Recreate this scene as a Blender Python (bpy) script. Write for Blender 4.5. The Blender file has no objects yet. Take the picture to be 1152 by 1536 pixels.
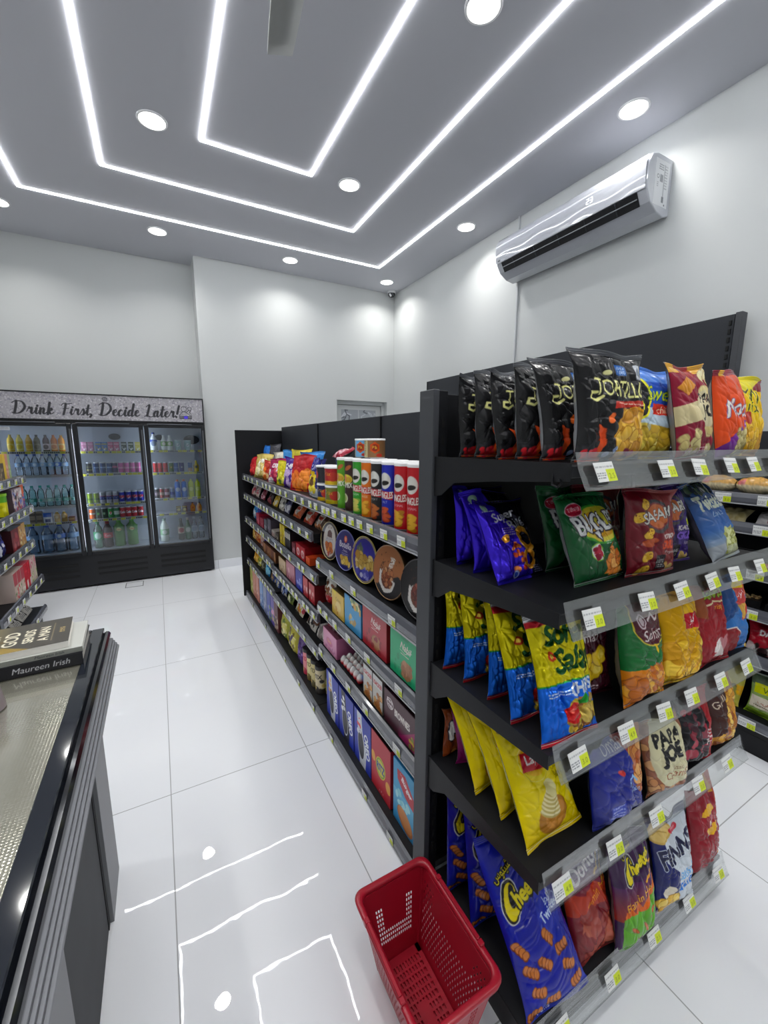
import bpy, math, random
import numpy as np
from mathutils import Vector, Matrix

# ------------------------------------------------------------------ camera
SC = bpy.context.scene
COL = SC.collection
F_PX, YAW, PITCH, ROLL, CAM_H = 618.21, 0.498225, -0.168602, 0.001785, 1.5
cd = bpy.data.cameras.new('camera'); cam = bpy.data.objects.new('camera', cd); COL.objects.link(cam)
_f = Vector((math.sin(YAW)*math.cos(PITCH), math.cos(YAW)*math.cos(PITCH), math.sin(PITCH)))
_r0 = Vector((math.cos(YAW), -math.sin(YAW), 0)); _u0 = _r0.cross(_f)
_r = math.cos(ROLL)*_r0 + math.sin(ROLL)*_u0; _u = -math.sin(ROLL)*_r0 + math.cos(ROLL)*_u0
cam.matrix_world = Matrix(((_r.x, _u.x, -_f.x, 0), (_r.y, _u.y, -_f.y, 0), (_r.z, _u.z, -_f.z, CAM_H), (0, 0, 0, 1)))
cd.sensor_fit = 'HORIZONTAL'; cd.sensor_width = 36; cd.lens = F_PX/1152*36
cd.clip_start = 0.02; cd.clip_end = 60
SC.camera = cam

# ------------------------------------------------------------------ world, exposure
w = bpy.data.worlds.new('world'); SC.world = w; w.use_nodes = True
w.node_tree.nodes['Background'].inputs[0].default_value = (.5, .55, .6, 1)
w.node_tree.nodes['Background'].inputs[1].default_value = 0.0
vs = SC.view_settings
vs.view_transform = 'Standard'; vs.look = 'None'; vs.gamma = 1.0; vs.exposure = 0.0
vs.use_curve_mapping = False
SC.cycles.caustics_reflective = False; SC.cycles.caustics_refractive = False
SC.cycles.max_bounces = 10; SC.cycles.diffuse_bounces = 5; SC.cycles.transparent_max_bounces = 16
SC.cycles.sample_clamp_indirect = 6.0

# light levels (the lamps themselves are built further down)
DOWN_W = 4.5
DOWN_E = 4.0
STRIP_E = 22.0
FRIDGE_E = 10
LAMP_COL = (1.0, 0.985, 0.95)
STRIP_COL = (0.97, 0.985, 1.0)

# ------------------------------------------------------------------ colours and materials
def lin(c):
    c = np.asarray(c, float)
    return np.where(c <= .04045, c/12.92, ((c+.055)/1.055)**2.4)
def sat(C):
    l = C.mean(1, keepdims=True); return l+(C-l)*1.16
def hx(s):
    s = s.lstrip('#'); return tuple(int(s[i:i+2], 16)/255 for i in (0, 2, 4))
def H4(s):
    r = lin(hx(s)); return (float(r[0]), float(r[1]), float(r[2]), 1)

MATS = {}
def mat(name, col, rough=.5, metal=0, coat=0, bump=0, bscale=60, spec=.5, vary=0, ridged=False):
    if name in MATS: return MATS[name]
    m = bpy.data.materials.new(name); m.use_nodes = True; MATS[name] = m
    nt = m.node_tree; b = nt.nodes['Principled BSDF']
    b.inputs['Roughness'].default_value = rough; b.inputs['Metallic'].default_value = metal
    b.inputs['Coat Weight'].default_value = coat; b.inputs['Coat Roughness'].default_value = .08
    b.inputs['Specular IOR Level'].default_value = spec
    if col is None:
        a = nt.nodes.new('ShaderNodeAttribute'); a.attribute_name = 'Col'
        nt.links.new(a.outputs['Color'], b.inputs['Base Color'])
    elif vary:
        tc = nt.nodes.new('ShaderNodeTexCoord'); n = nt.nodes.new('ShaderNodeTexNoise'); n.inputs['Scale'].default_value = 9
        n.inputs['Detail'].default_value = 6
        rp = nt.nodes.new('ShaderNodeMixRGB'); c = H4(col)
        rp.inputs[1].default_value = tuple(x*(1-vary) for x in c[:3])+(1,); rp.inputs[2].default_value = tuple(min(1, x*(1+vary)) for x in c[:3])+(1,)
        nt.links.new(tc.outputs['Object'], n.inputs['Vector']); nt.links.new(n.outputs['Fac'], rp.inputs[0]); nt.links.new(rp.outputs[0], b.inputs['Base Color'])
    else:
        b.inputs['Base Color'].default_value = H4(col)
    if bump:
        tc = nt.nodes.new('ShaderNodeTexCoord'); n = nt.nodes.new('ShaderNodeTexNoise'); n.inputs['Scale'].default_value = bscale
        n.inputs['Detail'].default_value = 4
        if ridged: n.noise_type = 'RIDGED_MULTIFRACTAL'; n.inputs['Detail'].default_value = 2; n.inputs['Distortion'].default_value = .6
        bp = nt.nodes.new('ShaderNodeBump'); bp.inputs['Strength'].default_value = bump; bp.inputs['Distance'].default_value = .01
        nt.links.new(tc.outputs['Object'], n.inputs['Vector']); nt.links.new(n.outputs['Fac'], bp.inputs['Height']); nt.links.new(bp.outputs[0], b.inputs['Normal'])
    return m
def emis(name, col, e):
    if name in MATS: return MATS[name]
    m = bpy.data.materials.new(name); m.use_nodes = True; MATS[name] = m
    b = m.node_tree.nodes['Principled BSDF']
    b.inputs['Base Color'].default_value = (.8, .8, .8, 1)
    b.inputs['Emission Color'].default_value = tuple(col)+(1,); b.inputs['Emission Strength'].default_value = e
    return m
def sheet_glass(name, tint, refl=.1, rough=.02, opacity=0.0, fmul=1.0, streak=0):
    # thin clear sheet: transmits straight through with a tint and mirrors by Fresnel; opacity = milky share
    if name in MATS: return MATS[name]
    m = bpy.data.materials.new(name); m.use_nodes = True; MATS[name] = m
    nt = m.node_tree; nt.nodes.clear(); N = nt.nodes.new; L = nt.links.new
    out = N('ShaderNodeOutputMaterial'); tr = N('ShaderNodeBsdfTransparent'); tr.inputs[0].default_value = tuple(tint)+(1,)
    gl = N('ShaderNodeBsdfGlossy'); gl.inputs['Roughness'].default_value = rough; gl.inputs['Color'].default_value = (.95, .95, .95, 1)
    fr = N('ShaderNodeFresnel'); fr.inputs[0].default_value = 1.45
    mu = N('ShaderNodeMath'); mu.operation = 'MULTIPLY_ADD'; mu.inputs[1].default_value = fmul; mu.inputs[2].default_value = refl
    mx = N('ShaderNodeMixShader'); L(fr.outputs[0], mu.inputs[0]); L(mu.outputs[0], mx.inputs[0])
    base = tr.outputs[0]
    if streak:
        tc = N('ShaderNodeTexCoord'); mp = N('ShaderNodeMapping'); mp.inputs['Scale'].default_value = (4, 60, 60); nz = N('ShaderNodeTexNoise'); nz.inputs['Scale'].default_value = 1.0; nz.inputs['Detail'].default_value = 3
        bp = N('ShaderNodeBump'); bp.inputs['Strength'].default_value = streak; bp.inputs['Distance'].default_value = .01; L(tc.outputs['Object'], mp.inputs[0]); L(mp.outputs[0], nz.inputs['Vector']); L(nz.outputs['Fac'], bp.inputs['Height']); L(bp.outputs[0], gl.inputs['Normal'])
    if opacity:
        df = N('ShaderNodeBsdfDiffuse'); df.inputs[0].default_value = (.75, .77, .78, 1)
        m2 = N('ShaderNodeMixShader'); m2.inputs[0].default_value = opacity; L(tr.outputs[0], m2.inputs[1]); L(df.outputs[0], m2.inputs[2]); base = m2.outputs[0]
    L(base, mx.inputs[1]); L(gl.outputs[0], mx.inputs[2]); L(mx.outputs[0], out.inputs[0])
    return m

BLACK = mat('black_powder_coat', '#131418', .5, spec=.3, bump=.04, bscale=400)
GREYM = mat('grey_steel', '#4a4c50', .45)
CHARC = mat('charcoal_panel', '#282b31', .55, spec=.35, bump=.03, bscale=300)
WHITEP = mat('white_plastic', '#e9eaec', .3)
WALLM = mat('wall_paint', '#cdd0d0', .8, bump=.03, bscale=120)
CEILM = mat('ceiling_paint', '#c1c2c9', .85)
PAPER = mat('printed_card', None, .42, coat=.15)
FOIL = mat('glossy_printed_film', None, .2, spec=.36, bump=.22, bscale=13, ridged=True)
FOILM = mat('metallic_printed_foil', None, .24, metal=.6, spec=.4, bump=.55, bscale=12, ridged=True)
MATTE = mat('matte_printed_film', None, .5, bump=.1, bscale=40)
PLAST = mat('coloured_plastic', None, .32, coat=.2)
TIN = mat('printed_tin', None, .28, metal=.25, coat=.4)
CAN = mat('printed_aluminium', None, .28, metal=.35, coat=.2)
TAGP = mat('tag_paper', None, .5)
GLASS = sheet_glass('cooler_glass', (.86, .9, .93), .03)
ACRYL = sheet_glass('clear_acrylic', (.93, .94, .94), .01, .05, 0, .42, .22)
PET = sheet_glass('clear_bottle', (.86, .93, .97), .06, .05, .06)
PETT = sheet_glass('teal_bottle', (.62, .88, .86), .06, .05, .06)
PETG = sheet_glass('green_bottle', (.12, .42, .16), .05, .05, .08)
CLEARBAG = sheet_glass('clear_wrap', (.95, .95, .95), .08, .12, .05)

# ------------------------------------------------------------------ mesh builder
class MB:
    def __init__(s): s.v = []; s.c = []; s.n = 0; s.f = []      # f: (array of faces, mat, smooth)
    def addv(s, V, C):
        V = np.asarray(V, float).reshape(-1, 3); C = np.asarray(C, float)
        if C.ndim == 1: C = np.tile(C[:3], (len(V), 1))
        s.v.append(V); s.c.append(C[:, :3]); o = s.n; s.n += len(V); return o
    def poly(s, faces, o, mi=0, sm=False):
        for k in set(len(f) for f in faces):
            s.f.append((np.array([f for f in faces if len(f) == k], int)+o, mi, sm))
    def box(s, a, b, col=(.5, .5, .5), bev=0, mi=0, M=None):
        lo = np.minimum(a, b).astype(float); hi = np.maximum(a, b).astype(float); c = (lo+hi)/2; h = (hi-lo)/2
        if bev <= 0:
            V = np.array([(x, y, z) for x in (-1, 1) for y in (-1, 1) for z in (-1, 1)], float)*h
            F = [(0, 1, 3, 2), (4, 6, 7, 5), (0, 4, 5, 1), (2, 3, 7, 6), (0, 2, 6, 4), (1, 5, 7, 3)]
        else:
            bev = min(bev, *(h*.98)); V = []; ix = {}
            for sx in (-1, 1):
                for sy in (-1, 1):
                    for sz in (-1, 1):
                        sg = (sx, sy, sz)
                        for ax in range(3):
                            p = [sg[k]*(h[k]-(bev if k != ax else 0)) for k in range(3)]
                            ix[sg+(ax,)] = len(V); V.append(p)
            V = np.array(V); F = []
            for ax in range(3):
                o1, o2 = [k for k in range(3) if k != ax]
                for sg in (-1, 1):
                    q = []
                    for t in ((-1, -1), (1, -1), (1, 1), (-1, 1)):
                        k = [0]*3; k[ax] = sg; k[o1] = t[0]; k[o2] = t[1]; q.append(ix[tuple(k)+(ax,)])
                    F.append(tuple(q))
                for t1 in (-1, 1):
                    for t2 in (-1, 1):
                        k = [0]*3; k[o1] = t1; k[o2] = t2; q = []
                        for sg, order in ((-1, (o1, o2)), (1, (o2, o1))):
                            k[ax] = sg
                            for oo in order: q.append(ix[tuple(k)+(oo,)])
                        F.append(tuple(q))
            for sx in (-1, 1):
                for sy in (-1, 1):
                    for sz in (-1, 1): F.append(tuple(ix[(sx, sy, sz, ax)] for ax in range(3)))
            G = []
            for f in F:
                p = V[list(f)]; n = np.cross(p[1]-p[0], p[2]-p[0])
                G.append(f if n@p.mean(0) > 0 else f[::-1])
            F = G
        V = V+c
        if M is not None: V = tr(V, M)
        s.poly(F, s.addv(V, col), mi)
    def grid(s, P, C, mi=0, sm=True, flip=False, closeu=False):
        ny, nx = P.shape[:2]
        C = np.asarray(C, float)
        o = s.addv(P.reshape(-1, 3), C if C.ndim == 1 else C.reshape(-1, C.shape[-1]))
        i = np.arange(ny*nx).reshape(ny, nx)
        if closeu: i = np.concatenate([i, i[:, :1]], 1)
        q = np.stack([i[:-1, :-1], i[:-1, 1:], i[1:, 1:], i[1:, :-1]], -1).reshape(-1, 4)
        if flip: q = q[:, ::-1]
        s.f.append((q+o, mi, sm))
    def lathe(s, prof, col=(.5, .5, .5), n=24, M=None, mi=0, sm=True, capb=True, capt=True, cols=None):
        a = np.linspace(0, 2*np.pi, n, endpoint=False)
        P = np.array([[(r*np.cos(t), r*np.sin(t), z) for t in a] for r, z in prof])
        if M is not None: P = tr(P.reshape(-1, 3), M).reshape(P.shape)
        C = np.asarray(col, float)[:3] if cols is None else np.repeat(np.array(cols, float)[:, None, :3], n, 1)
        s.grid(P, C, mi, sm, closeu=True)
        for cap, k, fl in ((capb, 0, True), (capt, -1, False)):
            if cap:
                o = s.addv(P[k], col if cols is None else cols[k]); f = tuple(range(n)); s.poly([f[::-1] if fl else f], o, mi)
    def tube(s, pts, r, col=(.5, .5, .5), n=8, mi=0, cap=True):
        pts = np.asarray(pts, float); P = []
        up = np.array([0, 0, 1.])
        for k, p in enumerate(pts):
            d = pts[min(k+1, len(pts)-1)]-pts[max(k-1, 0)]; d /= np.linalg.norm(d)+1e-12
            a = np.cross(d, up if abs(d[2]) < .95 else np.array([1., 0, 0])); a /= np.linalg.norm(a); b = np.cross(d, a)
            rr = r[k] if hasattr(r, '__len__') else r
            P.append([p+rr*(np.cos(t)*a+np.sin(t)*b) for t in np.linspace(0, 2*np.pi, n, endpoint=False)])
        P = np.array(P); s.grid(P, col, mi, True, closeu=True)
        if cap:
            for k, fl in ((0, True), (-1, False)):
                o = s.addv(P[k], col); f = tuple(range(n)); s.poly([f[::-1] if fl else f], o, mi)
    def prism(s, pts, z0, z1, col=(.5, .5, .5), mi=0, M=None, sm=False):
        n = len(pts); V = [(x, y, z0) for x, y in pts]+[(x, y, z1) for x, y in pts]
        V = np.array(V, float)
        ar = sum(pts[i][0]*pts[(i+1) % n][1]-pts[(i+1) % n][0]*pts[i][1] for i in range(n))
        if M is not None: V = tr(V, M)
        F = [(i, (i+1) % n, n+(i+1) % n, n+i) for i in range(n)]+[tuple(range(n))[::-1], tuple(range(n, 2*n))]
        if ar < 0: F = [f[::-1] for f in F]
        s.poly(F, s.addv(V, col), mi, sm)
    def xf(s, M):
        s.v = [tr(v, M) for v in s.v]; return s
    def mesh(s, name, mats):
        me = bpy.data.meshes.new(name); V = np.concatenate(s.v); C = np.concatenate(s.c)
        nl = sum(f.size for f, _, _ in s.f); nf = sum(len(f) for f, _, _ in s.f)
        me.vertices.add(len(V)); me.vertices.foreach_set('co', V.astype(np.float32).ravel())
        me.loops.add(nl); me.polygons.add(nf)
        me.loops.foreach_set('vertex_index', np.concatenate([f.ravel() for f, _, _ in s.f]).astype(np.int32))
        tot = np.concatenate([np.full(len(f), f.shape[1]) for f, _, _ in s.f]); st = np.concatenate([[0], np.cumsum(tot)[:-1]])
        me.polygons.foreach_set('loop_start', st.astype(np.int32))
        me.polygons.foreach_set('material_index', np.concatenate([np.full(len(f), m) for f, m, _ in s.f]).astype(np.int32))
        me.polygons.foreach_set('use_smooth', np.concatenate([np.full(len(f), bool(k)) for f, _, k in s.f]))
        at = me.attributes.new('Col', 'FLOAT_COLOR', 'POINT')
        at.data.foreach_set('color', np.concatenate([lin(np.clip(sat(C), 0, 1)), np.ones((len(C), 1))], 1).astype(np.float32).ravel())
        for m in (mats if isinstance(mats, (list, tuple)) else [mats]): me.materials.append(m)
        me.update(calc_edges=True); me.validate()
        return me
    def build(s, name, mats, parent=None):
        o = bpy.data.objects.new(name, s.mesh(name, mats)); COL.objects.link(o)
        if parent: o.parent = parent
        return o
def tr(V, M):
    A = np.array(M)[:3]; return V@A[:, :3].T+A[:, 3]
def TM(x=0, y=0, z=0, rz=0, rx=0, ry=0):
    return Matrix.Translation((x, y, z))@Matrix.Rotation(rz, 4, 'Z')@Matrix.Rotation(rx, 4, 'X')@Matrix.Rotation(ry, 4, 'Y')
R90X = Matrix.Rotation(math.pi/2, 4, 'X')
def tag(o, label, cat, group=None):
    o['label'] = label; o['category'] = cat
    if group: o['group'] = group
    return o
def thing(name, label, cat, loc=(0, 0, 0), rz=0, group=None):
    o = bpy.data.objects.new(name, None); COL.objects.link(o); o.location = loc; o.rotation_euler = (0, 0, rz)
    return tag(o, label, cat, group)
def struct(o): o['kind'] = 'structure'; return o
def dup(root, M, label=None, group=None):
    r = root.copy(); COL.objects.link(r); r.matrix_world = M
    if label: r['label'] = label
    if group: r['group'] = group
    for ch in list(root.children):
        c = ch.copy(); COL.objects.link(c); c.parent = r
        for g in ch.children:
            d = g.copy(); COL.objects.link(d); d.parent = c
    return r
ORD = ['first', 'second', 'third', 'fourth', 'fifth', 'sixth', 'seventh', 'eighth', 'ninth', 'tenth', 'eleventh', 'twelfth']

# ------------------------------------------------------------------ printed artwork, painted on a fine grid of a real surface
_TX = {}
def text_tris(t):
    if t in _TX: return _TX[t]
    cu = bpy.data.curves.new('t', 'FONT'); cu.body = t; cu.resolution_u = 3
    ob = bpy.data.objects.new('t', cu); COL.objects.link(ob)
    bpy.context.view_layer.update()
    me = ob.evaluated_get(bpy.context.evaluated_depsgraph_get()).to_mesh(); me.calc_loop_triangles()
    V = np.empty(len(me.vertices)*3, np.float32); me.vertices.foreach_get('co', V); V = V.reshape(-1, 3)[:, :2].astype(float)
    T = np.empty(len(me.loop_triangles)*3, np.int32); me.loop_triangles.foreach_get('vertices', T); T = T.reshape(-1, 3)
    bpy.data.objects.remove(ob); bpy.data.curves.remove(cu)
    if len(V) == 0: V = np.zeros((3, 2)); T = np.array([[0, 1, 2]])
    lo = V.min(0); hi = V.max(0)
    _TX[t] = (((V-[(lo[0]+hi[0])/2, lo[1]])/max(hi[1]-lo[1], 1e-6)), T, (hi[0]-lo[0])/max(hi[1]-lo[1], 1e-6))
    return _TX[t]
def blur1(m, k):
    for _ in range(k):
        p = np.pad(m, 1); m = np.maximum.reduce([p[1:-1, 1:-1], p[:-2, 1:-1], p[2:, 1:-1], p[1:-1, :-2], p[1:-1, 2:]])
    return m
class Art:
    """painted in centimetres on a grid of res cells per cm, origin bottom left"""
    def __init__(s, w, h, res=6, col='#ffffff'):
        s.w, s.h, s.res = w, h, res; s.nx = max(3, int(round(w*res))+1); s.ny = max(3, int(round(h*res))+1)
        s.X, s.Y = np.meshgrid((np.arange(s.nx*2)+.5)/(s.nx*2)*w, (np.arange(s.ny*2)+.5)/(s.ny*2)*h)
        s.c = np.empty(s.X.shape+(3,)); s.c[:] = hx(col); s.px = s.nx*2/w
    def put(s, m, col, a=1):
        m = np.clip(m, 0, 1)[..., None]*a; s.c = s.c*(1-m)+np.array(hx(col) if isinstance(col, str) else col)*m; return s
    def rect(s, x0, y0, x1, y1, col, a=1): return s.put(((s.X >= x0) & (s.X <= x1) & (s.Y >= y0) & (s.Y <= y1)).astype(float), col, a)
    def loc(s, cx, cy, rot):
        c, n = math.cos(rot), math.sin(rot); dx, dy = s.X-cx, s.Y-cy; return dx*c+dy*n, -dx*n+dy*c
    def ell(s, cx, cy, rx, ry, col, rot=0, a=1, ring=0):
        x, y = s.loc(cx, cy, rot); d = np.sqrt((x/rx)**2+(y/ry)**2)
        m = np.clip((1-d)*min(rx, ry)*s.px+.5, 0, 1)
        if ring: m = m*(1-np.clip((1-ring/min(rx, ry)-d)*min(rx, ry)*s.px+.5, 0, 1))
        return s.put(m, col, a)
    def poly(s, pts, col, a=1):
        m = np.zeros(s.X.shape, bool); n = len(pts)
        for i in range(n):
            (x1, y1), (x2, y2) = pts[i], pts[(i+1) % n]
            if y1 == y2: continue
            k = ((y1 > s.Y) != (y2 > s.Y)) & (s.X < (x2-x1)*(s.Y-y1)/(y2-y1)+x1); m ^= k
        return s.put(m.astype(float), col, a)
    def grad(s, y0, y1, c0, c1, m=None):
        t = np.clip((s.Y-y0)/(y1-y0), 0, 1)[..., None]; k = ((s.Y >= min(y0, y1)) & (s.Y <= max(y0, y1))).astype(float) if m is None else m
        return s.put(k, np.array(hx(c0))*(1-t)+np.array(hx(c1))*t)
    def line(s, pts, w, col, a=1):
        m = np.zeros(s.X.shape)
        for k in range(len(pts)-1):
            (x1, y1), (x2, y2) = pts[k][:2], pts[k+1][:2]; dx, dy = x2-x1, y2-y1; L = dx*dx+dy*dy+1e-9
            w1 = pts[k][2] if len(pts[k]) > 2 else w; w2 = pts[k+1][2] if len(pts[k+1]) > 2 else w
            t = np.clip(((s.X-x1)*dx+(s.Y-y1)*dy)/L, 0, 1); d = np.hypot(s.X-x1-t*dx, s.Y-y1-t*dy)
            m = np.maximum(m, np.clip(((w1+(w2-w1)*t)/2-d)*s.px+.5, 0, 1))
        return s.put(m, col, a)
    def text(s, t, cx, y, hgt, col, rot=0, sx=1, shear=0, bold=0, out=None, ow=.15, arc=0, a=1, maxw=None):
        V, T, asp = text_tris(t)
        if maxw and asp*hgt*sx > maxw: sx = maxw/(asp*hgt)
        P = V*[hgt*sx, hgt]; P = P+np.stack([P[:, 1]*shear, arc*(P[:, 0]/max(asp*hgt*sx/2, .01))**2*-1], 1)
        c, n = math.cos(rot), math.sin(rot); P = np.stack([P[:, 0]*c-P[:, 1]*n, P[:, 0]*n+P[:, 1]*c], 1)+[cx, y]
        Q = P*[s.px, s.ny*2/s.h]-.5; m = np.zeros(s.X.shape, bool); Hh, Ww = m.shape
        for tri in Q[T]:
            x0, y0 = np.floor(tri.min(0)).astype(int); x1, y1 = np.ceil(tri.max(0)).astype(int)+1
            x0, y0, x1, y1 = max(x0, 0), max(y0, 0), min(x1, Ww), min(y1, Hh)
            if x0 >= x1 or y0 >= y1: continue
            gx, gy = np.meshgrid(np.arange(x0, x1), np.arange(y0, y1)); (ax, ay), (bx, by), (dx, dy) = tri
            e1 = (bx-ax)*(gy-ay)-(by-ay)*(gx-ax); e2 = (dx-bx)*(gy-by)-(dy-by)*(gx-bx); e3 = (ax-dx)*(gy-dy)-(ay-dy)*(gx-dx)
            m[y0:y1, x0:x1] |= ((e1 >= 0) & (e2 >= 0) & (e3 >= 0)) | ((e1 <= 0) & (e2 <= 0) & (e3 <= 0))
        m = m.astype(float)
        if bold: m = blur1(m, max(1, int(round(bold*s.px))))
        if out: s.put(blur1(m, max(1, int(round(ow*s.px)))), out, a)
        return s.put(m, col, a)
    def bits(s, x0, y0, x1, y1, n, cols, r0, r1, seed=0, edge=None, asp=.7):
        R = random.Random(seed)
        for _ in range(n):
            cx, cy, r, t = R.uniform(x0, x1), R.uniform(y0, y1), R.uniform(r0, r1), R.uniform(0, 3.14)
            q = r*R.uniform(asp, 1)
            if edge: s.ell(cx, cy, r*1.12, q*1.12, edge, t)
            s.ell(cx, cy, r, q, R.choice(cols), t)
        return s
    def smallprint(s, x0, y0, x1, rows, dy, col, seed=1):
        R = random.Random(seed)
        for k in range(rows):
            x = x0; y = y0-k*dy
            while x < x1-.2:
                l = R.uniform(.25, .9); s.rect(x, y, min(x+l, x1), y+dy*.45, col); x += l+.18
        return s
    def out(s):
        c = s.c; return (c[::2, ::2]+c[1::2, ::2]+c[::2, 1::2]+c[1::2, 1::2])/4

# ------------------------------------------------------------------ packaging shapes (origin bottom centre, front towards -Y)
def bag_mesh(name, art, T=.06, seed=0, crinkle=1.0, mats=None, back='#9a9a9a', sag=.75, folds=1.0, drawin=.09, narrow=0.0):
    A = art.out(); ny, nx = A.shape[:2]; W, Hh = art.w/100, art.h/100
    R = random.Random(seed); mb = MB()
    ph = [R.uniform(0, 6.28) for _ in range(60)]
    def surf(nx, ny, side):
        s, v = np.meshgrid(np.linspace(-1, 1, nx), np.linspace(0, 1, ny))
        e0, e1 = .035, .05
        t = np.clip((v-e0)/(1-e0-e1), 0, 1)
        P = np.sin(np.pi*t**sag)**.5; P = np.where((v < e0) | (v > 1-e1), 0, P)
        hw = W/2*(1-drawin*P)*(1-narrow*v)
        y = T/2*P*np.clip(1-np.abs(s)**3.6, 0, 1)**.65
        k = 0; c = np.zeros_like(s); edge = np.clip(1-np.abs(s)**6, 0, 1)
        for j in range(3):      # folds running in from the seals
            c += np.sin(s*(5+3.1*j)+ph[k]+v*2)*np.exp(-t/.16)*.004*P*folds; k += 1
            c += np.sin(s*(6+3.7*j)+ph[k]-v*2)*np.exp(-(1-t)/.2)*.0055*P*folds; k += 1
        for j in range(3):      # pinches from the sides
            g = np.sin(v*(11+6*j)+ph[k]+1.5*s)*np.exp(-(1-np.abs(s))/.28); k += 1
            c += g*.0028*P
        for j in range(7):      # creases
            a = ph[k]; k += 1; q = (s*np.cos(a)*W/2+v*Hh*np.sin(a))
            c -= (1-np.abs(np.sin(q*(26+9*j)+ph[k]+1.2*np.sin(3*s+ph[k+1]+v*4))))**3*.0042*P*crinkle/(1+.12*j); k += 2
        y = y+(c+.0012*P*np.sin(14*s+9*v+ph[k]))*edge
        y = np.where(P > 0, np.maximum(y, .0006), .0006)
        zig = np.where((v < e0) | (v > 1-e1), .0012*np.sin(v*Hh*1400), 0)
        flop = (.012*np.sin(2.2*s+ph[50])+.006*np.sin(5*s+ph[51]))*np.clip((v-.82)/.18, 0, 1)**1.5+.006*np.sin(3*s+ph[52])*np.clip((.12-v)/.12, 0, 1)
        x = s*hw+.004*np.sin(5*v+ph[53])*np.abs(s)
        z = v*Hh+.006*np.sin(2.5*s+ph[54])*np.clip((v-.8)/.2, 0, 1)
        return np.stack([x, -side*y+zig+flop, z], -1)
    mb.grid(surf(nx, ny, 1), A, 0, True)
    bx, by = max(10, nx//5), max(14, ny//5)
    mb.grid(surf(bx, by, -1), hx(back), 0, True, flip=True)
    # join the two skins along the side seals
    f = surf(2, ny, 1)
    return mb.mesh(name, mats or FOIL)
def place(name, me, M, label, cat, group=None):
    o = bpy.data.objects.new(name, me); COL.objects.link(o); o.matrix_world = M
    return tag(o, label, cat, group)
def printed_box_mesh(name, w, d, h, front, side='#cccccc', top='#cccccc', res=4, bev=.0015, mats=None, sideart=None, topart=None, opentop=0):
    """carton w x d x h metres; front is an Art of the face towards -Y; sideart faces -X"""
    mb = MB()
    mb.box((-w/2, -d/2, 0), (w/2, d/2, h), hx(side), bev)
    def face(art, o, ux, uy):
        A = art.out(); ny, nx = A.shape[:2]; u, v = np.meshgrid(np.linspace(0, 1, nx), np.linspace(0, 1, ny))
        mb.grid(np.array(o)+u[..., None]*np.array(ux)+v[..., None]*np.array(uy), A, 0, False)
    e = .0004; b = bev
    if front: face(front, (-w/2+b, -d/2-e, b), (w-2*b, 0, 0), (0, 0, h-2*b))
    if sideart: face(sideart, (-w/2-e, d/2-b, b), (0, -d+2*b, 0), (0, 0, h-2*b))
    if topart: face(topart, (-w/2+b, -d/2+b, h+e), (w-2*b, 0, 0), (0, d-2*b, 0))
    elif top != side:
        mb.grid(np.array([[[-w/2+b, -d/2+b, h+e], [w/2-b, -d/2+b, h+e]], [[-w/2+b, d/2-b, h+e], [w/2-b, d/2-b, h+e]]]), hx(top), 0, False)
    return mb.mesh(name, mats or PAPER)
def wrap_cyl(mb, art, r, z0, mi=0, a0=-math.pi/2, mid=.5):
    """art wrapped round a cylinder; the art's middle faces -Y"""
    A = art.out(); ny, nx = A.shape[:2]
    a, z = np.meshgrid(a0+(np.linspace(0, 1, nx)-mid)*art.w/100/r, z0+np.linspace(0, 1, ny)*art.h/100)
    mb.grid(np.stack([r*np.cos(a), r*np.sin(a), z], -1), A, mi, True)
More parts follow.
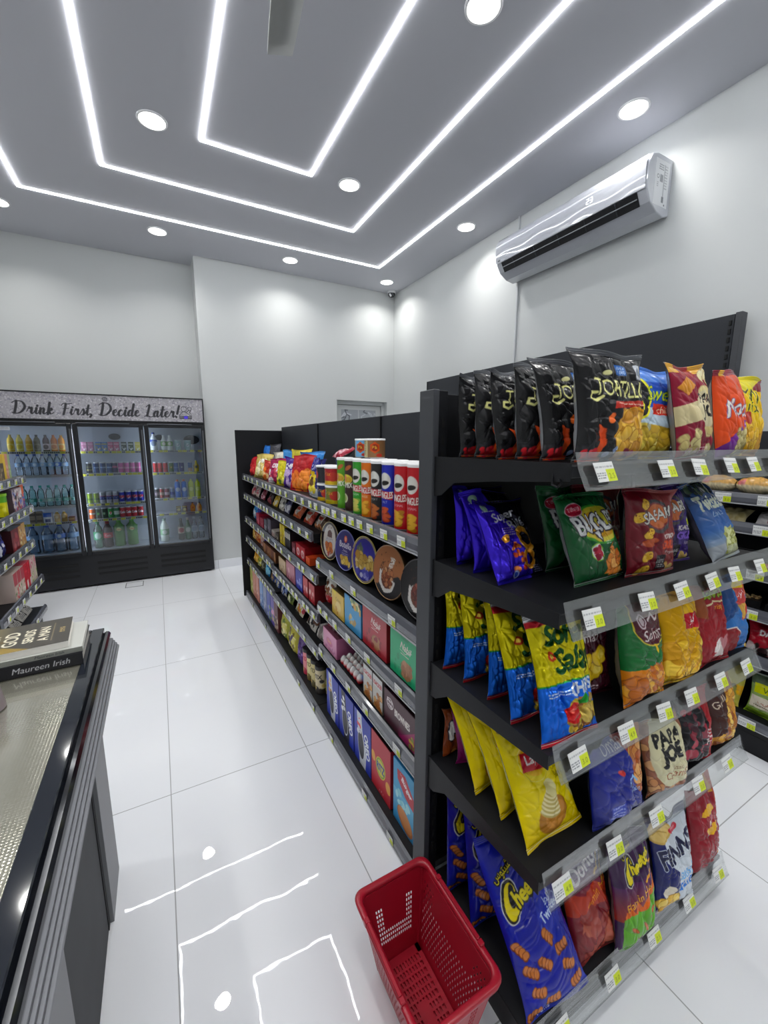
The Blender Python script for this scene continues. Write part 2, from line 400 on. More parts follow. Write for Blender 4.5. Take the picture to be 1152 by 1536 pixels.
# ------------------------------------------------------------------ the room
XL, XR, YB, YA, YF, ZC = -1.40, 2.95, 5.15, 5.45, -2.55, 3.445
def tile_mat():
    m = bpy.data.materials.new('porcelain_tiles'); m.use_nodes = True; nt = m.node_tree; N = nt.nodes.new; L = nt.links.new
    b = nt.nodes['Principled BSDF']; g = N('ShaderNodeNewGeometry'); sp = N('ShaderNodeSeparateXYZ'); L(g.outputs['Position'], sp.inputs[0])
    def line(ax, off, half):
        a = N('ShaderNodeMath'); a.operation = 'SUBTRACT'; a.inputs[1].default_value = off; L(sp.outputs[ax], a.inputs[0])
        p = N('ShaderNodeMath'); p.operation = 'PINGPONG'; p.inputs[1].default_value = half; L(a.outputs[0], p.inputs[0])
        t = N('ShaderNodeMath'); t.operation = 'LESS_THAN'; t.inputs[1].default_value = .0019; L(p.outputs[0], t.inputs[0]); return t
    mx = N('ShaderNodeMath'); mx.operation = 'MAXIMUM'; L(line(0, -.065, .3).outputs[0], mx.inputs[0]); L(line(1, 1.795, .6).outputs[0], mx.inputs[1])
    n = N('ShaderNodeTexNoise'); n.inputs['Scale'].default_value = 1.6; n.inputs['Detail'].default_value = 6; n.inputs['Distortion'].default_value = 1.2
    L(g.outputs['Position'], n.inputs['Vector'])
    c = N('ShaderNodeMixRGB'); c.inputs[1].default_value = H4('#edf0f6'); c.inputs[2].default_value = H4('#f3f5f9'); L(n.outputs['Fac'], c.inputs[0])
    c2 = N('ShaderNodeMixRGB'); L(mx.outputs[0], c2.inputs[0]); L(c.outputs[0], c2.inputs[1]); c2.inputs[2].default_value = H4('#a3a5a8')
    L(c2.outputs[0], b.inputs['Base Color'])
    r = N('ShaderNodeMath'); r.operation = 'MULTIPLY_ADD'; r.inputs[1].default_value = .6; r.inputs[2].default_value = .008; L(mx.outputs[0], r.inputs[0]); L(r.outputs[0], b.inputs['Roughness'])
    n2 = N('ShaderNodeTexNoise'); n2.inputs['Scale'].default_value = 11; n2.inputs['Detail'].default_value = 1.5; L(g.outputs['Position'], n2.inputs['Vector'])
    bp = N('ShaderNodeBump'); bp.inputs['Strength'].default_value = .022; bp.inputs['Distance'].default_value = .012; L(n2.outputs['Fac'], bp.inputs['Height']); L(bp.outputs[0], b.inputs['Normal'])
    b.inputs['Specular IOR Level'].default_value = .62
    return m
TILE = tile_mat()
def boxes(name, L, m, parent=None, bev=0):
    mb = MB()
    for a, b in L: mb.box(a, b, bev=bev)
    return mb.build(name, m, parent)
struct(boxes('floor', [((XL-.1, YF-.1, -.1), (XR+.1, YA+.1, 0))], TILE))
struct(boxes('ceiling', [((XL-.1, YF-.1, ZC), (XR+.1, YA+.1, ZC+.1))], CEILM))
struct(boxes('wall_right', [((XR, YF-.1, 0), (XR+.1, YB, ZC))], WALLM))
struct(boxes('wall_left', [((XL-.1, YF-.1, 0), (XL, YA, ZC))], WALLM))
struct(boxes('wall_front', [((XL, YF-.1, 0), (XR, YF, ZC))], WALLM))
struct(boxes('wall_back_alcove', [((XL-.1, YA, 0), (.49, YA+.1, ZC))], WALLM))
DX0, DX1, DZ = 2.10, 2.845, 2.04
struct(boxes('wall_back', [((.49, YB, 0), (DX0, YA+.1, ZC)), ((DX0, YB, DZ), (DX1, YA+.1, ZC)), ((DX1, YB, 0), (XR+.1, YA+.1, ZC)), ((DX0, YB+.2, 0), (DX1, YA+.1, DZ))], WALLM))
struct(boxes('baseboard_back', [((.49, YB-.012, 0), (DX0, YB, .1))], TILE, bev=.002))
struct(boxes('baseboard_right', [((XR-.012, YF, 0), (XR, YB-.012, .1))], TILE, bev=.002))
struct(boxes('baseboard_left', [((XL, YF, 0), (XL+.012, YA-.4, .1))], TILE, bev=.002))
# door in the back wall: frame, leaf, patterned glass
dm = mat('door_paint', '#d3d6d6', .5)
door = struct(boxes('door_1', [((DX0+.045, YB+.115, .01), (DX1-.045, YB+.155, DZ-.05))], dm, bev=.003))
boxes('door_frame', [((DX0, YB+.08, 0), (DX0+.04, YB+.17, DZ)), ((DX1-.04, YB+.08, 0), (DX1, YB+.17, DZ)), ((DX0+.04, YB+.08, DZ-.045), (DX1-.04, YB+.17, DZ))], dm, door, .003)
A = Art(52, 95, 1.6, '#aeb2b8'); R = random.Random(4)
for k in range(46):
    x, y = R.uniform(2, 50), R.uniform(2, 93); p = [(x, y)]
    for _ in range(5): x += R.uniform(-7, 7); y += R.uniform(-7, 7); p.append((x, y))
    A.line(p, R.uniform(.5, 1.6), R.choice(['#4a4d54', '#6a6d74', '#e2e4e8', '#35373d']))
A.rect(25.2, 0, 26.2, 95, '#d3d6d6')
mb = MB(); g = A.out(); u, v = np.meshgrid(np.linspace(0, 1, g.shape[1]), np.linspace(0, 1, g.shape[0]))
mb.grid(np.stack([DX0+.105+u*.52, np.full_like(u, YB+.112), .98+v*.95], -1), g, 0, False)
mb.build('door_panel', PAPER, door)

# ceiling: LED strip rectangles
stm = emis('led_strip_diffuser', STRIP_COL, STRIP_E)
RINGS = [((.41, 1.157), (-.66, 3.265), 'innermost'), ((-.195, 1.77), (-1.27, 3.87), 'middle'), ((-.785, 2.364), (-1.87, 4.475), 'outermost')]
for (x0, x1), (y0, y1), nm in RINGS:
    q = .008; z0, z1 = ZC-.007, ZC
    o = boxes('led_strip_light', [((x0-q, y0-q, z0), (x0+q, y1+q, z1)), ((x1-q, y0-q, z0), (x1+q, y1+q, z1)), ((x0+q, y0-q, z0), (x1-q, y0+q, z1)), ((x0+q, y1-q, z0), (x1-q, y1+q, z1))], stm)
    tag(o, f'thin white LED line forming the {nm} of three nested rectangles on the ceiling', 'strip light', 'ceiling LED lines')
# downlights
dle = emis('downlight_lens', LAMP_COL, DOWN_E)
def downlight(x, y, label):
    t = thing('downlight', label, 'ceiling light', (x, y, ZC), group='round ceiling downlights')
    m = MB(); m.lathe([(.086, -.0005), (.086, -.004), (.080, -.008), (.074, -.006), (.074, -.0005)], n=40, capb=False, capt=False); m.f = [(f[:, ::-1], a, b) for f, a, b in m.f]; m.build('trim_ring', WHITEP, t)
    m = MB(); m.lathe([(.074, -.006), (.074, -.001)], n=40); m.build('lens', dle, t)
    l = bpy.data.lights.new('downlight_lamp', 'AREA'); l.shape = 'DISK'; l.size = .14; l.energy = DOWN_W; l.color = LAMP_COL; l.spread = math.radians(132)
    o = bpy.data.objects.new('downlight_lamp', l); COL.objects.link(o); o.parent = t; o.location = (0, 0, -.0085)
for x, y, lb in [
    (.13, 3.23, 'round downlight between the inner and middle LED lines above the aisle, left'),
    (1.455, 3.24, 'round downlight right of the inner LED corner'),
    (.16, 4.755, 'round downlight near the back wall above the drinks cooler'),
    (1.43, 4.77, 'round downlight near the back wall over the pilaster'),
    (2.65, 4.81, 'round downlight in the back right ceiling corner beside the camera dome'),
    (1.455, 1.74, 'round downlight cut by the top edge of the photo'),
    (2.635, 1.76, 'round downlight in front of the air conditioner, nearest the viewer on the right'),
    (2.65, 3.3, 'round downlight over the far end of the air conditioner'),
    (-1.0, 4.83, 'round downlight at the left edge over the cooler alcove'),
    (.13, 1.74, 'round downlight overhead beside the ceiling fan'), (-1.0, 3.25, 'round downlight by the left wall'), (-1.0, 1.74, 'round downlight over the left wall shelving'),
    (-1.0, .2, 'round downlight over the sales counter'), (.13, .2, 'round downlight over the viewer'), (1.455, .2, 'round downlight over the snack display'), (2.635, .2, 'round downlight by the right wall'),
    (.13, -1.4, 'round downlight at the shop front, left'), (1.455, -1.4, 'round downlight at the shop front, middle'), (2.635, -1.4, 'round downlight at the shop front, right')]:
    downlight(x, y, lb)
# ceiling fan
fm = mat('fan_metal', '#8f918f', .4)
fan = thing('ceiling_fan', 'grey ceiling fan blade hanging down from the top of the photo', 'fan', (.475, 1.245, ZC))
m = MB(); m.lathe([(.02, -.30), (.02, -.03), (.06, -.02), (.06, 0)], n=20); m.build('downrod', fm, fan)
m = MB(); m.lathe([(.03, -.41), (.10, -.40), (.13, -.36), (.12, -.31), (.04, -.295)], n=28); m.build('motor_housing', fm, fan)
for k in range(3):
    a = math.radians(82+120*k); m = MB()
    n = 12; P = np.zeros((2, n, 3))
    for i in range(n):
        t = i/(n-1); x = .12+t*.62; hw = .05+.008*math.sin(t*3)
        P[0, i] = (x, -hw, -.352+.01); P[1, i] = (x, hw, -.352-.012)
    m.grid(P, (.5, .5, .5)); m.grid(P+np.array([0, 0, .006]), (.5, .5, .5), flip=True)
    m.xf(Matrix.Rotation(a, 4, 'Z')); ob = m.build('blade', fm, fan); ob.modifiers.new('s', 'SOLIDIFY').thickness = .004

# air conditioner on the right wall
acw = mat('gloss_white_plastic', '#c3c6ce', .03, coat=1)
acd = mat('dark_vent', '#15161a', .5)
AY0, AY1, AZ = 1.675, 2.94, 2.89
ac = thing('air_conditioner', 'white split air conditioner high on the right wall, vents open', 'air conditioner', (XR, (AY0+AY1)/2, AZ))
prof = [(0, .015), (-.05, 0), (-.13, .012), (-.205, .055), (-.245, .115), (-.255, .16), (-.25, .255), (-.215, .315), (-.16, .33), (0, .33)]
Lh = (AY1-AY0)/2
MY = Matrix(((1, 0, 0, 0), (0, 0, 1, 0), (0, 1, 0, 0), (0, 0, 0, 1)))
m = MB(); m.prism([(x, z) for x, z in prof], -Lh, Lh, M=MY); m.f = [(f[:, ::-1], a, b) for f, a, b in m.f]
ob = m.build('body', acw, ac); bv = ob.modifiers.new('b', 'BEVEL'); bv.width = .008; bv.segments = 3; bv.limit_method = 'ANGLE'; bv.angle_limit = math.radians(40)
m = MB()   # glossy front panel, gently bowed
y, t = np.meshgrid(np.linspace(-Lh+.006, Lh-.006, 40), np.linspace(0, 1, 10))
zz = .118+t*.185; xx = -.2585-.007*np.sin(t*math.pi)+np.clip(t-.8, 0, 1)*.09+.0012*np.sin(y*17+t*2)
m.grid(np.stack([xx, y, zz], -1), (1, 1, 1), flip=True); m.build('front_panel', acw, ac)
def oriented(name, L, m_, par):
    mb = MB()
    for c, s, rx in L: mb.box(-np.array(s)/2, np.array(s)/2, bev=.001, M=Matrix.Translation(c)@Matrix.Rotation(rx, 4, 'Y'))
    return mb.build(name, m_, par)
sl = math.atan2(.06, .04)
oriented('air_outlet', [((-.2275, 0, .083), (.082, 2*Lh-.12, .006), math.radians(57))], acd, ac)
oriented('louver', [((-.2345, 0, .083), (.006, 2*Lh-.13, .010), math.radians(57))], mat('louver_grey', '#9a9ca2', .4), ac)
for k in range(5): oriented('fin', [((-.232, -Lh+.2+k*.22, .083), (.075, .006, .006), math.radians(57))], mat('louver_dark', '#2d2f35', .5), ac)
mb = MB(); A = Art(9, 5, 5, '#e4e6ea'); A.text('23', 4.5, .6, 3.6, '#ffffff', bold=.1)
def acplate(A, y0, y1, z0, z1, name, mt):
    g = A.out(); u, v = np.meshgrid(np.linspace(0, 1, g.shape[1]), np.linspace(0, 1, g.shape[0])); mb = MB()
    z = z0+v*(z1-z0); t = (z-.118)/.185
    mb.grid(np.stack([-.2604-.007*np.sin(t*math.pi)+np.clip(t-.8, 0, 1)*.09, y0+u*(y1-y0), z], -1), g, 0); return mb.build(name, mt, ac)
dg = emis('display_glow', (1, 1, 1), 1.6)
for ci, y0 in enumerate((-.235, -.262)):
    seg = {0: [(0, 2, 1, 2), (1, 2, 1, 1), (0, 1, 1, 1), (0, 1, 0, 0), (0, 0, 1, 0)], 1: [(0, 2, 1, 2), (1, 2, 1, 0), (0, 1, 1, 1), (0, 0, 1, 0)]}[ci]
    mb = MB()
    for x1, z1, x2, z2 in seg: mb.tube([(-.268, y0-x1*.016, .195+z1*.015), (-.268, y0-x2*.016, .195+z2*.015)], .0012, n=6)
    mb.build('display_digit', dg, ac)
A = Art(7, 4, 4, '#50535a'); A.smallprint(.5, 3.2, 6.5, 3, 1.1, '#b8bac0'); acplate(A, Lh-.02-.1, Lh-.02, .292, .303, 'brand_sticker', PLAST)
A = Art(5, 3, 4, '#c9ccd4'); A.ell(2.5, 1.5, 2.3, 1.3, '#8f97b8'); A.text('AC', 2.5, .9, 1.2, '#eef0ff'); acplate(A, -Lh+.02, -Lh+.075, .262, .29, 'round_sticker', PLAST)
A = Art(3, 2, 5, '#3a3c42'); A.smallprint(.3, 1.4, 2.7, 2, .7, '#d0d0d0'); acplate(A, Lh-.06, Lh-.03, .128, .14, 'small_logo', PLAST)
A = Art(14, 24, 4, '#e0e2e5')   # rating label on the near end cap
A.rect(8.6, 3, 9.4, 22, '#a8abb0'); A.smallprint(3.6, 21, 8, 3, 1.1, '#5a5d63'); A.rect(5, 12.6, 8, 16.4, '#8d9096'); A.ell(3.2, 15, 1.1, 1.1, '#55585e', ring=.35); A.smallprint(2.6, 11.6, 4.2, 3, .9, '#8d9096'); A.smallprint(8.6, 21, 12, 9, 1.4, '#a3a6ab', 4); A.rect(8, 2.4, 10, 5.4, '#707379'); A.rect(10.6, 1, 11.6, 1.8, '#44464b')
g = A.out(); u, v = np.meshgrid(np.linspace(0, 1, g.shape[1]), np.linspace(0, 1, g.shape[0])); mb = MB()
mb.grid(np.stack([-.18+u*.15, np.full_like(u, -Lh-.0006), .05+v*.25], -1), g, 0, False); mb.build('rating_label', PLAST, ac)
# cable trunking down the wall below and above the unit
o = boxes('cable_trunking', [((XR-.018, 2.925, AZ+.34), (XR, 2.945, ZC)), ((XR-.018, 2.905, 1.2), (XR, 2.923, AZ+.0))], mat('trunking_plastic', '#c9cccf', .4), bev=.002)
tag(o, 'thin white cable trunking running down the wall below the air conditioner', 'cable cover')
# security camera in the corner
sc = thing('security_camera', 'small white dome security camera in the back right ceiling corner', 'camera', (2.86, 5.06, ZC))
m = MB(); m.lathe([(.052, -.03), (.055, -.028), (.055, 0)], n=28); m.build('base', WHITEP, sc)
m = MB(); m.lathe([(.012, -.075), (.03, -.068), (.043, -.05), (.047, -.03)], n=28); m.build('dome', mat('smoked_dome', '#3a3c40', .15), sc)
m = MB(); m.lathe([(.0, 0), (.017, .002), (.02, .012), (.02, .022)], n=20, M=Matrix.Translation((-.026, -.036, -.052))@Matrix.Rotation(math.radians(38), 4, 'Z')@Matrix.Rotation(math.radians(65), 4, 'X')@Matrix.Rotation(math.pi, 4, 'X')); m.build('camera_eye', WHITEP, sc)
# floor hatch by the cooler
o = thing('floor_hatch', 'small rectangular tiled floor hatch with dark frame in front of the cooler', 'floor hatch', (-.325, 4.95, 0))
boxes('hatch_frame', [((-.082, -.085, 0), (-.076, .085, .002)), ((.076, -.085, 0), (.082, .085, .002)), ((-.076, -.085, 0), (.076, -.081, .002)), ((-.076, .081, 0), (.076, .085, .002))], mat('hatch_steel', '#5b5d60', .4, .6), o)
boxes('hatch_lid', [((-.074, -.079, 0), (.074, .079, .0015))], TILE, o)
# ------------------------------------------------------------------ glass-door drinks cooler
FX0, FX1, FY, FH = -1.385, .482, 5.07, 1.962
cool = thing('drinks_cooler', 'black three door glass drinks cooler with a lettered header against the back wall', 'refrigerator', ((FX0+FX1)/2, FY, 0))
ox = (FX0+FX1)/2
def cb(name, L, m, parent=cool, bev=.002):
    mb = MB()
    for a, b in L: mb.box((a[0]-ox, a[1]-FY, a[2]), (b[0]-ox, b[1]-FY, b[2]), bev=bev)
    return mb.build(name, m, parent)
BK = mat('cooler_black', '#14161b', .35); BKD = mat('grille_shadow', '#08090b', .7)
INN = mat('cooler_liner', '#c9d0da', .5)
BKY = FY+.365
cb('cabinet', [((FX0, FY, .02), (FX1, BKY, .37)), ((FX0, FY, 1.665), (FX1, BKY, FH)), ((FX0, FY+.03, .37), (FX0+.03, BKY, 1.665)), ((FX1-.03, FY+.03, .37), (FX1, BKY, 1.665)), ((FX0+.03, BKY-.012, .37), (FX1-.03, BKY, 1.665))], BK)
cb('liner', [((FX0+.03, BKY-.02, .375), (FX1-.03, BKY-.012, 1.66)), ((FX0+.03, FY+.045, .37), (FX1-.03, BKY-.02, .378)), ((FX0+.03, FY+.045, 1.655), (FX1-.03, BKY-.02, 1.665)), ((FX0+.03, FY+.045, .378), (FX0+.036, BKY-.02, 1.655)), ((FX1-.036, FY+.045, .378), (FX1-.03, BKY-.02, 1.655))], INN, bev=0)
g = []
for x0, x1 in ((-1.30, -.80), (-.64, -.19), (-.06, .40)):
    for z in (.25, .19, .13): g.append(((x0, FY-.006, z-.013), (x1, FY-.001, z+.013)))
cb('grille', g, BKD, bev=.006)
cb('header_frame', [((FX0, FY-.012, 1.698), (FX1, FY-.001, 1.710)), ((FX0, FY-.012, 1.950), (FX1, FY-.001, FH)), ((FX1-.012, FY-.012, 1.71), (FX1, FY-.001, 1.95)), ((FX0, FY-.012, 1.71), (FX0+.012, FY-.001, 1.95))], BK)
# header print: brush script on a grey speckle
GL = {'D': ([[(.5, 2.0), (.5, 1.2), (.38, .1)], [(-.05, 1.7), (.5, 2.05), (1.3, 1.85), (1.65, 1.05), (1.15, .2), (.4, -.02), (.05, .2)]], 1.95),
 'r': ([[(0, .35), (.25, 1.05), (.36, .9)], [(.36, .9), (.62, .98), (.6, .3), (.75, .02), (1.0, .3)]], 1.0),
 'i': ([[(0, .35), (.25, .98), (.2, .3), (.36, .02), (.62, .3)], [(.36, 1.36), (.34, 1.3)]], .6),
 'n': ([[(0, .4), (.2, .98), (.18, .05)], [(.2, .45), (.48, .98), (.66, .8), (.62, .2), (.8, .02), (1.05, .3)]], 1.05),
 'k': ([[(.32, 1.9), (.26, 1.0), (.18, 0)], [(.2, .5), (.55, .98), (.66, .75), (.32, .5)], [(.32, .5), (.6, .05), (1.0, .3)]], .98),
 'F': ([[(.6, 1.9), (.55, 1.0), (.4, .05)], [(0, 1.6), (.25, 1.95), (.9, 1.9), (1.5, 2.0)], [(.25, 1.05), (1.1, 1.12)]], 1.3),
 's': ([[(0, .3), (.35, 1.08), (.55, .5), (.4, .05), (.12, .08)], [(.42, .06), (.78, .3)]], .78),
 't': ([[(0, .4), (.36, 1.75)], [(.36, 1.75), (.25, .35), (.42, .02), (.72, .3)], [(.02, 1.2), (.72, 1.27)]], .72),
 ',': ([[(.15, .15), (.2, 0), (.03, -.32)]], .45),
 'e': ([[(0, .42), (.5, .66), (.45, 1.0), (.16, .8), (.14, .25), (.42, .02), (.78, .3)]], .78),
 'c': ([[(.58, .85), (.38, 1.0), (.1, .6), (.18, .1), (.46, .03), (.78, .3)]], .78),
 'd': ([[(.62, .85), (.38, 1.0), (.1, .5), (.25, .05), (.55, .3), (.66, .9)], [(.78, 2.0), (.64, .3), (.78, .02), (1.05, .3)]], 1.05),
 'L': ([[(.1, 1.7), (.55, 2.0), (.48, 1.0), (.35, .15)], [(.0, .05), (.35, .18), (.9, -.02), (1.35, .1)]], 1.3),
 'a': ([[(.62, .85), (.38, 1.0), (.1, .5), (.25, .05), (.55, .3), (.66, .95)], [(.66, .95), (.63, .25), (.78, .02), (1.05, .3)]], 1.05),
 '!': ([[(.42, 2.0), (.24, .65)], [(.15, .12), (.14, .06)]], .5)}
def smooth(p, n=6):
    p = [p[0]]+list(p)+[p[-1]]; o = []
    for i in range(1, len(p)-2):
        for k in range(n):
            t = k/n; q = []
            for d in (0, 1):
                a, b, c, e = (p[i+j][d] for j in (-1, 0, 1, 2))
                q.append(.5*(2*b+(c-a)*t+(2*a-5*b+4*c-e)*t*t+(3*b-a-3*c+e)*t**3))
            o.append(tuple(q))
    o.append(tuple(p[-1])); return o
def script(A, word, x0, x1, y, col):
    tot = sum(GL[c][1] for c in word); k = (x1-x0)/tot; ky = max(k, 4.4); x = x0
    for ch in word:
        st, adv = GL[ch]
        for p in st:
            q = smooth(p); L = []
            for i, (a, b) in enumerate(q):
                a2, b2 = q[min(i+1, len(q)-1)]; a1, b1 = q[max(i-1, 0)]; d = math.hypot(a2-a1, b2-b1)+1e-6
                L.append((x+(a+b*.16)*k, y+b*ky, (.15+.27*max(0, (b1-b2)/d)**1.3)*ky*.85))
            A.line(L, 1, col)
        x += adv*k
A = Art((FX1-FX0-.024)*100, 24, 2.6, '#a9a7ac'); hx0 = FX0+.012
R = random.Random(2); A.bits(0, 0, A.w, 24, 2600, ['#bfbdc2', '#9795a0', '#cfcdd2', '#8a8891', '#b3b1b8'], .3, .9, 3, asp=.3)
DK = '#2b2b30'
for wd, a, b in (('Drink', -1.154, -.845), ('First,', -.79, -.535), ('Decide', -.49, -.135), ('Later!', -.09, .225)): script(A, wd, (a-hx0)*100, (b-hx0)*100, 4.6, DK)
ex = (-.425-hx0)*100
A.ell(ex, 20.6, 2.3, 1.7, '#4a4a50'); A.rect(ex-1.7, 18.2, ex+1.7, 21.4, '#505056'); A.smallprint(ex-1.6, 21, ex+1.6, 3, 1.1, '#b3b1b8')
ex = (.295-hx0)*100
A.rect(ex-6.2, 3.2, ex+6.2, 6.4, '#3a3a40'); A.rect(ex-1.5, 3.4, ex+2.2, 6.2, '#3a1fd0'); A.text('60%', ex+.4, 4, 1.7, '#8f7ff0'); A.smallprint(ex-5.8, 5.6, ex-1.8, 2, 1.2, '#a9a7ac'); A.smallprint(ex+2.6, 5.6, ex+6, 2, 1.2, '#a9a7ac')
for cx, cy, r in ((-1.2, 13.5, 2.9), (4.4, 14, 2.1)): A.ell(ex+cx, cy, r, r, DK, ring=.5)
A.line([(ex-6, 6.6), (ex-3.4, 10), (ex-1, 11), (ex+1.8, 9), (ex+6, 6.6)], .5, DK); A.line([(ex+.8, 9.8), (ex+3.4, 12.2)], .5, DK); A.line([(ex+5.4, 12), (ex+4, 10), (ex+5.8, 8.2)], .5, DK)
g = A.out(); u, v = np.meshgrid(np.linspace(0, 1, g.shape[1]), np.linspace(0, 1, g.shape[0])); mb = MB()
mb.grid(np.stack([hx0-ox+u*A.w/100, np.full_like(u, -.006), 1.71+v*.24], -1), g, 0, False); mb.build('header_sign', mat('header_film', None, .5), cool)
# doors
DOORS = [(FX0+.03, -.717, -1.30, -.761), (-.717, -.110, -.673, -.155), (-.110, FX1-.008, -.066, .443)]
for i, (x0, x1, gx0, gx1) in enumerate(DOORS):
    z0, z1, gz0, gz1 = .345, 1.672, .382, 1.642; x0 += .004; x1 -= .004
    d = cb('door', [((x0, FY-.03, z0), (gx0, FY-.002, z1)), ((gx1, FY-.03, z0), (x1, FY-.002, z1)), ((gx0, FY-.03, z0), (gx1, FY-.002, gz0)), ((gx0, FY-.03, gz1), (gx1, FY-.002, z1))], BK, bev=.004)
    cb('glass_pane', [((gx0-.004, FY-.018, gz0-.004), (gx1+.004, FY-.015, gz1+.004))], GLASS, d, 0)
    cb('door_handle', [((x1-.020, FY-.040, .40), (x1-.008, FY-.030, 1.62))], mat('brushed_aluminium', '#5a5c61', .5), d)
    cb('door_hinge', [((x0+.03, FY-.036, z1+.001), (x1-.12, FY-.022, z1+.010))], mat('hinge_steel', '#5d6066', .4, .7), d)
A = Art(11, 3.2, 3, '#c3c6ca'); A.smallprint(1, 2.2, 10, 2, 1, '#8d9095')
g = A.out(); mb = MB(); u, v = np.meshgrid(np.linspace(0, 1, g.shape[1]), np.linspace(0, 1, g.shape[0])); mb.grid(np.stack([-1.29+u*.11-ox, np.full_like(u, -.0195), 1.60+v*.032], -1), g, 0, False); mb.build('door_sticker', PAPER, cool)
led = emis('cooler_led', (.82, .88, 1.0), FRIDGE_E)
for x in (-1.325, -.700, -.094): cb('light_tube', [((x-.010, FY+.05, .42), (x+.010, FY+.062, 1.62))], led)
LV = [(-1.345, -.735), (-.705, -.120), (-.090, .445)]
SH = [[1.395, 1.165, .855, .69], [1.395, 1.165, .855, .69], [1.400, 1.155, .870, .70]]
PS = [0, 0, 0]
wire = mat('shelf_white', '#d5d8dd', .4)
for i, (x0, x1) in enumerate(LV):
    for k, z in enumerate(SH[i]):
        s = cb('shelf', [((x0, FY+.075, z-.008), (x1, BKY-.025, z))], wire)
        A = Art((x1-x0)*100, 2.6, 3, '#c9cbc6'); R = random.Random(i*7+k)
        x = 1
        while x < A.w-2:
            if (i == 0 and k == 1) or (i == 0 and k == 2): A.rect(x, .5, x+.3, 2.1, '#9fa3a8'); x += 1.1; continue
            if R.random() < .3: A.rect(x, .3, x+4, 2.3, '#c8c43c'); x += 4.5
            else: A.rect(x, .6, x+1.2, 2.0, '#3b3d45'); x += 1.6
        g = A.out(); u, v = np.meshgrid(np.linspace(0, 1, g.shape[1]), np.linspace(0, 1, g.shape[0])); mb = MB()
        mb.grid(np.stack([x0-ox+u*(x1-x0), np.full_like(u, .0735), z-.018+v*.026], -1), g, 0, False); mb.build('price_strip', TAGP, s)
    vx = (x0+x1)/2
for x, z, r in ((-.40, 1.55, .055), (.03, 1.545, .05), (.36, 1.52, .085)):
    mb = MB(); mb.lathe([(r, 0), (r, .012)], n=24, M=Matrix.Translation((x-ox, BKY-FY-.0205, z))@Matrix.Rotation(math.pi/2, 4, 'X')@Matrix.Scale(.62, 4, (0, 1, 0))); mb.build('fan_vent', mat('vent_dark', '#33363e', .6), cool)

# ------------------------------------------------------------------ drinks
def can_mesh(col, band=None, blob=None, txt=None, r=.028, h=.122, top='#c9ccd2', res=2.6):
    mb = MB(); t = hx(top)
    mb.lathe([(r*.78, 0), (r*.95, .004), (r, .012)], t, 18, mi=0, capt=False)
    mb.lathe([(r, h-.012), (r*.88, h-.003), (r*.86, h), (r*.8, h-.003)], t, 18, mi=0, capb=False)
    A = Art(2*math.pi*r*100, (h-.024)*100, res, col); W = A.w; Hh = A.h; cx = W/2
    if band: 
        for y0, y1, c in band: A.rect(0, Hh*y0, W, Hh*y1, c)
    if blob: A.ell(cx, Hh*.5, blob[1], blob[1]*1.3, blob[0]); 
    if txt: A.text(txt[0], cx, Hh*.4, Hh*.24, txt[1], maxw=r*190, rot=txt[2] if len(txt) > 2 else 0, bold=.05)
    wrap_cyl(mb, A, r, .012)
    return mb.mesh('drink_can', CAN)
def bottle(label, x, y, z, h, r, liquid, capc, lab, group, neck=.3, clear=None, cat='bottle', name='bottle', lz=(.32, .62), liq=True):
    t = thing(name, label, cat, (x, y, z), group=group)
    nz = 1-neck
    prof = [(r*.7, .002), (r*.96, .006*1), (r, h*.06), (r*.97, h*.2), (r, h*.34), (r*.97, h*.5), (r, h*nz*.92), (r*.82, h*(nz+.07)), (r*.45, h*(nz+neck*.55)), (r*.38, h*.93)]
    m = MB(); m.lathe(prof, hx(liquid), 16); m.build('body', clear or PLAST, t)
    m = MB(); m.lathe([(r*.42, h*.91), (r*.42, h*.995), (r*.38, h)], hx(capc), 14); m.build('cap', PLAST, t)
    if lab:
        A = lab(2*math.pi*r*100*.96, h*(lz[1]-lz[0])*100); m = MB(); wrap_cyl(m, A, r*1.012, h*lz[0]); m.build('label', PAPER, t)
    return t
def L1(col, ell=None, txt=None, tc='#ffffff', band=None):
    def f(w, h):
        A = Art(w, h, 2.5, col); 
        if band: A.rect(0, h*.7, w, h, band)
        if ell: A.ell(w/2, h*.5, h*.36, h*.36, ell)
        if txt: A.text(txt, w/2, h*.3, h*.36, tc, maxw=w*.36)
        return A
    return f
Y1, Y2 = FY+.115, FY+.20
gj = 'juice bottles on the top cooler shelf'
J = [('#e3c23a', '#d6c04a', '#f0e08a', 'yellow juice bottle at the left end of the cooler\'s top shelf'), ('#e6d44e', '#e6d860', '#f4efa0', 'pale lemon juice bottle, second from left on the cooler\'s top shelf'), ('#e0b22c', '#d8b030', '#f2d860', 'golden juice bottle, third from left on the cooler\'s top shelf'), ('#6a6448', '#3a342c', '#8f8a70', 'murky grey-brown juice bottle with dark cap on the cooler\'s top shelf'), ('#3a1b26', '#2a1a20', '#d8c8d0', 'dark purple juice bottle with a pale round label in the cooler'), ('#d07a30', '#c8702c', '#f0c090', 'brownish orange juice bottle in the cooler\'s left door'), ('#f0a020', '#e8a62c', '#f8e090', 'bright orange juice bottle at the right end of the left door\'s top shelf')]
for x, (a, b, c, lb) in zip((-1.222, -1.156, -1.086, -1.025, -.956, -.893, -.834), J): bottle(lb, x, Y1, 1.396, .165, .027, a, b, L1(c, a), gj, lz=(.12, .48))
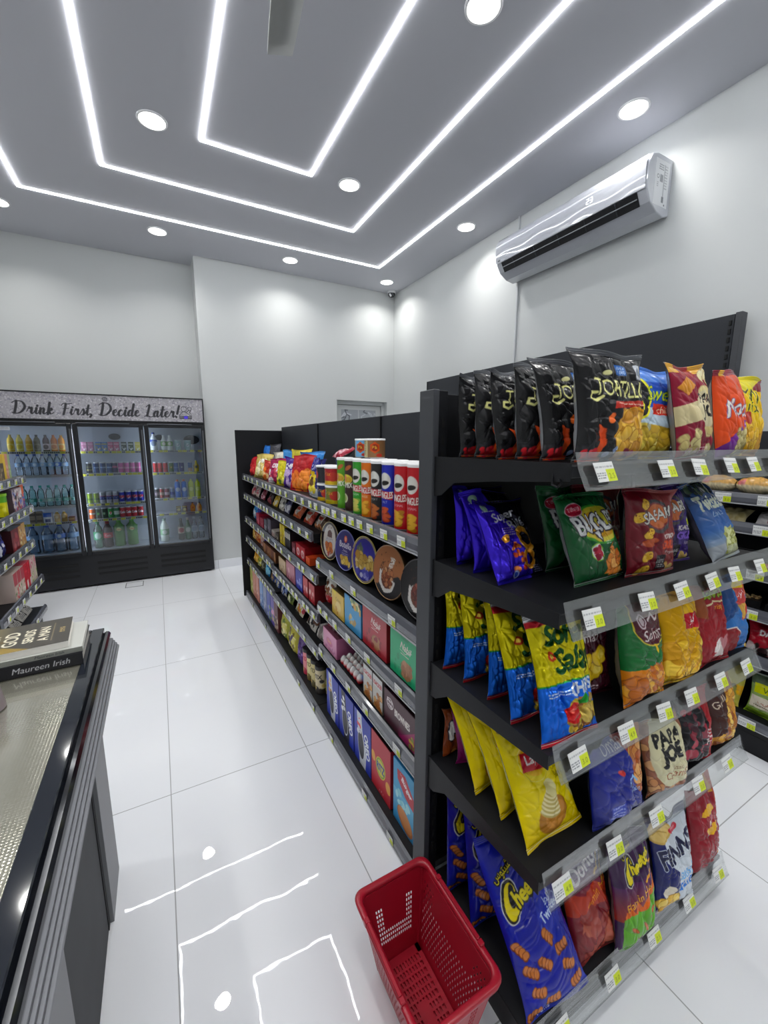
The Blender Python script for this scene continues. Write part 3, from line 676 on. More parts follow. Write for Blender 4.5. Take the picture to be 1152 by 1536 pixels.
for k, x in enumerate((-1.185, -1.122, -1.060, -1.000, -.942, -.886, -.830)):
    bottle(f'clear water bottle, {ORD[k]} from left on the left door\'s second shelf', x, Y1, 1.166, .212, .0295, '#cfe4f0', '#3a5aa8', L1('#9fc4e8', '#e4f0fa') if k != 5 else L1('#5f7fd0', '#e4f0fa'), 'small water bottles in the cooler', clear=PET, name='water_bottle', lz=(.42, .6))
for k, x in enumerate((-1.18, -1.114, -1.049, -.983, -.920, -.856, -.796)):
    bottle(f'teal water bottle, {ORD[k]} from left on the left door\'s third shelf', x, Y1, .856, .212, .031, '#bfe8e4', '#3fa596', L1('#3f9a8c', '#a8dcd2') if k % 2 else L1('#b8dcd8', '#4fa89c'), 'teal water bottles in the cooler', clear=PETT, name='water_bottle', lz=(.25, .4))
def carton(x, y, z, w, d, h, art, label, cat, group, side='#888888', name='carton', rz=0, top=None, mats=None):
    return place(name, printed_box_mesh(name, w, d, h, art, side, top or side, mats=mats), TM(x, y, z, rz), label, cat, group)
def simp(w, h, col, *ops, res=2.5):
    A = Art(w, h, res, col)
    for o in ops:
        k = o[0]
        if k == 'e': A.ell(w*o[1], h*o[2], w*o[3], h*o[4], o[5])
        elif k == 'r': A.rect(w*o[1], h*o[2], w*o[3], h*o[4], o[5])
        elif k == 't': A.text(o[1], w*o[2], h*o[3], h*o[4], o[5], maxw=w*.88, bold=o[6] if len(o) > 6 else 0)
        elif k == 'b': A.bits(w*o[1], h*o[2], w*o[3], h*o[4], o[5], o[6], min(w, h)*o[7], min(w, h)*o[8], 3)
    return A
gd = 'dairy and bakery packs on the cooler\'s fourth shelf'
for k, x in enumerate((-1.135, -1.082)):
    for j in (0, 1): carton(x, Y1, .691+j*.062, .045, .05, .06, simp(4.5, 6, '#a89a86', ('r', 0, .3, 1, .7, '#6f6458')), f'tan stacked cup pack, {["left", "right"][k]} column, {["lower", "upper"][j]} one, on the cooler\'s fourth shelf', 'cup', gd, '#8f8474', 'cup_pack')
carton(-1.016, Y1, .691, .068, .06, .105, simp(6.8, 10.5, '#e8ecf2', ('r', 0, .62, 1, 1, '#3a6fd0'), ('r', .2, .12, .8, .4, '#2d3f78'), ('e', .5, .5, .2, .1, '#ffffff')), 'blue and white tub on the fourth shelf of the left door', 'tub', gd, '#d8dde6', 'tub')
for k, x in enumerate((-.944, -.886)): bottle(f'small golden bottle with white cap, {["left", "right"][k]} of the pair on the fourth shelf', x, Y1, .691, .115, .026, '#c9a24a', '#eeeae0', L1('#b08a3a', '#e0c890'), gd, neck=.35)
carton(-.826, Y1, .691, .05, .06, .05, simp(5, 5, '#7a4a2a', ('r', 0, .4, 1, .75, '#b89058')), 'flat brown pack at the right end of the fourth shelf, left door', 'pack', gd, '#6a4024', 'carton')
for k, (x, r, h) in enumerate(((-1.272, .045, .28), (-1.165, .05, .29), (-1.05, .052, .29), (-.945, .052, .295), (-.840, .048, .295))):
    bottle(f'large blue tinted water bottle, {ORD[k]} from left on the cooler floor behind the left door', x, Y1+.03, .38, h, r, '#8fb4d8', '#3a5aa8', L1('#6f8fd0', '#dfe8f4') if k == 3 else L1('#8aa8c8', '#a8c0d8'), 'large water bottles on the cooler floor', clear=sheet_glass('blue_bottle', (.62, .78, .92), .06, .05, .08), name='water_bottle', neck=.32, lz=(.5, .66))
# middle door
g2 = 'cartons on the middle door\'s top shelf'
T2 = [('#c88aa8', '#e8c0d0', 'mauve pink carton, first from left on the middle door\'s top shelf'), ('#c88aa8', '#e0b4c8', 'mauve pink carton, second from left on the middle door\'s top shelf'), ('#6f8fc8', '#d8c050', 'blue and yellow carton, left of its pair on the middle door\'s top shelf'), ('#7a98cc', '#e0c858', 'blue and yellow carton, right of its pair on the middle door\'s top shelf'), ('#d87a98', '#f0c8d8', 'rose carton under the dark vent, left of two'), ('#d87a98', '#f4d0dc', 'rose carton under the dark vent, right of two'), ('#4a5248', '#d0d4cc', 'black and white patterned carton, left of two in the middle door'), ('#4a5a44', '#d4d8c8', 'black and white patterned carton, right of two in the middle door'), ('#d8cc6a', '#e8e0a0', 'pale yellow carton at the right end of the middle door\'s top shelf')]
for x, (a, b, lb) in zip((-.650, -.597, -.531, -.48, -.425, -.373, -.308, -.245, -.184), T2): carton(x, Y1, 1.396, .046, .05, .098, simp(4.6, 9.8, a, ('b', .05, .1, .95, .5, 9, [b, '#ffffff', a], .1, .2), ('r', 0, .72, 1, .82, b)), lb, 'carton', g2, a)
def cans(xs, y, z, specs, group):
    for x, (kw, lb) in zip(xs, specs):
        place('drink_can', can_mesh(**kw), TM(x, y, z), lb, 'can', group)
g2b = 'slim cans on the second shelf of the middle door'
cans((-.632, -.571, -.513, -.455, -.408), Y1, 1.166, [(dict(col='#22262a', band=[(.3, .36, '#c0c060'), (.6, .66, '#8a9060')], r=.026), 'black energy drink can at the left of the middle door')]+[(dict(col='#33507e', band=[(.5, .62, '#8aa4cc')], r=.026), f'steel blue can, {ORD[k]} of three, middle door second shelf') for k in range(3)]+[(dict(col='#4a3f66', band=[(.5, .7, '#c06a90')], r=.024), 'purple and pink can between blue and pink ones in the cooler')], g2b)
cans((-.355, -.302, -.249, -.197), Y1, 1.166, [(dict(col='#d070a8', band=[(.4, .55, '#e8a8cc')], r=.0255), f'pink can, {ORD[k]} from left of four in the middle door') for k in range(4)], g2b)
g2c = 'cans on the third shelf of the middle door'
cans((-.655, -.600), Y1, .856, [(dict(col='#8fa83a', band=[(.3, .5, '#5a7a2a')], r=.025), f'lime green can, {["left", "right"][k]} one, third shelf of the middle door') for k in range(2)], g2c)
for row, yy in enumerate((Y1, Y2)):
    pos = ['front', 'rear'][row]
    cans((-.544, -.486, -.430), yy, .856, [(dict(col='#b9bcc4', band=[(.3, .4, '#2a3a80'), (.62, .68, '#c02a3a')], txt=('PEPSI', '#2a3a80')), f'silver cola can, {ORD[k]} from left of three, {pos} row in the cooler') for k in range(3)], g2c)
    cans((-.372, -.312, -.254, -.199), yy, .856, [(dict(col='#1f2f9a', blob=('#e4e6f0', 1.5), txt=('PEPSI', '#c02a3a')), f'royal blue cola can, {ORD[k]} from left of four, {pos} row in the cooler') for k in range(4)], g2c)
g2d = 'cans on the fourth shelf of the middle door'
cans((-.651, -.596, -.545, -.488, -.436), Y1, .691, [(dict(col='#e07028', band=[(.45, .62, '#f0e0d0')]), 'orange soda can at the left of the fourth shelf'), (dict(col='#1f3a26', blob=('#58b04a', 1.0)), 'dark green can, left of two on the fourth shelf'), (dict(col='#1f3a26', blob=('#a8c8a0', 1.0)), 'dark green can, right of two on the fourth shelf'), (dict(col='#2f8a40', blob=('#e8e8e0', 1.3), txt=('7', '#d03030')), 'green soda can with white spot on the fourth shelf'), (dict(col='#2a7a4a', band=[(.3, .7, '#d4e4d8')]), 'green and white can beside the red cans')], g2d)
cans((-.380, -.325, -.271, -.214), Y1, .691, [(dict(col='#b81f2c', txt=('Cola', '#ffffff')), f'red cola can, {ORD[k]} from left of four on the fourth shelf') for k in range(4)], g2d)
g2e = 'large soda bottles on the cooler floor'
bottle('light green lemon soda bottle, leftmost large bottle behind the middle door', -.622, Y1+.02, .38, .29, .043, '#58a878', '#3f8a58', L1('#4fa070', '#c8e0d0'), g2e, clear=sheet_glass('mint_bottle', (.3, .7, .45), .05, .05, .12), name='soda_bottle')
bottle('dark cola bottle with red label on the cooler floor', -.535, Y1+.02, .38, .28, .044, '#3a2420', '#8a2a2a', L1('#c02a34', None, 'Cola'), g2e, name='soda_bottle', lz=(.38, .58))
for k, x in enumerate((-.432, -.312)): bottle(f'large bright green soda bottle, {["left", "right"][k]} of two on the cooler floor', x, Y1+.03, .38, .292, .052, '#4f8a3a', '#5aa83a', L1('#3f7a34', '#c8dc90', 'Dew', '#d03a3a'), g2e, name='soda_bottle', lz=(.55, .75))
# right door
g3 = 'drinks behind the right cooler door'
bottle('white milk bottle with blue cap on the top shelf of the right door', -.030, Y1, 1.401, .195, .034, '#e8ecec', '#2a4a9a', L1('#e8ecec', '#7a8aa0', band='#3a5ab0'), g3, name='milk_bottle', lz=(.2, .6), neck=.4)
for k, x in enumerate((.066, .124)): bottle(f'white yoghurt drink bottle with green label, {["left", "right"][k]} of two', x, Y1, 1.401, .165, .030, '#e6eae4', '#e8ece8', L1('#7aa860', '#e8e4d8'), g3, name='milk_bottle', lz=(.3, .6), neck=.4)
for k, x in enumerate((.203, .301)): 
    t = thing('yoghurt_cup', f'pale teal yoghurt cup, {["left", "right"][k]} of two on the top shelf', 'cup', (x, Y1, 1.401), group=g3); m = MB(); m.lathe([(.026, 0), (.036, .105)], hx('#a8c4c4'), 18); m.build('cup', PLAST, t)
    m = MB(); m.lathe([(.038, .105), (.038, .113)], hx('#c8d8d8'), 18); m.build('lid', PLAST, t); m = MB(); wrap_cyl(m, L1('#9ab8ba', '#e8f0f0', 'UP', '#3a5a68')(19, 5), .0345, .035); m.build('label', PAPER, t)
cans((-.035, .013, .063, .119, .168, .224, .310), Y1, 1.156, [(dict(col='#b8242c', r=.0235, band=[(.3, .4, '#8a1a20')]), f'red can, {ORD[k]} from left on the right door\'s second shelf') for k in range(3)]+[(dict(col='#4a6a34', blob=('#c8b060', .8), r=.024), 'olive green can on the right door\'s second shelf'), (dict(col='#3f62a4', r=.024, band=[(.4, .5, '#8aa4d8')]), 'medium blue can on the right door\'s second shelf'), (dict(col='#2a2f78', blob=('#c8ccd8', .7), r=.025), 'navy can with pale badge on the right door\'s second shelf'), (dict(col='#4a6aa0', band=[(.0, .4, '#b8a088')], r=.022), 'blue and tan can beside the yellow bottle')], g3)
bottle('small yellow shaped bottle at the right end of the second shelf', .374, Y1, 1.156, .13, .028, '#d8c03a', '#e0c840', L1('#c8a830', '#4a4a48'), g3, neck=.45)
for row, yy in enumerate((Y1, Y2)):
    pos = ['front', 'rear'][row]
    cans((-.042, .006, .056, .110), yy, .871, [(dict(col=c, band=[(.3, .62, d)], r=.0235), f'{n} can, {pos} row, third shelf of the right door') for c, d, n in (('#3a3438', '#9a8a90', 'charcoal'), ('#9a3a34', '#c8b0a0', 'brick red'), ('#7a2038', '#d0b8c0', 'maroon and silver'), ('#8a98b8', '#3a4a90', 'silver blue'))], g3)
for k, x in enumerate((.166, .232)): bottle(f'blue sports drink bottle with orange cap, {["left", "right"][k]} of two', x, Y1, .871, .205, .030, '#2f78d0', '#d87a48', L1('#2a6ac8', '#d8e4f4'), g3, neck=.22, name='sports_bottle')
for k, x in enumerate((.305, .372)): bottle(f'yellow green sports drink bottle, {["left", "right"][k]} of two', x, Y1, .871, .205, .030, '#c8d42a', '#b8c43a', L1('#b8c82a', '#e4e890'), g3, neck=.22, name='sports_bottle')
for k, x in enumerate((.159, .221)): carton(x, Y1, .701, .05, .05, .075, simp(5, 7.5, '#6a6048', ('e', .5, .5, .34, .2, '#d8cc8a'), ('r', 0, .85, 1, 1, '#c8b85a')), f'small brown pot with cream label, {["left", "right"][k]} of two', 'pot', g3, '#5a5240', 'dessert_pot')
for k, x in enumerate((.306, .375)): bottle(f'small orange bottle with black cap, {["left", "right"][k]} of two', x, Y1, .701, .11, .027, '#d89028', '#2a2a2c', L1('#e0a030', '#c06020'), g3, neck=.4)
bottle('white and pale green milk bottle alone on the cooler floor, right door', .0, Y1+.02, .38, .265, .045, '#dfe8dc', '#8aa090', L1('#8ab088', '#e8ece0'), g3, name='milk_bottle', lz=(.3, .55), neck=.35)
bottle('dark glass bottle with cream label on the cooler floor', .170, Y1+.02, .38, .25, .036, '#3a3a30', '#6a5a4a', L1('#c8b8a8', '#a04a50'), g3, neck=.45)
bottle('green glass bottle on the cooler floor, right door', .240, Y1+.02, .38, .25, .034, '#4a7a58', '#c8c8b8', L1('#7a9a80', '#d8dcd0'), g3, neck=.45)
for k, x in enumerate((.308, .380)): bottle(f'clear glass bottle, {["left", "right"][k]} of two at the right of the cooler floor', x, Y1+.02, .38, .255, .033, '#c0ccd4', ['#c0c8d0', '#4a5058'][k], L1('#b0bcc8', '#8a98a8'), g3, clear=PET, neck=.35)
# ------------------------------------------------------------------ shelving: price rails and tags
RAILG = mat('price_rail_grey', '#5c5e66', .22, coat=.5)
RAILL = mat('rail_edge', '#a6a8ac', .3)
def tag_mesh(seed, w=.054, h=.036):
    A = Art(w*100, h*100, 8, '#dfe0df'); R = random.Random(seed)
    A.rect(A.w*.52, 0, A.w, A.h*.62, '#c3cf2e'); A.text(random.Random(seed).choice(['2.5', '3.0', '1.5', '4.9', '1.0', '6.5']), A.w*.76, A.h*.15, A.h*.26, '#6d7a1c')
    A.smallprint(.25, A.h*.72, A.w*.95, 1, .5, '#9a9c9e', seed); A.smallprint(.25, A.h*.42, A.w*.48, 3, .42, '#6f7276', seed+1)
    g = A.out(); u, v = np.meshgrid(np.linspace(0, 1, g.shape[1]), np.linspace(0, 1, g.shape[0])); mb = MB()
    P = np.stack([(u-.5)*w, -.0006*np.ones_like(u), (v-.5)*h], -1); mb.grid(P, g, 0, False); mb.grid(P+np.array([0, .0009, 0]), hx('#dfe0df'), 0, False, flip=True)
    return mb.mesh('price_tag', TAGP)
TAGS = [tag_mesh(k) for k in range(5)]
_tn = [0]
def put_tag(parent, M):
    _tn[0] += 1
    o = bpy.data.objects.new('price_tag', TAGS[_tn[0] % 5]); COL.objects.link(o); o.parent = parent; o.matrix_local = M
def part(name, L, m, parent, bev=.002, off=(0, 0, 0)):
    mb = MB(); o = np.array(off)
    for a, b in L: mb.box(np.array(a)-o, np.array(b)-o, bev=bev)
    return mb.build(name, m, parent)
TILT = math.radians(14)
def rail(parent, x0, x1, y0, y1, z, axis, sgn, off, clear=False, tags=(), tagscale=1.0, hgt=.052):
    """price rail along an edge. axis 'y': runs along Y facing sgn*X; axis 'x': runs along X facing -Y"""
    o = np.array(off); h2 = hgt/2
    prof = [(.0, h2), (.010, h2-.004), (.016, .004), (.017, -h2+.012), (.013, -h2), (0, -h2)]
    mb = MB()
    if axis == 'y':
        M = Matrix(((sgn, 0, 0, x0-o[0]), (0, 0, 1, 0-o[1]), (0, 1, 0, z-o[2]), (0, 0, 0, 1))); a, b = y0, y1
    else:
        M = Matrix(((0, 0, 1, -o[0]), (-1, 0, 0, y0-o[1]), (0, 1, 0, z-o[2]), (0, 0, 0, 1))); a, b = x0, x1
    pts = prof if not clear else [(-.002, .036), (.001, .036), (.010, .008), (.026, -h2), (.030, -h2-.004), (.026, -h2-.007), (.022, -h2), (.0065, .006)]
    mb.prism(pts, a, b, M=M)
    if axis == 'y' and sgn > 0 or axis == 'x': mb.f = [(f[:, ::-1], p, q) for f, p, q in mb.f]
    r = mb.build('price_rail', ACRYL if clear else RAILG, parent)
    if not clear:
        mb = MB(); mb.prism([(.008, -h2-.003), (.0165, -h2-.003), (.0165, -h2+.002), (.008, -h2+.002)], a, b, M=M); mb.build('rail_lower_edge', RAILL, parent)
    for t in tags:
        if axis == 'y': TMx = Matrix.Translation((x0+sgn*.0185-o[0], t-o[1], z-o[2]-.002))@Matrix.Rotation(-math.pi/2 if sgn < 0 else math.pi/2, 4, 'Z')@Matrix.Rotation(.05, 4, 'X')
        else: TMx = Matrix.Translation((t-o[0], y0-.0205-o[1], z-o[2]+.000))@Matrix.Rotation(-.42, 4, 'X')@Matrix.Rotation(random.Random(int(t*1000)).uniform(-.08, .08), 4, 'Y')
        put_tag(parent, TMx@Matrix.Scale(tagscale, 4))
    return r
def upright(name, x0, x1, y0, y1, h, parent, off, face=None):
    u = part(name, [((x0, y0, 0), (x1, y1, h))], BLACK, parent, .003, off)
    return u
def slots(parent, pts, size, off):
    mb = MB(); o = np.array(off)
    for p in pts: mb.box(np.array(p)-np.array(size)/2-o, np.array(p)+np.array(size)/2-o)
    return mb.build('slot_row', mat('slot_dark', '#050506', .8), parent)

# ------------------------------------------------------------------ aisle gondola (three bays along Y, goods facing the aisle)
GO = (.655, 1.0, 0)
gon = thing('gondola_shelving', 'long black gondola shelving full of snacks and biscuits along the aisle', 'shelving', GO)
BAYS = [(1.0, 2.0), (2.0, 3.0), (3.0, 4.05)]
for y0, y1 in BAYS: part('back_panel', [((1.07, y0+.003, .10), (1.09, y1-.003, 1.637))], CHARC, gon, .002, GO)
for y in (2.0, 3.0): part('upright', [((1.062, y-.0028, .1), (1.098, y+.0028, 1.632))], BLACK, gon, 0, GO)
part('end_panel', [((.640, 4.052, 0), (1.52, 4.075, 1.605))], BLACK, gon, .003, GO)
part('kick_plate', [((.668, 1.0, 0), (1.50, 4.05, .05))], GREYM, gon, .002, GO)
SZ = {0: [1.18, .88, .64, .397], 1: [1.18, 1.0, .78, .565, .35], 2: [1.18, 1.0, .78, .585, .365]}
NT = {(0, 0): [1.13, 1.25, 1.36, 1.45, 1.53, 1.61, 1.72, 1.80, 1.86, 1.97], (0, 1): [1.19, 1.52, 1.77, 1.96], (0, 2): [1.14, 1.39, 1.58, 1.74, 1.86, 1.95], (0, 3): [1.15, 1.41, 1.59, 1.77, 1.95]}
rt = random.Random(11)
for b, (y0, y1) in enumerate(BAYS):
    for k, z in enumerate(SZ[b]):
        y0 = 2.068 if (b, k) == (1, 1) else BAYS[b][0]
        zs = z+.012; s = part('shelf', [((.70, y0+.004, zs-.022), (1.068, y1-.004, zs)), ((.70, y0+.004, zs-.05), (1.06, y0+.010, zs-.022))], BLACK, gon, .001, GO)
        if (b, k) in NT: tg = NT[(b, k)]
        else:
            tg = []; y = y0+.06
            while y < y1-.04: tg.append(y); y += rt.uniform(.075, .2)
        rail(s, .697, 0, y0+.004, y1-.004, z, 'y', -1, GO, tags=tg, tagscale=.95)
    y0 = BAYS[b][0]; zb = .056; s = part('base_deck', [((.672, y0+.002, .05), (1.068, y1-.002, zb))], BLACK, gon, .001, GO)
    rail(s, .671, 0, y0+.002, y1-.002, .034, 'y', -1, GO, tags=[[1.15, 1.37, 1.75], [2.03, 2.30, 2.62], [3.2, 3.7]][b], tagscale=.85, hgt=.05)

# ------------------------------------------------------------------ end display of crisps facing the shop front
EO = (.655, .93, 0); EX0, EX1 = .662, 1.590
endc = thing('end_display', 'black end display with five tilted price rails packed with crisp bags', 'shelving', EO)
part('upright', [((.652, .925, 0), (.672, .992, 1.638))], mat('upright_grey', '#3b3d42', .5), endc, .002, EO)
part('upright', [((1.582, .925, 0), (1.602, .992, 1.638))], mat('upright_grey', '#3b3d42', .5), endc, .002, EO)
part('slotted_post', [((.673, .93, 0), (.703, .97, 1.636))], BLACK, endc, .001, EO)
part('slotted_post', [((1.551, .93, 0), (1.581, .97, 1.636))], BLACK, endc, .001, EO)
for x in (.688, 1.566): slots(endc, [(x, .9295, .2+.045*k) for k in range(31)], (.008, .002, .026), EO)
part('back_panel', [((.704, .95, .10), (1.55, .965, 1.63))], BLACK, endc, .001, EO)
part('base_plinth', [((EX0+.01, .51, 0), (EX1-.01, .928, .085))], BLACK, endc, .002, EO)
ESZ = [1.458, 1.169, .857, .544]
ET = [[.726, .934, 1.066, 1.212, 1.329, 1.47], [.731, .917, 1.058, 1.201, 1.318, 1.467], [.726, .895, 1.049, 1.176, 1.331, 1.485], [.71, .899, 1.077, 1.288, 1.457], [.754, .958, 1.152, 1.343, 1.525]]
mir = Matrix(((0, 0, 1, 0), (1, 0, 0, 0), (0, 1, 0, 0), (0, 0, 0, 1)))
for k, z in enumerate(ESZ):
    s = part('shelf', [((EX0, .50, z-.024), (EX1, .925, z))], BLACK, endc, .002, EO)
    for x in (EX0-.002, EX1-.001):
        mb = MB(); mb.prism([(.50-EO[1], z-.030), (.50-EO[1], z+.003), (.925-EO[1], z+.003), (.925-EO[1], z-.105), (.895-EO[1], z-.100), (.84-EO[1], z-.062), (.70-EO[1], z-.046)], x-EO[0], x+.003-EO[0], M=mir)
        mb.build('shelf_bracket', BLACK, s)
    rail(s, EX0+.005, EX1-.005, .497, 0, z-.012, 'x', -1, EO, clear=True, tags=ET[k], tagscale=1.05)
s = part('base_shelf', [((EX0, .50, .088), (EX1, .925, .102))], BLACK, endc, .002, EO)
rail(s, EX0+.005, EX1-.005, .497, 0, .09, 'x', -1, EO, clear=True, tags=ET[4], tagscale=1.05)
tag_h = thing('rail_hook', 'small black plastic hook hanging on the top shelf edge', 'hook', (.668, .54, 1.43)); mb = MB()
mb.tube([(-.006, 0, .02), (-.010, -.002, .0), (-.011, -.004, -.010), (-.011, -.016, -.014), (-.011, -.024, -.006), (-.011, -.020, .001)], .0022, n=6); mb.build('hook_wire', BLACK, tag_h)

# ------------------------------------------------------------------ wall shelving on the right
WO = (2.93, 1.2, 0)
wal = thing('wall_shelving', 'tall black wall shelving along the right wall behind the crisps', 'shelving', WO)
for y0, y1, h in ((.2, 1.195, 1.56), (1.205, 2.225, 2.2), (2.235, 3.235, 2.2), (3.245, 4.19, 2.2)): part('back_panel', [((2.86, y0, .10), (2.88, y1, h))], CHARC, wal, .001, WO)
part('upright', [((2.852, 1.168, 0), (2.91, 1.20, 2.205))], mat('upright_grey', '#3b3d42', .5), wal, .002, WO)
slots(wal, [(2.857, 1.222, 1.3+.045*k) for k in range(20)], (.008, .012, .026), WO)
for y in (2.23, 3.24, 4.195): part('upright', [((2.856, y-.004, 0), (2.90, y+.004, 2.2))], BLACK, wal, 0, WO)
part('upright', [((2.852, .17, 0), (2.91, .20, 1.56))], BLACK, wal, .002, WO)
part('kick_plate', [((2.43, .2, 0), (2.85, 4.19, .10))], BLACK, wal, .002, WO)
for y0, y1 in ((.2, 1.165), (1.21, 2.22), (2.24, 3.23), (3.25, 4.19)):
    zs = (1.235, 1.095, .88, .685, .46) if y0 < 1 else (1.5, 1.2, .9, .6)
    for z in zs:
        s = part('shelf', [((2.47, y0, z-.01), (2.855, y1, z+.012))], BLACK, wal, .001, WO)
        rail(s, 2.467, 0, y0, y1, z, 'y', -1, WO, tags=[y0+.1+.17*k for k in range(6)] if y0 < 1 else (), tagscale=1.25)
    s = part('base_deck', [((2.43, y0, .10), (2.855, y1, .168))], BLACK, wal, .001, WO)
    rail(s, 2.427, 0, y0, y1, .158, 'y', -1, WO, tags=[y0+.12+.21*k for k in range(5)] if y0 < 1 else (), tagscale=1.25, hgt=.042)

# ------------------------------------------------------------------ shelving on the left wall
LO = (-1.38, 4.25, 0)
lef = thing('wall_shelving', 'low grey shelving at the left edge in front of the cooler', 'shelving', LO)
LY0, LY1 = 3.2, 4.24
part('back_panel', [((-1.385, LY0, .1), (-1.37, LY1, 1.5))], BLACK, lef, .001, LO)
part('kick_plate', [((-1.36, LY0, 0), (-.955, LY1-.02, .10))], GREYM, lef, .002, LO)
for k, (z, xf) in enumerate(((1.205, -.937), (.972, -.912), (.69, -.934), (.388, -.910))):
    s = part('shelf', [((-1.37, LY0, z-.01), (xf-.02, LY1, z+.012))], BLACK, lef, .001, LO)
    rail(s, xf-.018, 0, LY0, LY1, z, 'y', 1, LO, tags=[LY0+.10+.165*j for j in range(6)], tagscale=1.1, hgt=.06)
s = part('base_deck', [((-1.37, LY0, .10), (-.935, LY1, .14))], BLACK, lef, .001, LO)
rail(s, -.934, 0, LY0, LY1, .13, 'y', 1, LO, tags=[3.9], tagscale=1.1, hgt=.05)

# ------------------------------------------------------------------ sales counter with a glass inset top
CO = (-.5, 1.0, 0)
cnt = thing('sales_counter', 'dark sales counter with fluted edge and pale glass inset top', 'counter', CO)
cgl = mat('counter_gloss_black', '#20242c', .05, coat=.3); cbk = mat('counter_edge_black', '#0e1016', .08, coat=.8)
CY0, CY1 = -.55, 1.546
part('top_frame', [((-.231, CY0, .874), (-.198, CY1, .900)), ((-.95, CY1-.02, .874), (-.231, CY1, .900)), ((-.95, CY0, .874), (-.90, CY1-.02, .90)), ((-.90, CY0, .874), (-.231, CY0+.05, .90))], cgl, cnt, .002, CO)
mb = MB(); mb.prism([(-.198, .874), (-.198, .889), (-.192, .894), (-.185, .893), (-.180, .886), (-.180, .874)], CY0-CO[1], CY1-.018-CO[1], M=Matrix(((1, 0, 0, -CO[0]), (0, 0, 1, 0), (0, 1, 0, 0), (0, 0, 0, 1))))
mb.f = [(f[:, ::-1], p, q) for f, p, q in mb.f]; mb.build('edge_bead', cbk, cnt)
mb = MB(); pr_ = [(-.198, .8735)]
for k in range(4): x = -.179+k*.0048; z = .8735-k*.0085; pr_ += [(x, z), (x+.0040, z-.0014), (x+.0044, z-.0072), (x+.0028, z-.0085)]
pr_ += [(-.162, .838), (-.198, .838)]
mb.prism(pr_, CY0-CO[1], CY1-.03-CO[1], M=Matrix(((1, 0, 0, -CO[0]), (0, 0, 1, 0), (0, 1, 0, 0), (0, 0, 0, 1)))); mb.f = [(f[:, ::-1], p, q) for f, p, q in mb.f]
mb.build('fluted_edge', mat('fluted_grey', '#6f7176', .38, .3), cnt)
def inset_mat():
    m = bpy.data.materials.new('ribbed_inset_glass'); m.use_nodes = True; nt = m.node_tree; b = nt.nodes['Principled BSDF']; N = nt.nodes.new; L = nt.links.new
    b.inputs['Base Color'].default_value = H4('#9a988a'); b.inputs['Roughness'].default_value = .15; b.inputs['Metallic'].default_value = .5; b.inputs['Coat IOR'].default_value = 1.9; b.inputs['Coat Weight'].default_value = 1; b.inputs['Coat Roughness'].default_value = .03
    tc = N('ShaderNodeTexCoord'); v = N('ShaderNodeTexVoronoi'); v.inputs['Scale'].default_value = 170; v.inputs['Randomness'].default_value = 0
    bp = N('ShaderNodeBump'); bp.inputs['Strength'].default_value = .2; bp.inputs['Distance'].default_value = .002; L(tc.outputs['Object'], v.inputs['Vector']); L(v.outputs['Distance'], bp.inputs['Height']); L(bp.outputs[0], b.inputs['Normal'])
    return m
part('glass_inset', [((-.90, CY0+.05, .878), (-.231, CY1-.02, .897))], inset_mat(), cnt, 0, CO)
part('carcass', [((-.93, CY0+.03, 0), (-.262, CY1-.02, .874))], GREYM, cnt, 0, CO)
pil = mat('pilaster_grey', '#77797c', .45)
part('pilaster', [((-.2615, 1.347, 0), (-.237, 1.537, .80)), ((-.2615, CY0+.03, 0), (-.237, .868, .80))], pil, cnt, .001, CO)
part('shadow_gap', [((-.2615, 1.325, 0), (-.248, 1.346, .80))], BLACK, cnt, 0, CO)
part('brushed_panel', [((-.2615, .869, 0), (-.250, 1.324, .80))], mat('brushed_dark', '#2c2e32', .6, vary=.4, spec=.3), cnt, .001, CO)
part('under_rail', [((-.2615, CY0, .80), (-.236, CY1-.035, .8735)), ((-.2355, CY0, .838), (-.199, CY1-.035, .8735))], GREYM, cnt, 0, CO)
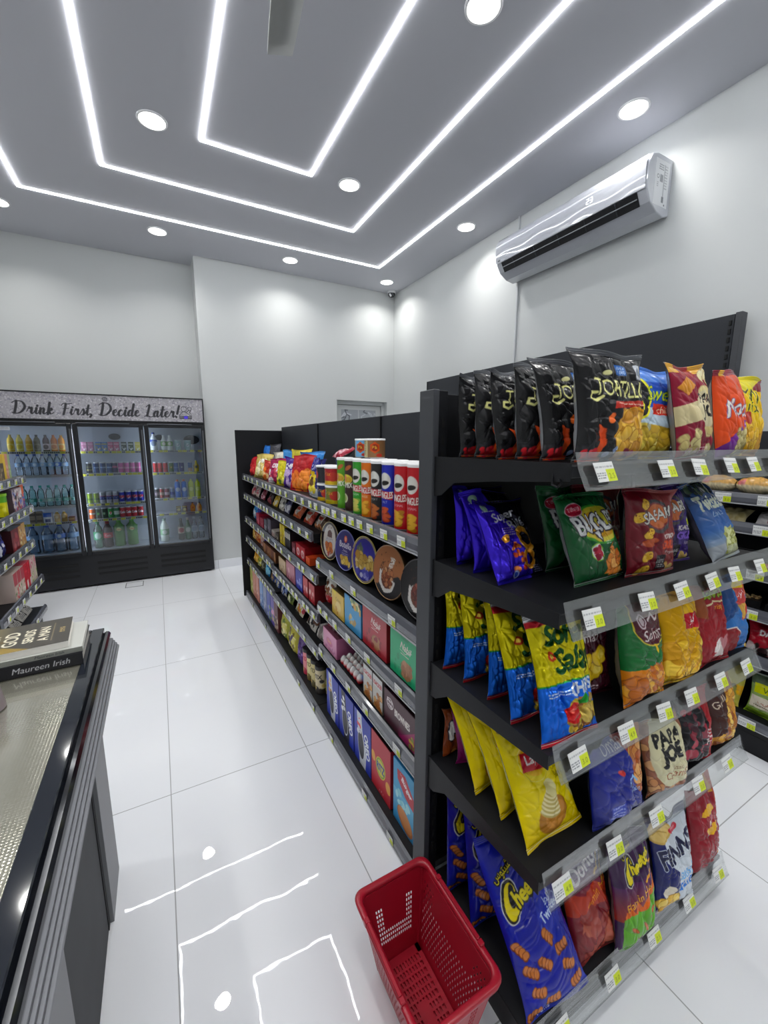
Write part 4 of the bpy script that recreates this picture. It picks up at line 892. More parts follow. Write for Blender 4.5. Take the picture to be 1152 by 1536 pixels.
# ------------------------------------------------------------------ crisp bags on the end display
AR_LAYS = '\ufeb0\ufef4\ufedf'      # Arabic lettering, presentation forms, right to left
AR_CHEETOS = '\ufeb1\ufeee\ufe98\ufef4\ufeb7'
YEL = ['#e0b838', '#d8a82c', '#ecc850', '#c8962a']
def a_tort():
    A = Art(20, 22, 7, '#131315')
    A.grad(0, 5, '#26262a', '#131315'); A.ell(14.4, 5.6, 6.6, 5.2, '#d8a028', .3); A.ell(14.4, 5.6, 5.9, 4.6, '#8a5a18', .3)
    A.bits(9.6, 2.2, 18.6, 9, 46, ['#d8b048', '#c89a34', '#e4c468', '#b8842a'], 1.2, 2.1, 2, '#9a6a20')
    A.poly([(.8, .8), (3.2, 1.2), (4.6, 4), (3.4, 7.4), (5.2, 6.4), (6.2, 3.6), (5.2, 1.2), (7, .8), (6.6, .2), (.8, .2)], '#d8582a'); A.poly([(1, .3), (3.4, 2.6), (3, 5), (1.6, 3), (.6, 3.4)], '#2c2c30')
    A.bits(.6, .3, 5, 2.2, 10, ['#d0303a', '#b82432', '#e0505a'], .4, .9, 3); A.bits(6.4, 1.4, 9, 3, 6, ['#c8d0dc', '#8a98b8'], .3, .6, 6)
    A.ell(6.4, 8.4, 1.2, .8, '#d86a2a', .8); A.bits(12, 1, 16, 2.4, 6, ['#7a2a3a', '#b04a58'], .5, .9, 8)
    A.poly([(7, 10.2), (19, 11.2), (19, 12.3), (7.4, 11.6)], '#a83228'); A.smallprint(8.2, 11.2, 18, 1, .5, '#f0d8c0')
    A.text('TORTILLOS', 11.2, 12.5, 3.3, '#e8e6a0', shear=.12, maxw=16.5, out='#2a2a20', ow=.12, arc=-.5); A.line([(4.6, 12.6), (3.4, 11.9), (2.2, 12.4), (2.4, 13.5), (3.4, 13.4)], .55, '#e8e6a0')
    A.rect(8.8, 16.8, 12.6, 19, '#2a5a9a'); A.text('1000', 10.7, 17.1, .8, '#cfe0f4', maxw=3.4); A.text('BAISA', 10.7, 18, .7, '#cfe0f4', maxw=3.4); A.ell(7, 17.3, .7, .5, '#d8d6a0'); A.rect(15.8, 16.4, 18.6, 19.6, '#b8bcc2'); A.ell(17.2, 18, .9, 1.1, '#77808a')
    A.rect(0, 21, 20, 22, '#55575c'); return A
def a_sweet():
    A = Art(19, 22, 7, '#3a5aa8'); A.grad(0, 12, '#c8b04a', '#a8b8c8'); A.rect(0, 12, 19, 22, '#2f55b0'); A.rect(0, 18, 19, 22, '#5a86d0')
    A.bits(1, .6, 18, 8, 50, ['#d8c45a', '#c8ac40', '#e4d480', '#b89834'], 1.2, 2.2, 4, '#a08030'); A.poly([(0, 9), (19, 7), (19, 11), (0, 13)], '#b8c8d4')
    A.ell(5.2, 14.2, 4.6, 5.2, '#e0dc38'); A.ell(5.2, 14.2, 4, 4.6, '#1c1c20'); A.text('S', 5.2, 10.8, 6.6, '#e0dc38', bold=.3); A.text('Sweet', 13.6, 13.6, 3.4, '#d8e048', shear=.2, out='#2a6a30', maxw=10); A.poly([(10, 10.4), (18.6, 10), (18.6, 12.6), (10.4, 12.9)], '#c83a2c'); A.text('chilli', 14.4, 10.6, 1.6, '#f4e0c0'); return A
def a_papared():
    A = Art(18, 23, 7, '#7d1530'); A.poly([(0, 8), (9, 9.4), (9, 14), (0, 12.6)], '#cfc29a'); A.rect(0, 20.6, 18, 23, '#c89a3a'); A.rect(3, 19.6, 9, 23, '#8a2a2c')
    A.bits(9.6, .8, 17.6, 21, 40, ['#d8cc98', '#c8b880', '#e4dcb0'], .9, 1.7, 5, '#a8926a'); A.bits(1, 1, 9, 6.6, 16, ['#d0c48e', '#c0b078'], .7, 1.5, 7, '#94805c')
    A.ell(11.6, 11.8, 5, 4.4, '#cfc6a4'); A.text('PAPA', 11.8, 13.2, 2.2, '#1d1b1c', bold=.1, maxw=8); A.text('JOE', 11.8, 9, 3.6, '#1d1b1c', bold=.18, maxw=8); A.text('STRAWBERRY', 7.4, 1.2, 1.5, '#e8c8cc', maxw=11); A.poly([(1, 17), (5, 20), (7.6, 17.4), (4, 15)], '#c88a34'); return A
def a_nood():
    A = Art(18, 23, 7, '#cf4f1e'); A.poly([(0, 3), (9, 8), (12, 4), (4, 0), (0, 0)], '#6a2480'); A.poly([(5, 0), (18, 0), (18, 9), (11, 7)], '#b8a46a')
    A.bits(7, .4, 17.6, 6.4, 50, ['#c8b878', '#a89658', '#d8cc94'], .8, 1.6, 4, '#8a7a48', asp=.2); A.rect(0, 21.4, 18, 23, '#7a1c30'); A.rect(2, 21.4, 7, 23, '#d8a830'); A.grad(15, 21.4, '#cf4f1e', '#b8441c')
    A.text('Noodo', 9.6, 10.4, 4.6, '#e4e0d8', shear=.18, out='#6a5a8a', ow=.22, maxw=14.5, bold=.08); A.rect(11, 7.6, 17, 9.4, '#7a2a8a'); A.text('spicy', 14, 7.9, 1.1, '#f0d0f0'); return A
def a_yel():
    A = Art(18, 23, 6, '#d8b420'); A.grad(0, 10, '#c88a1c', '#d8b420'); A.rect(0, 19, 18, 23, '#7a1c2a'); A.poly([(0, 23), (0, 18), (10, 19), (18, 23)], '#c8bc20')
    A.text('MINI', 7.4, 15.6, 3.6, '#3a3420', shear=.1, rot=-.1, out='#dce030', maxw=10); A.text('mix', 8, 12.4, 3, '#3a3420', out='#dce030'); A.bits(1, 1, 17, 9, 30, YEL, 1, 2, 4, '#a87a20'); A.ell(5, 10.6, 2.4, 1.8, '#a83a2a'); return A
def a_ring():
    A = Art(17, 21, 7, '#3a23b4'); A.poly([(6, 21), (17, 21), (17, 0), (12, 0), (11.2, 8)], '#141322'); A.grad(0, 3, '#23148c', '#3a23b4', ((A.Y < 3) & (A.X < 11)).astype(float))
    A.ell(2.8, 18.6, 1.2, 1, '#a8c8b8'); A.smallprint(1.4, 17.6, 5.4, 1, .4, '#c8d0e8')
    A.text('Super', 7.6, 14.4, 3.0, '#e4e4ec', shear=.12, rot=.16, maxw=8.4, bold=.1); A.text('Ring', 11.4, 12.2, 3.2, '#b8bac4', rot=.3, maxw=7, bold=.06)
    A.smallprint(5, 12.6, 9, 4, .55, '#b8a8d8')
    A.ell(12, 9.6, 3.4, 2.7, '#d8942a', 2.0, ring=1.25); A.ell(12, 9.6, 3.4, 2.7, '#e8b85a', 2.0, ring=.35); A.ell(11.4, 4.6, 2.7, 2.5, '#cf8a24', ring=1.05); A.ell(11.4, 4.6, 2.7, 2.5, '#e4b052', ring=.3)
    A.ell(5.2, 10.2, 1.2, .9, '#d89a3a', .6); A.bits(6, 2.4, 9.2, 8.8, 22, ['#c8542a', '#d8743a', '#a83a20', '#e08a50'], .4, .85, 3); A.ell(6.4, 1.6, .9, .9, '#3a5ac0'); A.ell(6.4, 1.6, .8, .8, '#d8dcf0', ring=.2); A.smallprint(12.6, 2.6, 16, 4, .5, '#8a8aa8'); return A
def a_bug():
    A = Art(20, 22, 7, '#14532c'); A.grad(0, 6, '#0f3f22', '#14532c'); A.ell(11.4, 13.4, 8.2, 5.0, '#4a9a3a'); A.ell(11.4, 13.4, 7.4, 4.5, '#d8c84a'); A.ell(11.4, 13.4, 6, 3.4, '#c89a2a'); A.ell(13.6, 15.2, 4.4, 2.8, '#b8b03a')
    A.text('BUGLES', 11.4, 11.6, 4.6, '#e8e8e8', rot=.05, shear=-.18, maxw=16.5, bold=.14, out='#2a2433', ow=.34); A.poly([(8, 11.6), (10, 8.6), (10.8, 12)], '#2a2433'); A.poly([(8.6, 11.4), (9.9, 9.4), (10.2, 11.8)], '#e8e8e8')
    A.ell(4.4, 17.6, 3, 1.7, '#d8b8c0', .15); A.ell(4.4, 17.6, 2.7, 1.45, '#a8203a', .15); A.text('Tiffany', 4.4, 17.1, 1.3, '#f0d8dc', rot=.15, maxw=4.4)
    A.ell(7.4, 6.8, 2.1, 1.9, '#e0e4de'); A.ell(7.4, 6.8, 2.3, 2.1, '#8ab83a', ring=.25); A.bits(6.2, 5.6, 8.6, 8, 12, ['#b02a44', '#8a1c34'], .4, .9, 3); A.smallprint(11, 8.8, 14, 2, .5, '#c8d8c8')
    for p in ([(9, 1.6), (15.4, 6.8), (15, 1.2)], [(12, 2.4), (14.4, 8.6), (17, 3)], [(10.6, 1), (12, 4.6), (18.6, 1.2)]): A.poly(p, '#c87a34')
    A.bits(11, 1.4, 17, 6, 26, ['#d88a40', '#b8662a', '#e0a860'], .6, 1.3, 5, '#8a4a1c', asp=.35); return A
def a_saf(bg, right, ch, sub, flav):
    A = Art(18.4, 21.5, 7, bg); A.poly([(9.6, 21.5), (18.4, 21.5), (18.4, 0), (11, 0)], right); A.ell(9.8, 14.6, 5.2, 4.2, '#4a4448'); A.ell(9.8, 14.6, 4.2, 3.4, right); A.ell(9.8, 14.6, 3.7, 3, '#b8683c')
    for x, y in ((6, 17.6), (3.4, 14.6), (5.6, 10.6), (4.8, 5), (4.2, 1.6)):
        A.ell(x, y, 2, 1.3, '#5a2a10', .4); A.ell(x, y, 1.8, 1.15, ch, .4); A.bits(x-1.2, y-.7, x+1.2, y+.7, 8, ['#6a2a18'], .12, .22, 1)
    A.ell(6.2, 8.4, 2.8, 1, '#a8502a', .1)
    A.text('SAFARI', 9.9, 13.6, 2.6, '#d8d4cc', maxw=11.6, rot=.14, bold=.1, out='#3a3034', ow=.15); A.text('POTATO', 13.6, 8.8, 1.2, '#d8d0cc', maxw=5.4, bold=.05); A.text('GRILLS', 14, 6.4, 1.9, sub, maxw=7, bold=.12); A.text(flav, 14.6, 4.8, 1, '#c8c0bc', maxw=4.4)
    A.rect(8.2, 1.4, 11.6, 5, '#221a20'); A.text('100%', 9.9, 3, .9, '#d0d0d0', maxw=2.8); A.smallprint(8.6, 2.4, 11.2, 2, .5, '#a8a8a8'); A.bits(12.4, .8, 15.4, 2.4, 8, ['#b89a5a', '#c8b078'], .4, .8, 4); return A
def a_twist():
    A = Art(19, 24, 7, '#2a3a5a'); A.grad(9, 17, '#3f6aa8', '#33568e'); A.rect(0, 17, 19, 24, '#2f4a78'); A.grad(4.6, 9, '#8a98a8', '#3f6aa8'); A.rect(0, 0, 19, 4.6, '#9aa0a6')
    A.bits(1, 20, 18, 23.6, 26, ['#2c3a34', '#3a4a3a', '#26303c'], .8, 1.8, 4); A.text('Twistos', 9.6, 14.6, 4.2, '#d4dccc', shear=.08, maxw=17, bold=.2); A.text('Light Salt', 10, 11.8, 2, '#a8c0d8', maxw=11)
    A.ell(12.6, 4.6, 5, 3.9, '#a8a870'); A.bits(8.2, 1.6, 16.8, 8, 90, ['#c8cc8a', '#a4a860', '#dce0ac', '#8e924e'], .5, 1.2, 7, asp=.25); A.poly([(8.2, 3.6), (17, 3.2), (15.2, .4), (10, .4)], '#c4c8b0', .7); return A
def a_sohar():
    A = Art(17, 28, 7, '#c9bd10'); A.rect(0, 26.2, 17, 28, '#c8c8cc'); A.rect(0, 24.8, 17, 26.2, '#a8202c'); A.poly([(0, 0), (17, 0), (17, 11.6), (8, 12.4), (0, 12)], '#1f66c8'); A.line([(0, 12.1), (8, 12.5), (17, 11.7)], .35, '#2a8a3a')
    A.text('Sohar', 10.6, 20.4, 4.2, '#14481f', shear=.2, maxw=13, bold=.25); A.text('Salad', 11.8, 14.4, 5.0, '#14481f', shear=.15, maxw=13, bold=.3); A.ell(4.6, 18.2, 1.2, 1, '#b83a24'); A.ell(4.6, 18.2, .6, .5, '#e0c050')
    A.text('CHIPS', 12.6, 9.2, 2.4, '#dfe6ee', maxw=8, bold=.12); A.smallprint(2, 10.4, 9.4, 2, .6, '#c8d8f0')
    A.ell(11.6, 5, 5.2, 3.4, '#8a5a34'); A.bits(7, 2, 16.6, 7.6, 30, ['#b8a03a', '#7a4a2c', '#a88a4a', '#5a7a2c'], .8, 1.5, 4); A.ell(8.8, 5.6, 2.5, 2.2, '#b81f1f'); A.ell(8, 6.3, .6, .5, '#e06a5a'); A.poly([(11, 6.6), (13, 9.6), (14, 7)], '#2a8a34'); A.ell(14, 4.4, 2.4, 1.9, '#c8b060', .5); A.bits(8, 1, 12, 2.6, 12, ['#d8b83a', '#c8a02c'], .5, 1, 3, asp=.3)
    A.rect(0, 0, 17, 1, '#a8202c'); return A
def a_oman():
    A = Art(16, 24, 6, '#3c1220'); A.rect(0, 17.6, 16, 24, '#15131a'); A.line([(5, 20), (7, 22.4), (8.4, 20), (10, 22.8), (11.6, 20.2), (13.4, 22)], .7, '#d8c028'); A.text('Chips', 5, 17.4, 2, '#d8d4d0', maxw=6); A.text('Oman', 7, 14.6, 2.4, '#d8d4d0', maxw=8)
    for x, y, t in ((5.6, 9.8, .4), (9, 7.4, 1.0), (5.4, 6, .1), (10.6, 10.8, .7)): A.ell(x, y, 2.9, 2.2, '#8a6a18', t); A.ell(x, y, 2.7, 2, '#d8b82c', t); A.ell(x+.4, y+.3, 1.4, 1, '#e4cc58', t)
    A.smallprint(4, 3, 10, 2, .8, '#d8c8c8'); return A
def a_soha():
    A = Art(16.6, 25, 7, '#14602c'); A.rect(0, 0, 16.6, 9.4, '#c87c1e'); A.bits(.4, .4, 16.2, 8.8, 60, ['#d89a2c', '#c07018', '#e0b048', '#b0620f'], 1, 2, 3, '#8a4a10', asp=.35); A.ell(10.4, 20, 7, 5.8, '#c8b83a'); A.ell(10.4, 20, 6.6, 5.5, '#4a1220')
    A.ell(6.6, 20.4, 1.6, 1.6, '#d8c8cc', ring=.4); A.ell(6.6, 20.4, .9, .9, '#d8c8cc'); A.line([(9, 22.8), (10.6, 24), (12, 22.4), (13.8, 23.6)], .6, '#e0d4d4'); A.line([(9, 20.4), (11, 21.6), (12.4, 20), (14.4, 21)], .6, '#e0d4d4'); A.text('Sohar', 10.4, 15.8, 2.6, '#e4dcd8', maxw=10)
    A.poly([(10, 14.4), (12, 14.4), (11, 12.2)], '#d8b82c'); return A
def lays_logo(A, cx, cy, r, s='Lay\'s', ring=True):
    if ring: A.ell(cx, cy, r*1.12, r*1.12, '#d8c068', ring=.18)
    A.ell(cx, cy+r*.1, r, r*.92, '#e0b41c'); A.poly([(cx-r*1.05, cy-r*.42), (cx+r*.8, cy-r*.62), (cx+r*1.1, cy+r*.42), (cx-r*.8, cy+r*.5)], '#b3202e'); A.text(s, cx, cy-r*.3, r*.66, '#f0e8e4', maxw=r*1.6, shear=.1, bold=.06)
def a_lays(bg, ar, chips=True, H=25, W=18):
    A = Art(W, H, 7, bg)
    lays_logo(A, W*.62, H*.66, W*.22, ar)
    if chips: A.bits(.6, .6, W-.6, H*.42, 40, YEL, 1.3, 2.6, 4, '#b8861c'); 
    return A
def a_red():
    A = Art(16, 25, 7, '#8a1420'); A.rect(0, 22, 16, 25, '#2a2018'); A.text('Bawadi', 9, 19.4, 2.8, '#8aa028', maxw=12, out='#2a1c14', bold=.12); A.line([(3, 17.4), (8, 18.4), (14, 17.8)], .5, '#d8c8a0'); A.text('crispy', 10, 15.6, 1.8, '#e0b020', shear=.2); A.poly([(0, 24), (5, 24), (4, 14), (0, 15)], '#8a4a24')
    A.ell(8, 6, 3, 1.6, '#e0d8d4', .5); A.poly([(7, 5), (13, 8.6), (12, 4)], '#e0d8d4'); A.poly([(5, 3), (9, 5.6), (11, 2.6)], '#c8bcb8'); A.ell(12, 7, 3, 5.6, '#7a101c', .1, a=.5); return A
def a_layblue():
    A = Art(15.5, 25, 7, '#2f6aa8'); A.poly([(0, 25), (0, 10), (6, 14), (5, 25)], '#1c4478'); A.ell(9.4, 20.6, 3.6, 3, '#d8c028'); A.poly([(6, 20.2), (13, 19.4), (12, 10.6), (9, 10)], '#b8403a'); A.text('Lay\'s', 9.4, 16.6, 2.4, '#f0e0e0', maxw=5.6); A.poly([(7.4, 15), (12, 15), (9.6, 9.6)], '#c8a04a')
    A.poly([(11, 24), (15.5, 25), (15.5, 17), (12.4, 17)], '#b85a34'); A.ell(3, 4.6, 4.2, 4.6, '#d8d0cc'); A.ell(3, 4.6, 3.8, 4.2, '#7a1a20'); A.rect(14.4, 0, 15.5, 12, '#c8a848'); return A
def a_layyel():
    A = Art(20, 33, 7, '#d9c504'); A.grad(0, 8, '#c8ae02', '#d9c504')
    lays_logo(A, 7.6, 17.8, 4.2, 'Lay\'s', False); A.ell(7.6, 17.4, 4.8, 4.4, '#e8dc80', ring=.16); A.line([(1, 26), (8, 24.2), (9.4, 22.2)], .7, '#9a7a2c'); A.ell(10.2, 24.2, 1.1, 1.4, '#e4e0c8'); A.ell(9.2, 26, 3, 2.4, '#c8bc6a', .4)
    A.text('\ufea2\ufee0\ufee3', 14.4, 13.6, 1.1, '#5a4a10', maxw=3); A.text('Salt', 14.6, 11.8, 1.3, '#5a4a10', maxw=3.4)
    A.ell(9.4, 5.2, 5.4, 3.6, '#a8742c', .15); A.ell(10, 5, 4, 2.6, '#c0863a', .2)
    for k in range(6): A.ell(8.4+.35*k, 6.0+.78*k, 3.5-.3*k, 1.2, '#b8a868', -.3); A.ell(8.5+.35*k, 6.25+.78*k, 3.4-.3*k, 1.0, '#e6dcae', -.3)
    A.ell(10.6, 10.6, 1.8, 2, '#ddd49c', .3); A.ell(18, 11, 1.7, 5, '#c8c074', .1); A.ell(18, 11, 1.3, 4.2, '#d8d498', .1); return A
def a_omanblue():
    A = Art(19.5, 21.5, 7, '#1c2780'); A.grad(0, 6, '#151c66', '#1c2780'); A.poly([(8, 23), (14.4, 23), (12.4, 16.8)], '#8a2a20'); A.poly([(14, 23), (19.5, 23), (19.5, 6.8), (14.4, 12.2), (12.6, 17)], '#b0703a'); A.bits(14.4, 8, 19.2, 18, 26, ['#c8884a', '#a85a2c', '#d8a468'], 1, 1.8, 4, '#7a3a1c'); A.line([(12.4, 16.6), (14.6, 23)], .3, '#c8a83a')
    A.text('Omani', 8, 18.6, 2.8, '#d8d8e0', maxw=9, rot=.1); A.ell(8.8, 13.4, 1.8, .6, '#b8302a', -.5); A.line([(11, 10), (12.4, 12), (13.8, 10.6)], .5, '#8ab8e0'); A.text('Chips', 13, 7.4, 1.6, '#a8c8e4', shear=.3, rot=-.1); A.rect(4.4, 2, 9.4, 5.8, '#3a48a0'); A.smallprint(4.8, 5.2, 9, 4, .9, '#8a96d0'); return A
def a_papacream():
    A = Art(17.5, 20, 7, '#8a5a44'); A.bits(0, 0, 17.5, 20, 90, ['#b8845a', '#9a6444', '#c89a6c', '#7a4c38'], .8, 1.5, 4, '#5a3426'); A.ell(8.8, 11.6, 7.8, 9.6, '#cfcaa8', .0); A.text('PAPA', 8.6, 13.8, 3.2, '#17181a', maxw=10.6, bold=.2, rot=.08); A.text('JOE', 8.8, 8.4, 4.8, '#17181a', maxw=11, bold=.36, rot=.05); A.text('Classic', 9.6, 6.6, 1.2, '#7a5a4a', maxw=5, shear=.2); A.text('Caramel', 9.4, 4.6, 1.9, '#8a4a34', maxw=8.4, shear=.2); return A
def a_black():
    A = Art(16, 23, 6, '#17151a'); A.poly([(8, 23), (16, 23), (16, 0), (11, 0), (12, 12)], '#96121e'); A.bits(1, 4, 11, 20, 30, ['#5a1a28', '#7a2a38', '#3a1a24', '#9a3444'], .8, 1.7, 3); A.smallprint(10, 9.6, 15, 3, 1.1, '#e0c8c8'); A.text('HOT', 12.4, 6, 2, '#f0dcd8', shear=.3, maxw=5); return A
def a_gold():
    A = Art(15, 23, 6, '#c08a2a'); A.bits(0, 0, 15, 23, 70, ['#d8a83a', '#a86a20', '#e4c060', '#8a4a1c'], 1, 2, 3, '#7a4418', asp=.3); A.poly([(0, 23), (8, 23), (6, 6), (0, 4)], '#3a1a14'); A.text('Grill', 4.2, 14, 2.4, '#d8c8b0', maxw=6, rot=.4); A.poly([(6, 23), (12, 23), (10, 18)], '#8a1a1a'); return A
def twist_piece(A, x, y, t, s=1):
    for k in range(4): A.ell(x+math.cos(t)*(k-1.5)*1.0*s, y+math.sin(t)*(k-1.5)*1.0*s, .95*s, 1.25*s, '#6a3418', t); A.ell(x+math.cos(t)*(k-1.5)*1.0*s, y+math.sin(t)*(k-1.5)*1.0*s+.1, .72*s, 1.0*s, '#b8733c', t)
def cheet_logo(A, x, y, s, ar=True):
    A.ell(x-4.1*s, y+1.1*s, 2.1*s, 4.0*s, '#c8c8c0', -.25); A.ell(x-4.1*s, y+1.1*s, 1.9*s, 3.7*s, '#18161a', -.25); A.ell(x-4.0*s, y+1.0*s, 1.5*s, 3.2*s, '#d8c81c', -.25); A.ell(x-3.5*s, y+1.9*s, .75*s, 2.0*s, '#18161a', -.25)
    A.text('heetos', x+1.4*s, y+.9*s, 3.0*s, '#d8c81c', maxw=8.6*s, rot=.3, bold=.18*s, out='#18161a', ow=.4*s)
    if ar: A.text(AR_CHEETOS, x-3.4*s, y+5.2*s, 2.0*s, '#d8c81c', maxw=5*s, rot=.4, out='#18161a', ow=.3*s)
def a_cheet():
    A = Art(20.5, 40, 7, '#17208c'); A.grad(0, 5, '#2a3a9a', '#17208c'); A.ell(14, 18, 4, 7, '#20309c'); cheet_logo(A, 9.4, 23.4, 1.25)
    A.text('\ufec4\ufee0\ufec4', 15.8, 21.4, 1.8, '#c8d8f0', maxw=4.6, rot=.3); A.text('Twisted', 15, 18.6, 2.2, '#c8d8f0', maxw=7.6, rot=.35, shear=.1, bold=.08)
    for x, y, t in ((2.4, 15, -.9), (3.6, 10.4, -.5), (4.6, 6, -.3), (8.6, 3, .1), (11.4, 15, -.9), (8.4, 10.6, -.6), (2.6, 2, .2), (14.8, 11.6, .3), (15.6, 7.4, -.4), (17, 3.4, .2)): twist_piece(A, x, y, t, .95)
    A.text('Puffs', 6, .8, 1.6, '#c8d0f0', maxw=5); return A
def a_dor():
    A = Art(17, 31, 6, '#3a1450'); A.grad(0, 20, '#6a2424', '#7a2030'); A.grad(17, 22, '#7a2030', '#3f1658'); A.poly([(0, 18), (6, 16.4), (10, 18.4), (17, 15.6), (17, 13), (0, 12.4)], '#a83a24'); A.text('Doritos', 9.6, 21.6, 3.8, '#e0dcdc', maxw=14, rot=.35, bold=.16); A.text('Flamin Hot', 11, 14.6, 2.2, '#d8942a', maxw=11, rot=.5, shear=.2)
    A.line([(11, 20), (13, 22), (14.6, 26)], .6, '#c8a030'); A.line([(13, 17), (15, 21), (16.6, 24)], .5, '#c8a030'); A.bits(3, 1, 16, 12, 30, ['#8a3a34', '#9a4a40', '#7a2a2c', '#a85a48'], 1.4, 2.8, 4); return A
def a_cheetf():
    A = Art(17, 29, 7, '#34143f'); A.grad(9, 18, '#8a2a1c', '#4a1850'); A.poly([(2, 10.6), (4, 12.6), (5.4, 10.8), (7, 13.4), (9, 11), (11.4, 14), (14, 15), (17, 18), (17, 0), (2, 0)], '#c8641c'); A.poly([(1.6, 0), (1.6, 9.6), (5, 10.6), (10, 9.8), (14, 13.4), (17, 16), (17, 0)], '#5a9a24')
    cheet_logo(A, 10, 20, 1.0, True); A.text('Flamin Hot', 8.6, 13, 2.0, '#e0a81c', maxw=11.6, rot=.28, shear=.1); A.line([(11.6, 17), (14, 19.4), (16, 20.4)], .7, '#d89a2a')
    for x, y, t in ((5.6, 5.6, -.7), (10.6, 4.6, -1.0), (7.4, 1.6, .2), (13.4, 8.6, .4)): A.ell(x, y, 2.2, .6, '#7a3a18', t); A.ell(x, y, 2, .45, '#b8642c', t)
    return A
def a_finn():
    A = Art(18, 28, 7, '#151c5a'); A.poly([(3.6, 24), (8, 27), (17, 26), (18, 14), (18, 0), (8.6, 0), (8.4, 12), (4, 15.4)], '#c9d0d8'); A.ell(3.6, 24, 4.2, 2.9, '#c8a860', .2); A.ell(3.6, 24, 3.6, 2.3, '#d8bc78', .2); A.line([(1, 23.6), (3.4, 24.4), (6, 23.4)], .3, '#b0904c'); A.line([(2, 25), (4.4, 25.6)], .3, '#b0904c')
    A.ell(9, 24, 2.2, 1.2, '#b8283c', .2); A.text('Tiffany', 9, 23.6, .9, '#f4d8d8', maxw=3, rot=.2); A.text('FINNS', 10, 15.4, 5.4, '#12163c', maxw=15, rot=.24, bold=.3, out='#c9d0d8', ow=.2)
    A.text('SLIGHTLY', 13, 9.4, 2.4, '#6fa8d8', maxw=8, rot=.06, bold=.06); A.text('SALTED', 13, 5.8, 2.9, '#3a78c8', maxw=8.4, rot=.06, bold=.16); A.ell(4.6, 6.6, 2.4, 1.9, '#d8d0c0'); A.bits(.8, .6, 8, 4, 18, ['#d8b04a', '#c89a34', '#e4c870'], 1.2, 2.2, 3, '#9a7420'); return A
def a_layred():
    A = Art(17, 29, 7, '#841424'); A.rect(12, 24, 17, 29, '#b88a3c'); A.poly([(13, 29), (17, 29), (17, 6), (15.6, 8)], '#a8442a'); A.ell(8.6, 17.4, 4.2, 4.8, '#d8a81c'); A.poly([(3.6, 15.4), (13.2, 15.8), (13.6, 19.4), (4, 19)], '#8e1826'); A.text(AR_LAYS, 8.6, 15.8, 2.8, '#e8dcc8', maxw=7.4, bold=.1); A.bits(13.4, 1, 16.6, 8, 8, ['#c8944a', '#b87a34'], 1, 1.8, 3); A.ell(6, 4, 5, 2.4, '#6e1020', .3, a=.6); return A
def a_brown():
    A = Art(12, 15, 6, '#7a3a1a'); A.text('FF', 5, 5.6, 5, '#d8d4d0', bold=.5, out='#1a1a2a', ow=.4, maxw=7); A.bits(1, .6, 11, 3, 9, ['#a85a2c', '#c88a4a'], .6, 1.1, 3); return A
def a_mag(): A = Art(14, 18, 4, '#7a1a5a'); A.text('POP', 7, 8, 4, '#e0c0d8', maxw=10); return A
BG = {}
def bagkind(key, art, T, seed, **k): BG[key] = bag_mesh('crisp_bag', art, T, seed, **k)
Rz = math.radians
def bagput(key, blx, bly, z, lean, yaw, roll, label, group, W):
    """blx, bly: the front left bottom corner"""
    M0 = Matrix.Rotation(Rz(yaw), 4, 'Z'); c = M0@Vector((W/2, 0, 0))
    M = Matrix.Translation((blx+c.x, bly+c.y, z+.002))@M0@Matrix.Rotation(Rz(-lean), 4, 'X')@Matrix.Rotation(Rz(roll), 4, 'Y')
    return place('crisp_bag', BG[key], M, label, 'crisp bag', group)
g1 = 'black tortilla chip bags on the top shelf'
for k in range(3): bagkind(f'tort{k}', a_tort(), (.075, .06, .065)[k], 3+k, back='#8a8c90', crinkle=1.2)
ZT = ESZ[0]
for k, (y, ln, kk, yw, r, lb) in enumerate([(.875, 5, 1, -3, 0, 'black tortilla chip bag at the back of the row, against the grey upright'), (.812, 8, 2, -2, 1, 'black tortilla chip bag second from the grey upright'), (.746, 9, 1, -3, -2, 'black tortilla chip bag third from the grey upright, leaning back'), (.682, 9, 2, -1, 1, 'black tortilla chip bag fourth from the grey upright'), (.616, 10, 0, 0, 0, 'black tortilla chip bag right behind the front one')]):
    bagput(f'tort{kk}', .700+.004*k, y, ZT, ln, yw, r, lb, g1, .20)
bagput('tort0', .716, .540, ZT, 5, -4, 0, 'black tortilla chip bag at the front of its row, big gold chips facing out', g1, .20)
gm = 'single crisp bags on the top shelf'
bagkind('sweet', a_sweet(), .06, 9); bagkind('papared', a_papared(), .07, 10); bagkind('nood', a_nood(), .07, 11); bagkind('yel', a_yel(), .06, 12)
bagput('sweet', .935, .600, ZT, 6, -8, 0, 'blue and yellow sweet chilli crisp bag beside the front black bag', gm, .19)
bagput('papared', 1.075, .535, ZT, 8, 4, -3, 'dark red popcorn bag with cream round logo on the top shelf', gm, .18)
bagput('nood', 1.252, .530, ZT, 8, 4, -4, 'orange and purple noodle snack bag on the top shelf', gm, .18)
bagput('yel', 1.425, .570, ZT, 7, 0, 2, 'yellow and maroon snack bag at the right end of the top shelf', gm, .18)
g = 'crisp bags on the second shelf'
Z2 = ESZ[1]
bagkind('ring', a_ring(), .055, 21, mats=FOILM, back='#4a3ab8'); bagkind('ringb', a_ring(), .055, 22, mats=FOILM, back='#4a3ab8')
bagput('ringb', .690, .855, Z2, 10, -2, 0, 'violet ring snack bag at the back of its row on the second shelf', g, .17)
bagput('ring', .684, .775, Z2, 19, -1, 0, 'violet ring snack bag in the middle of its row, half covered', g, .17)
bagput('ringb', .668, .676, Z2, 29, 3, 0, 'violet and black ring snack bag at the front with two golden rings', g, .17)
bagkind('bug', a_bug(), .07, 23, back='#a8acae'); bagkind('bugb', a_bug(), .06, 24, back='#a8acae')
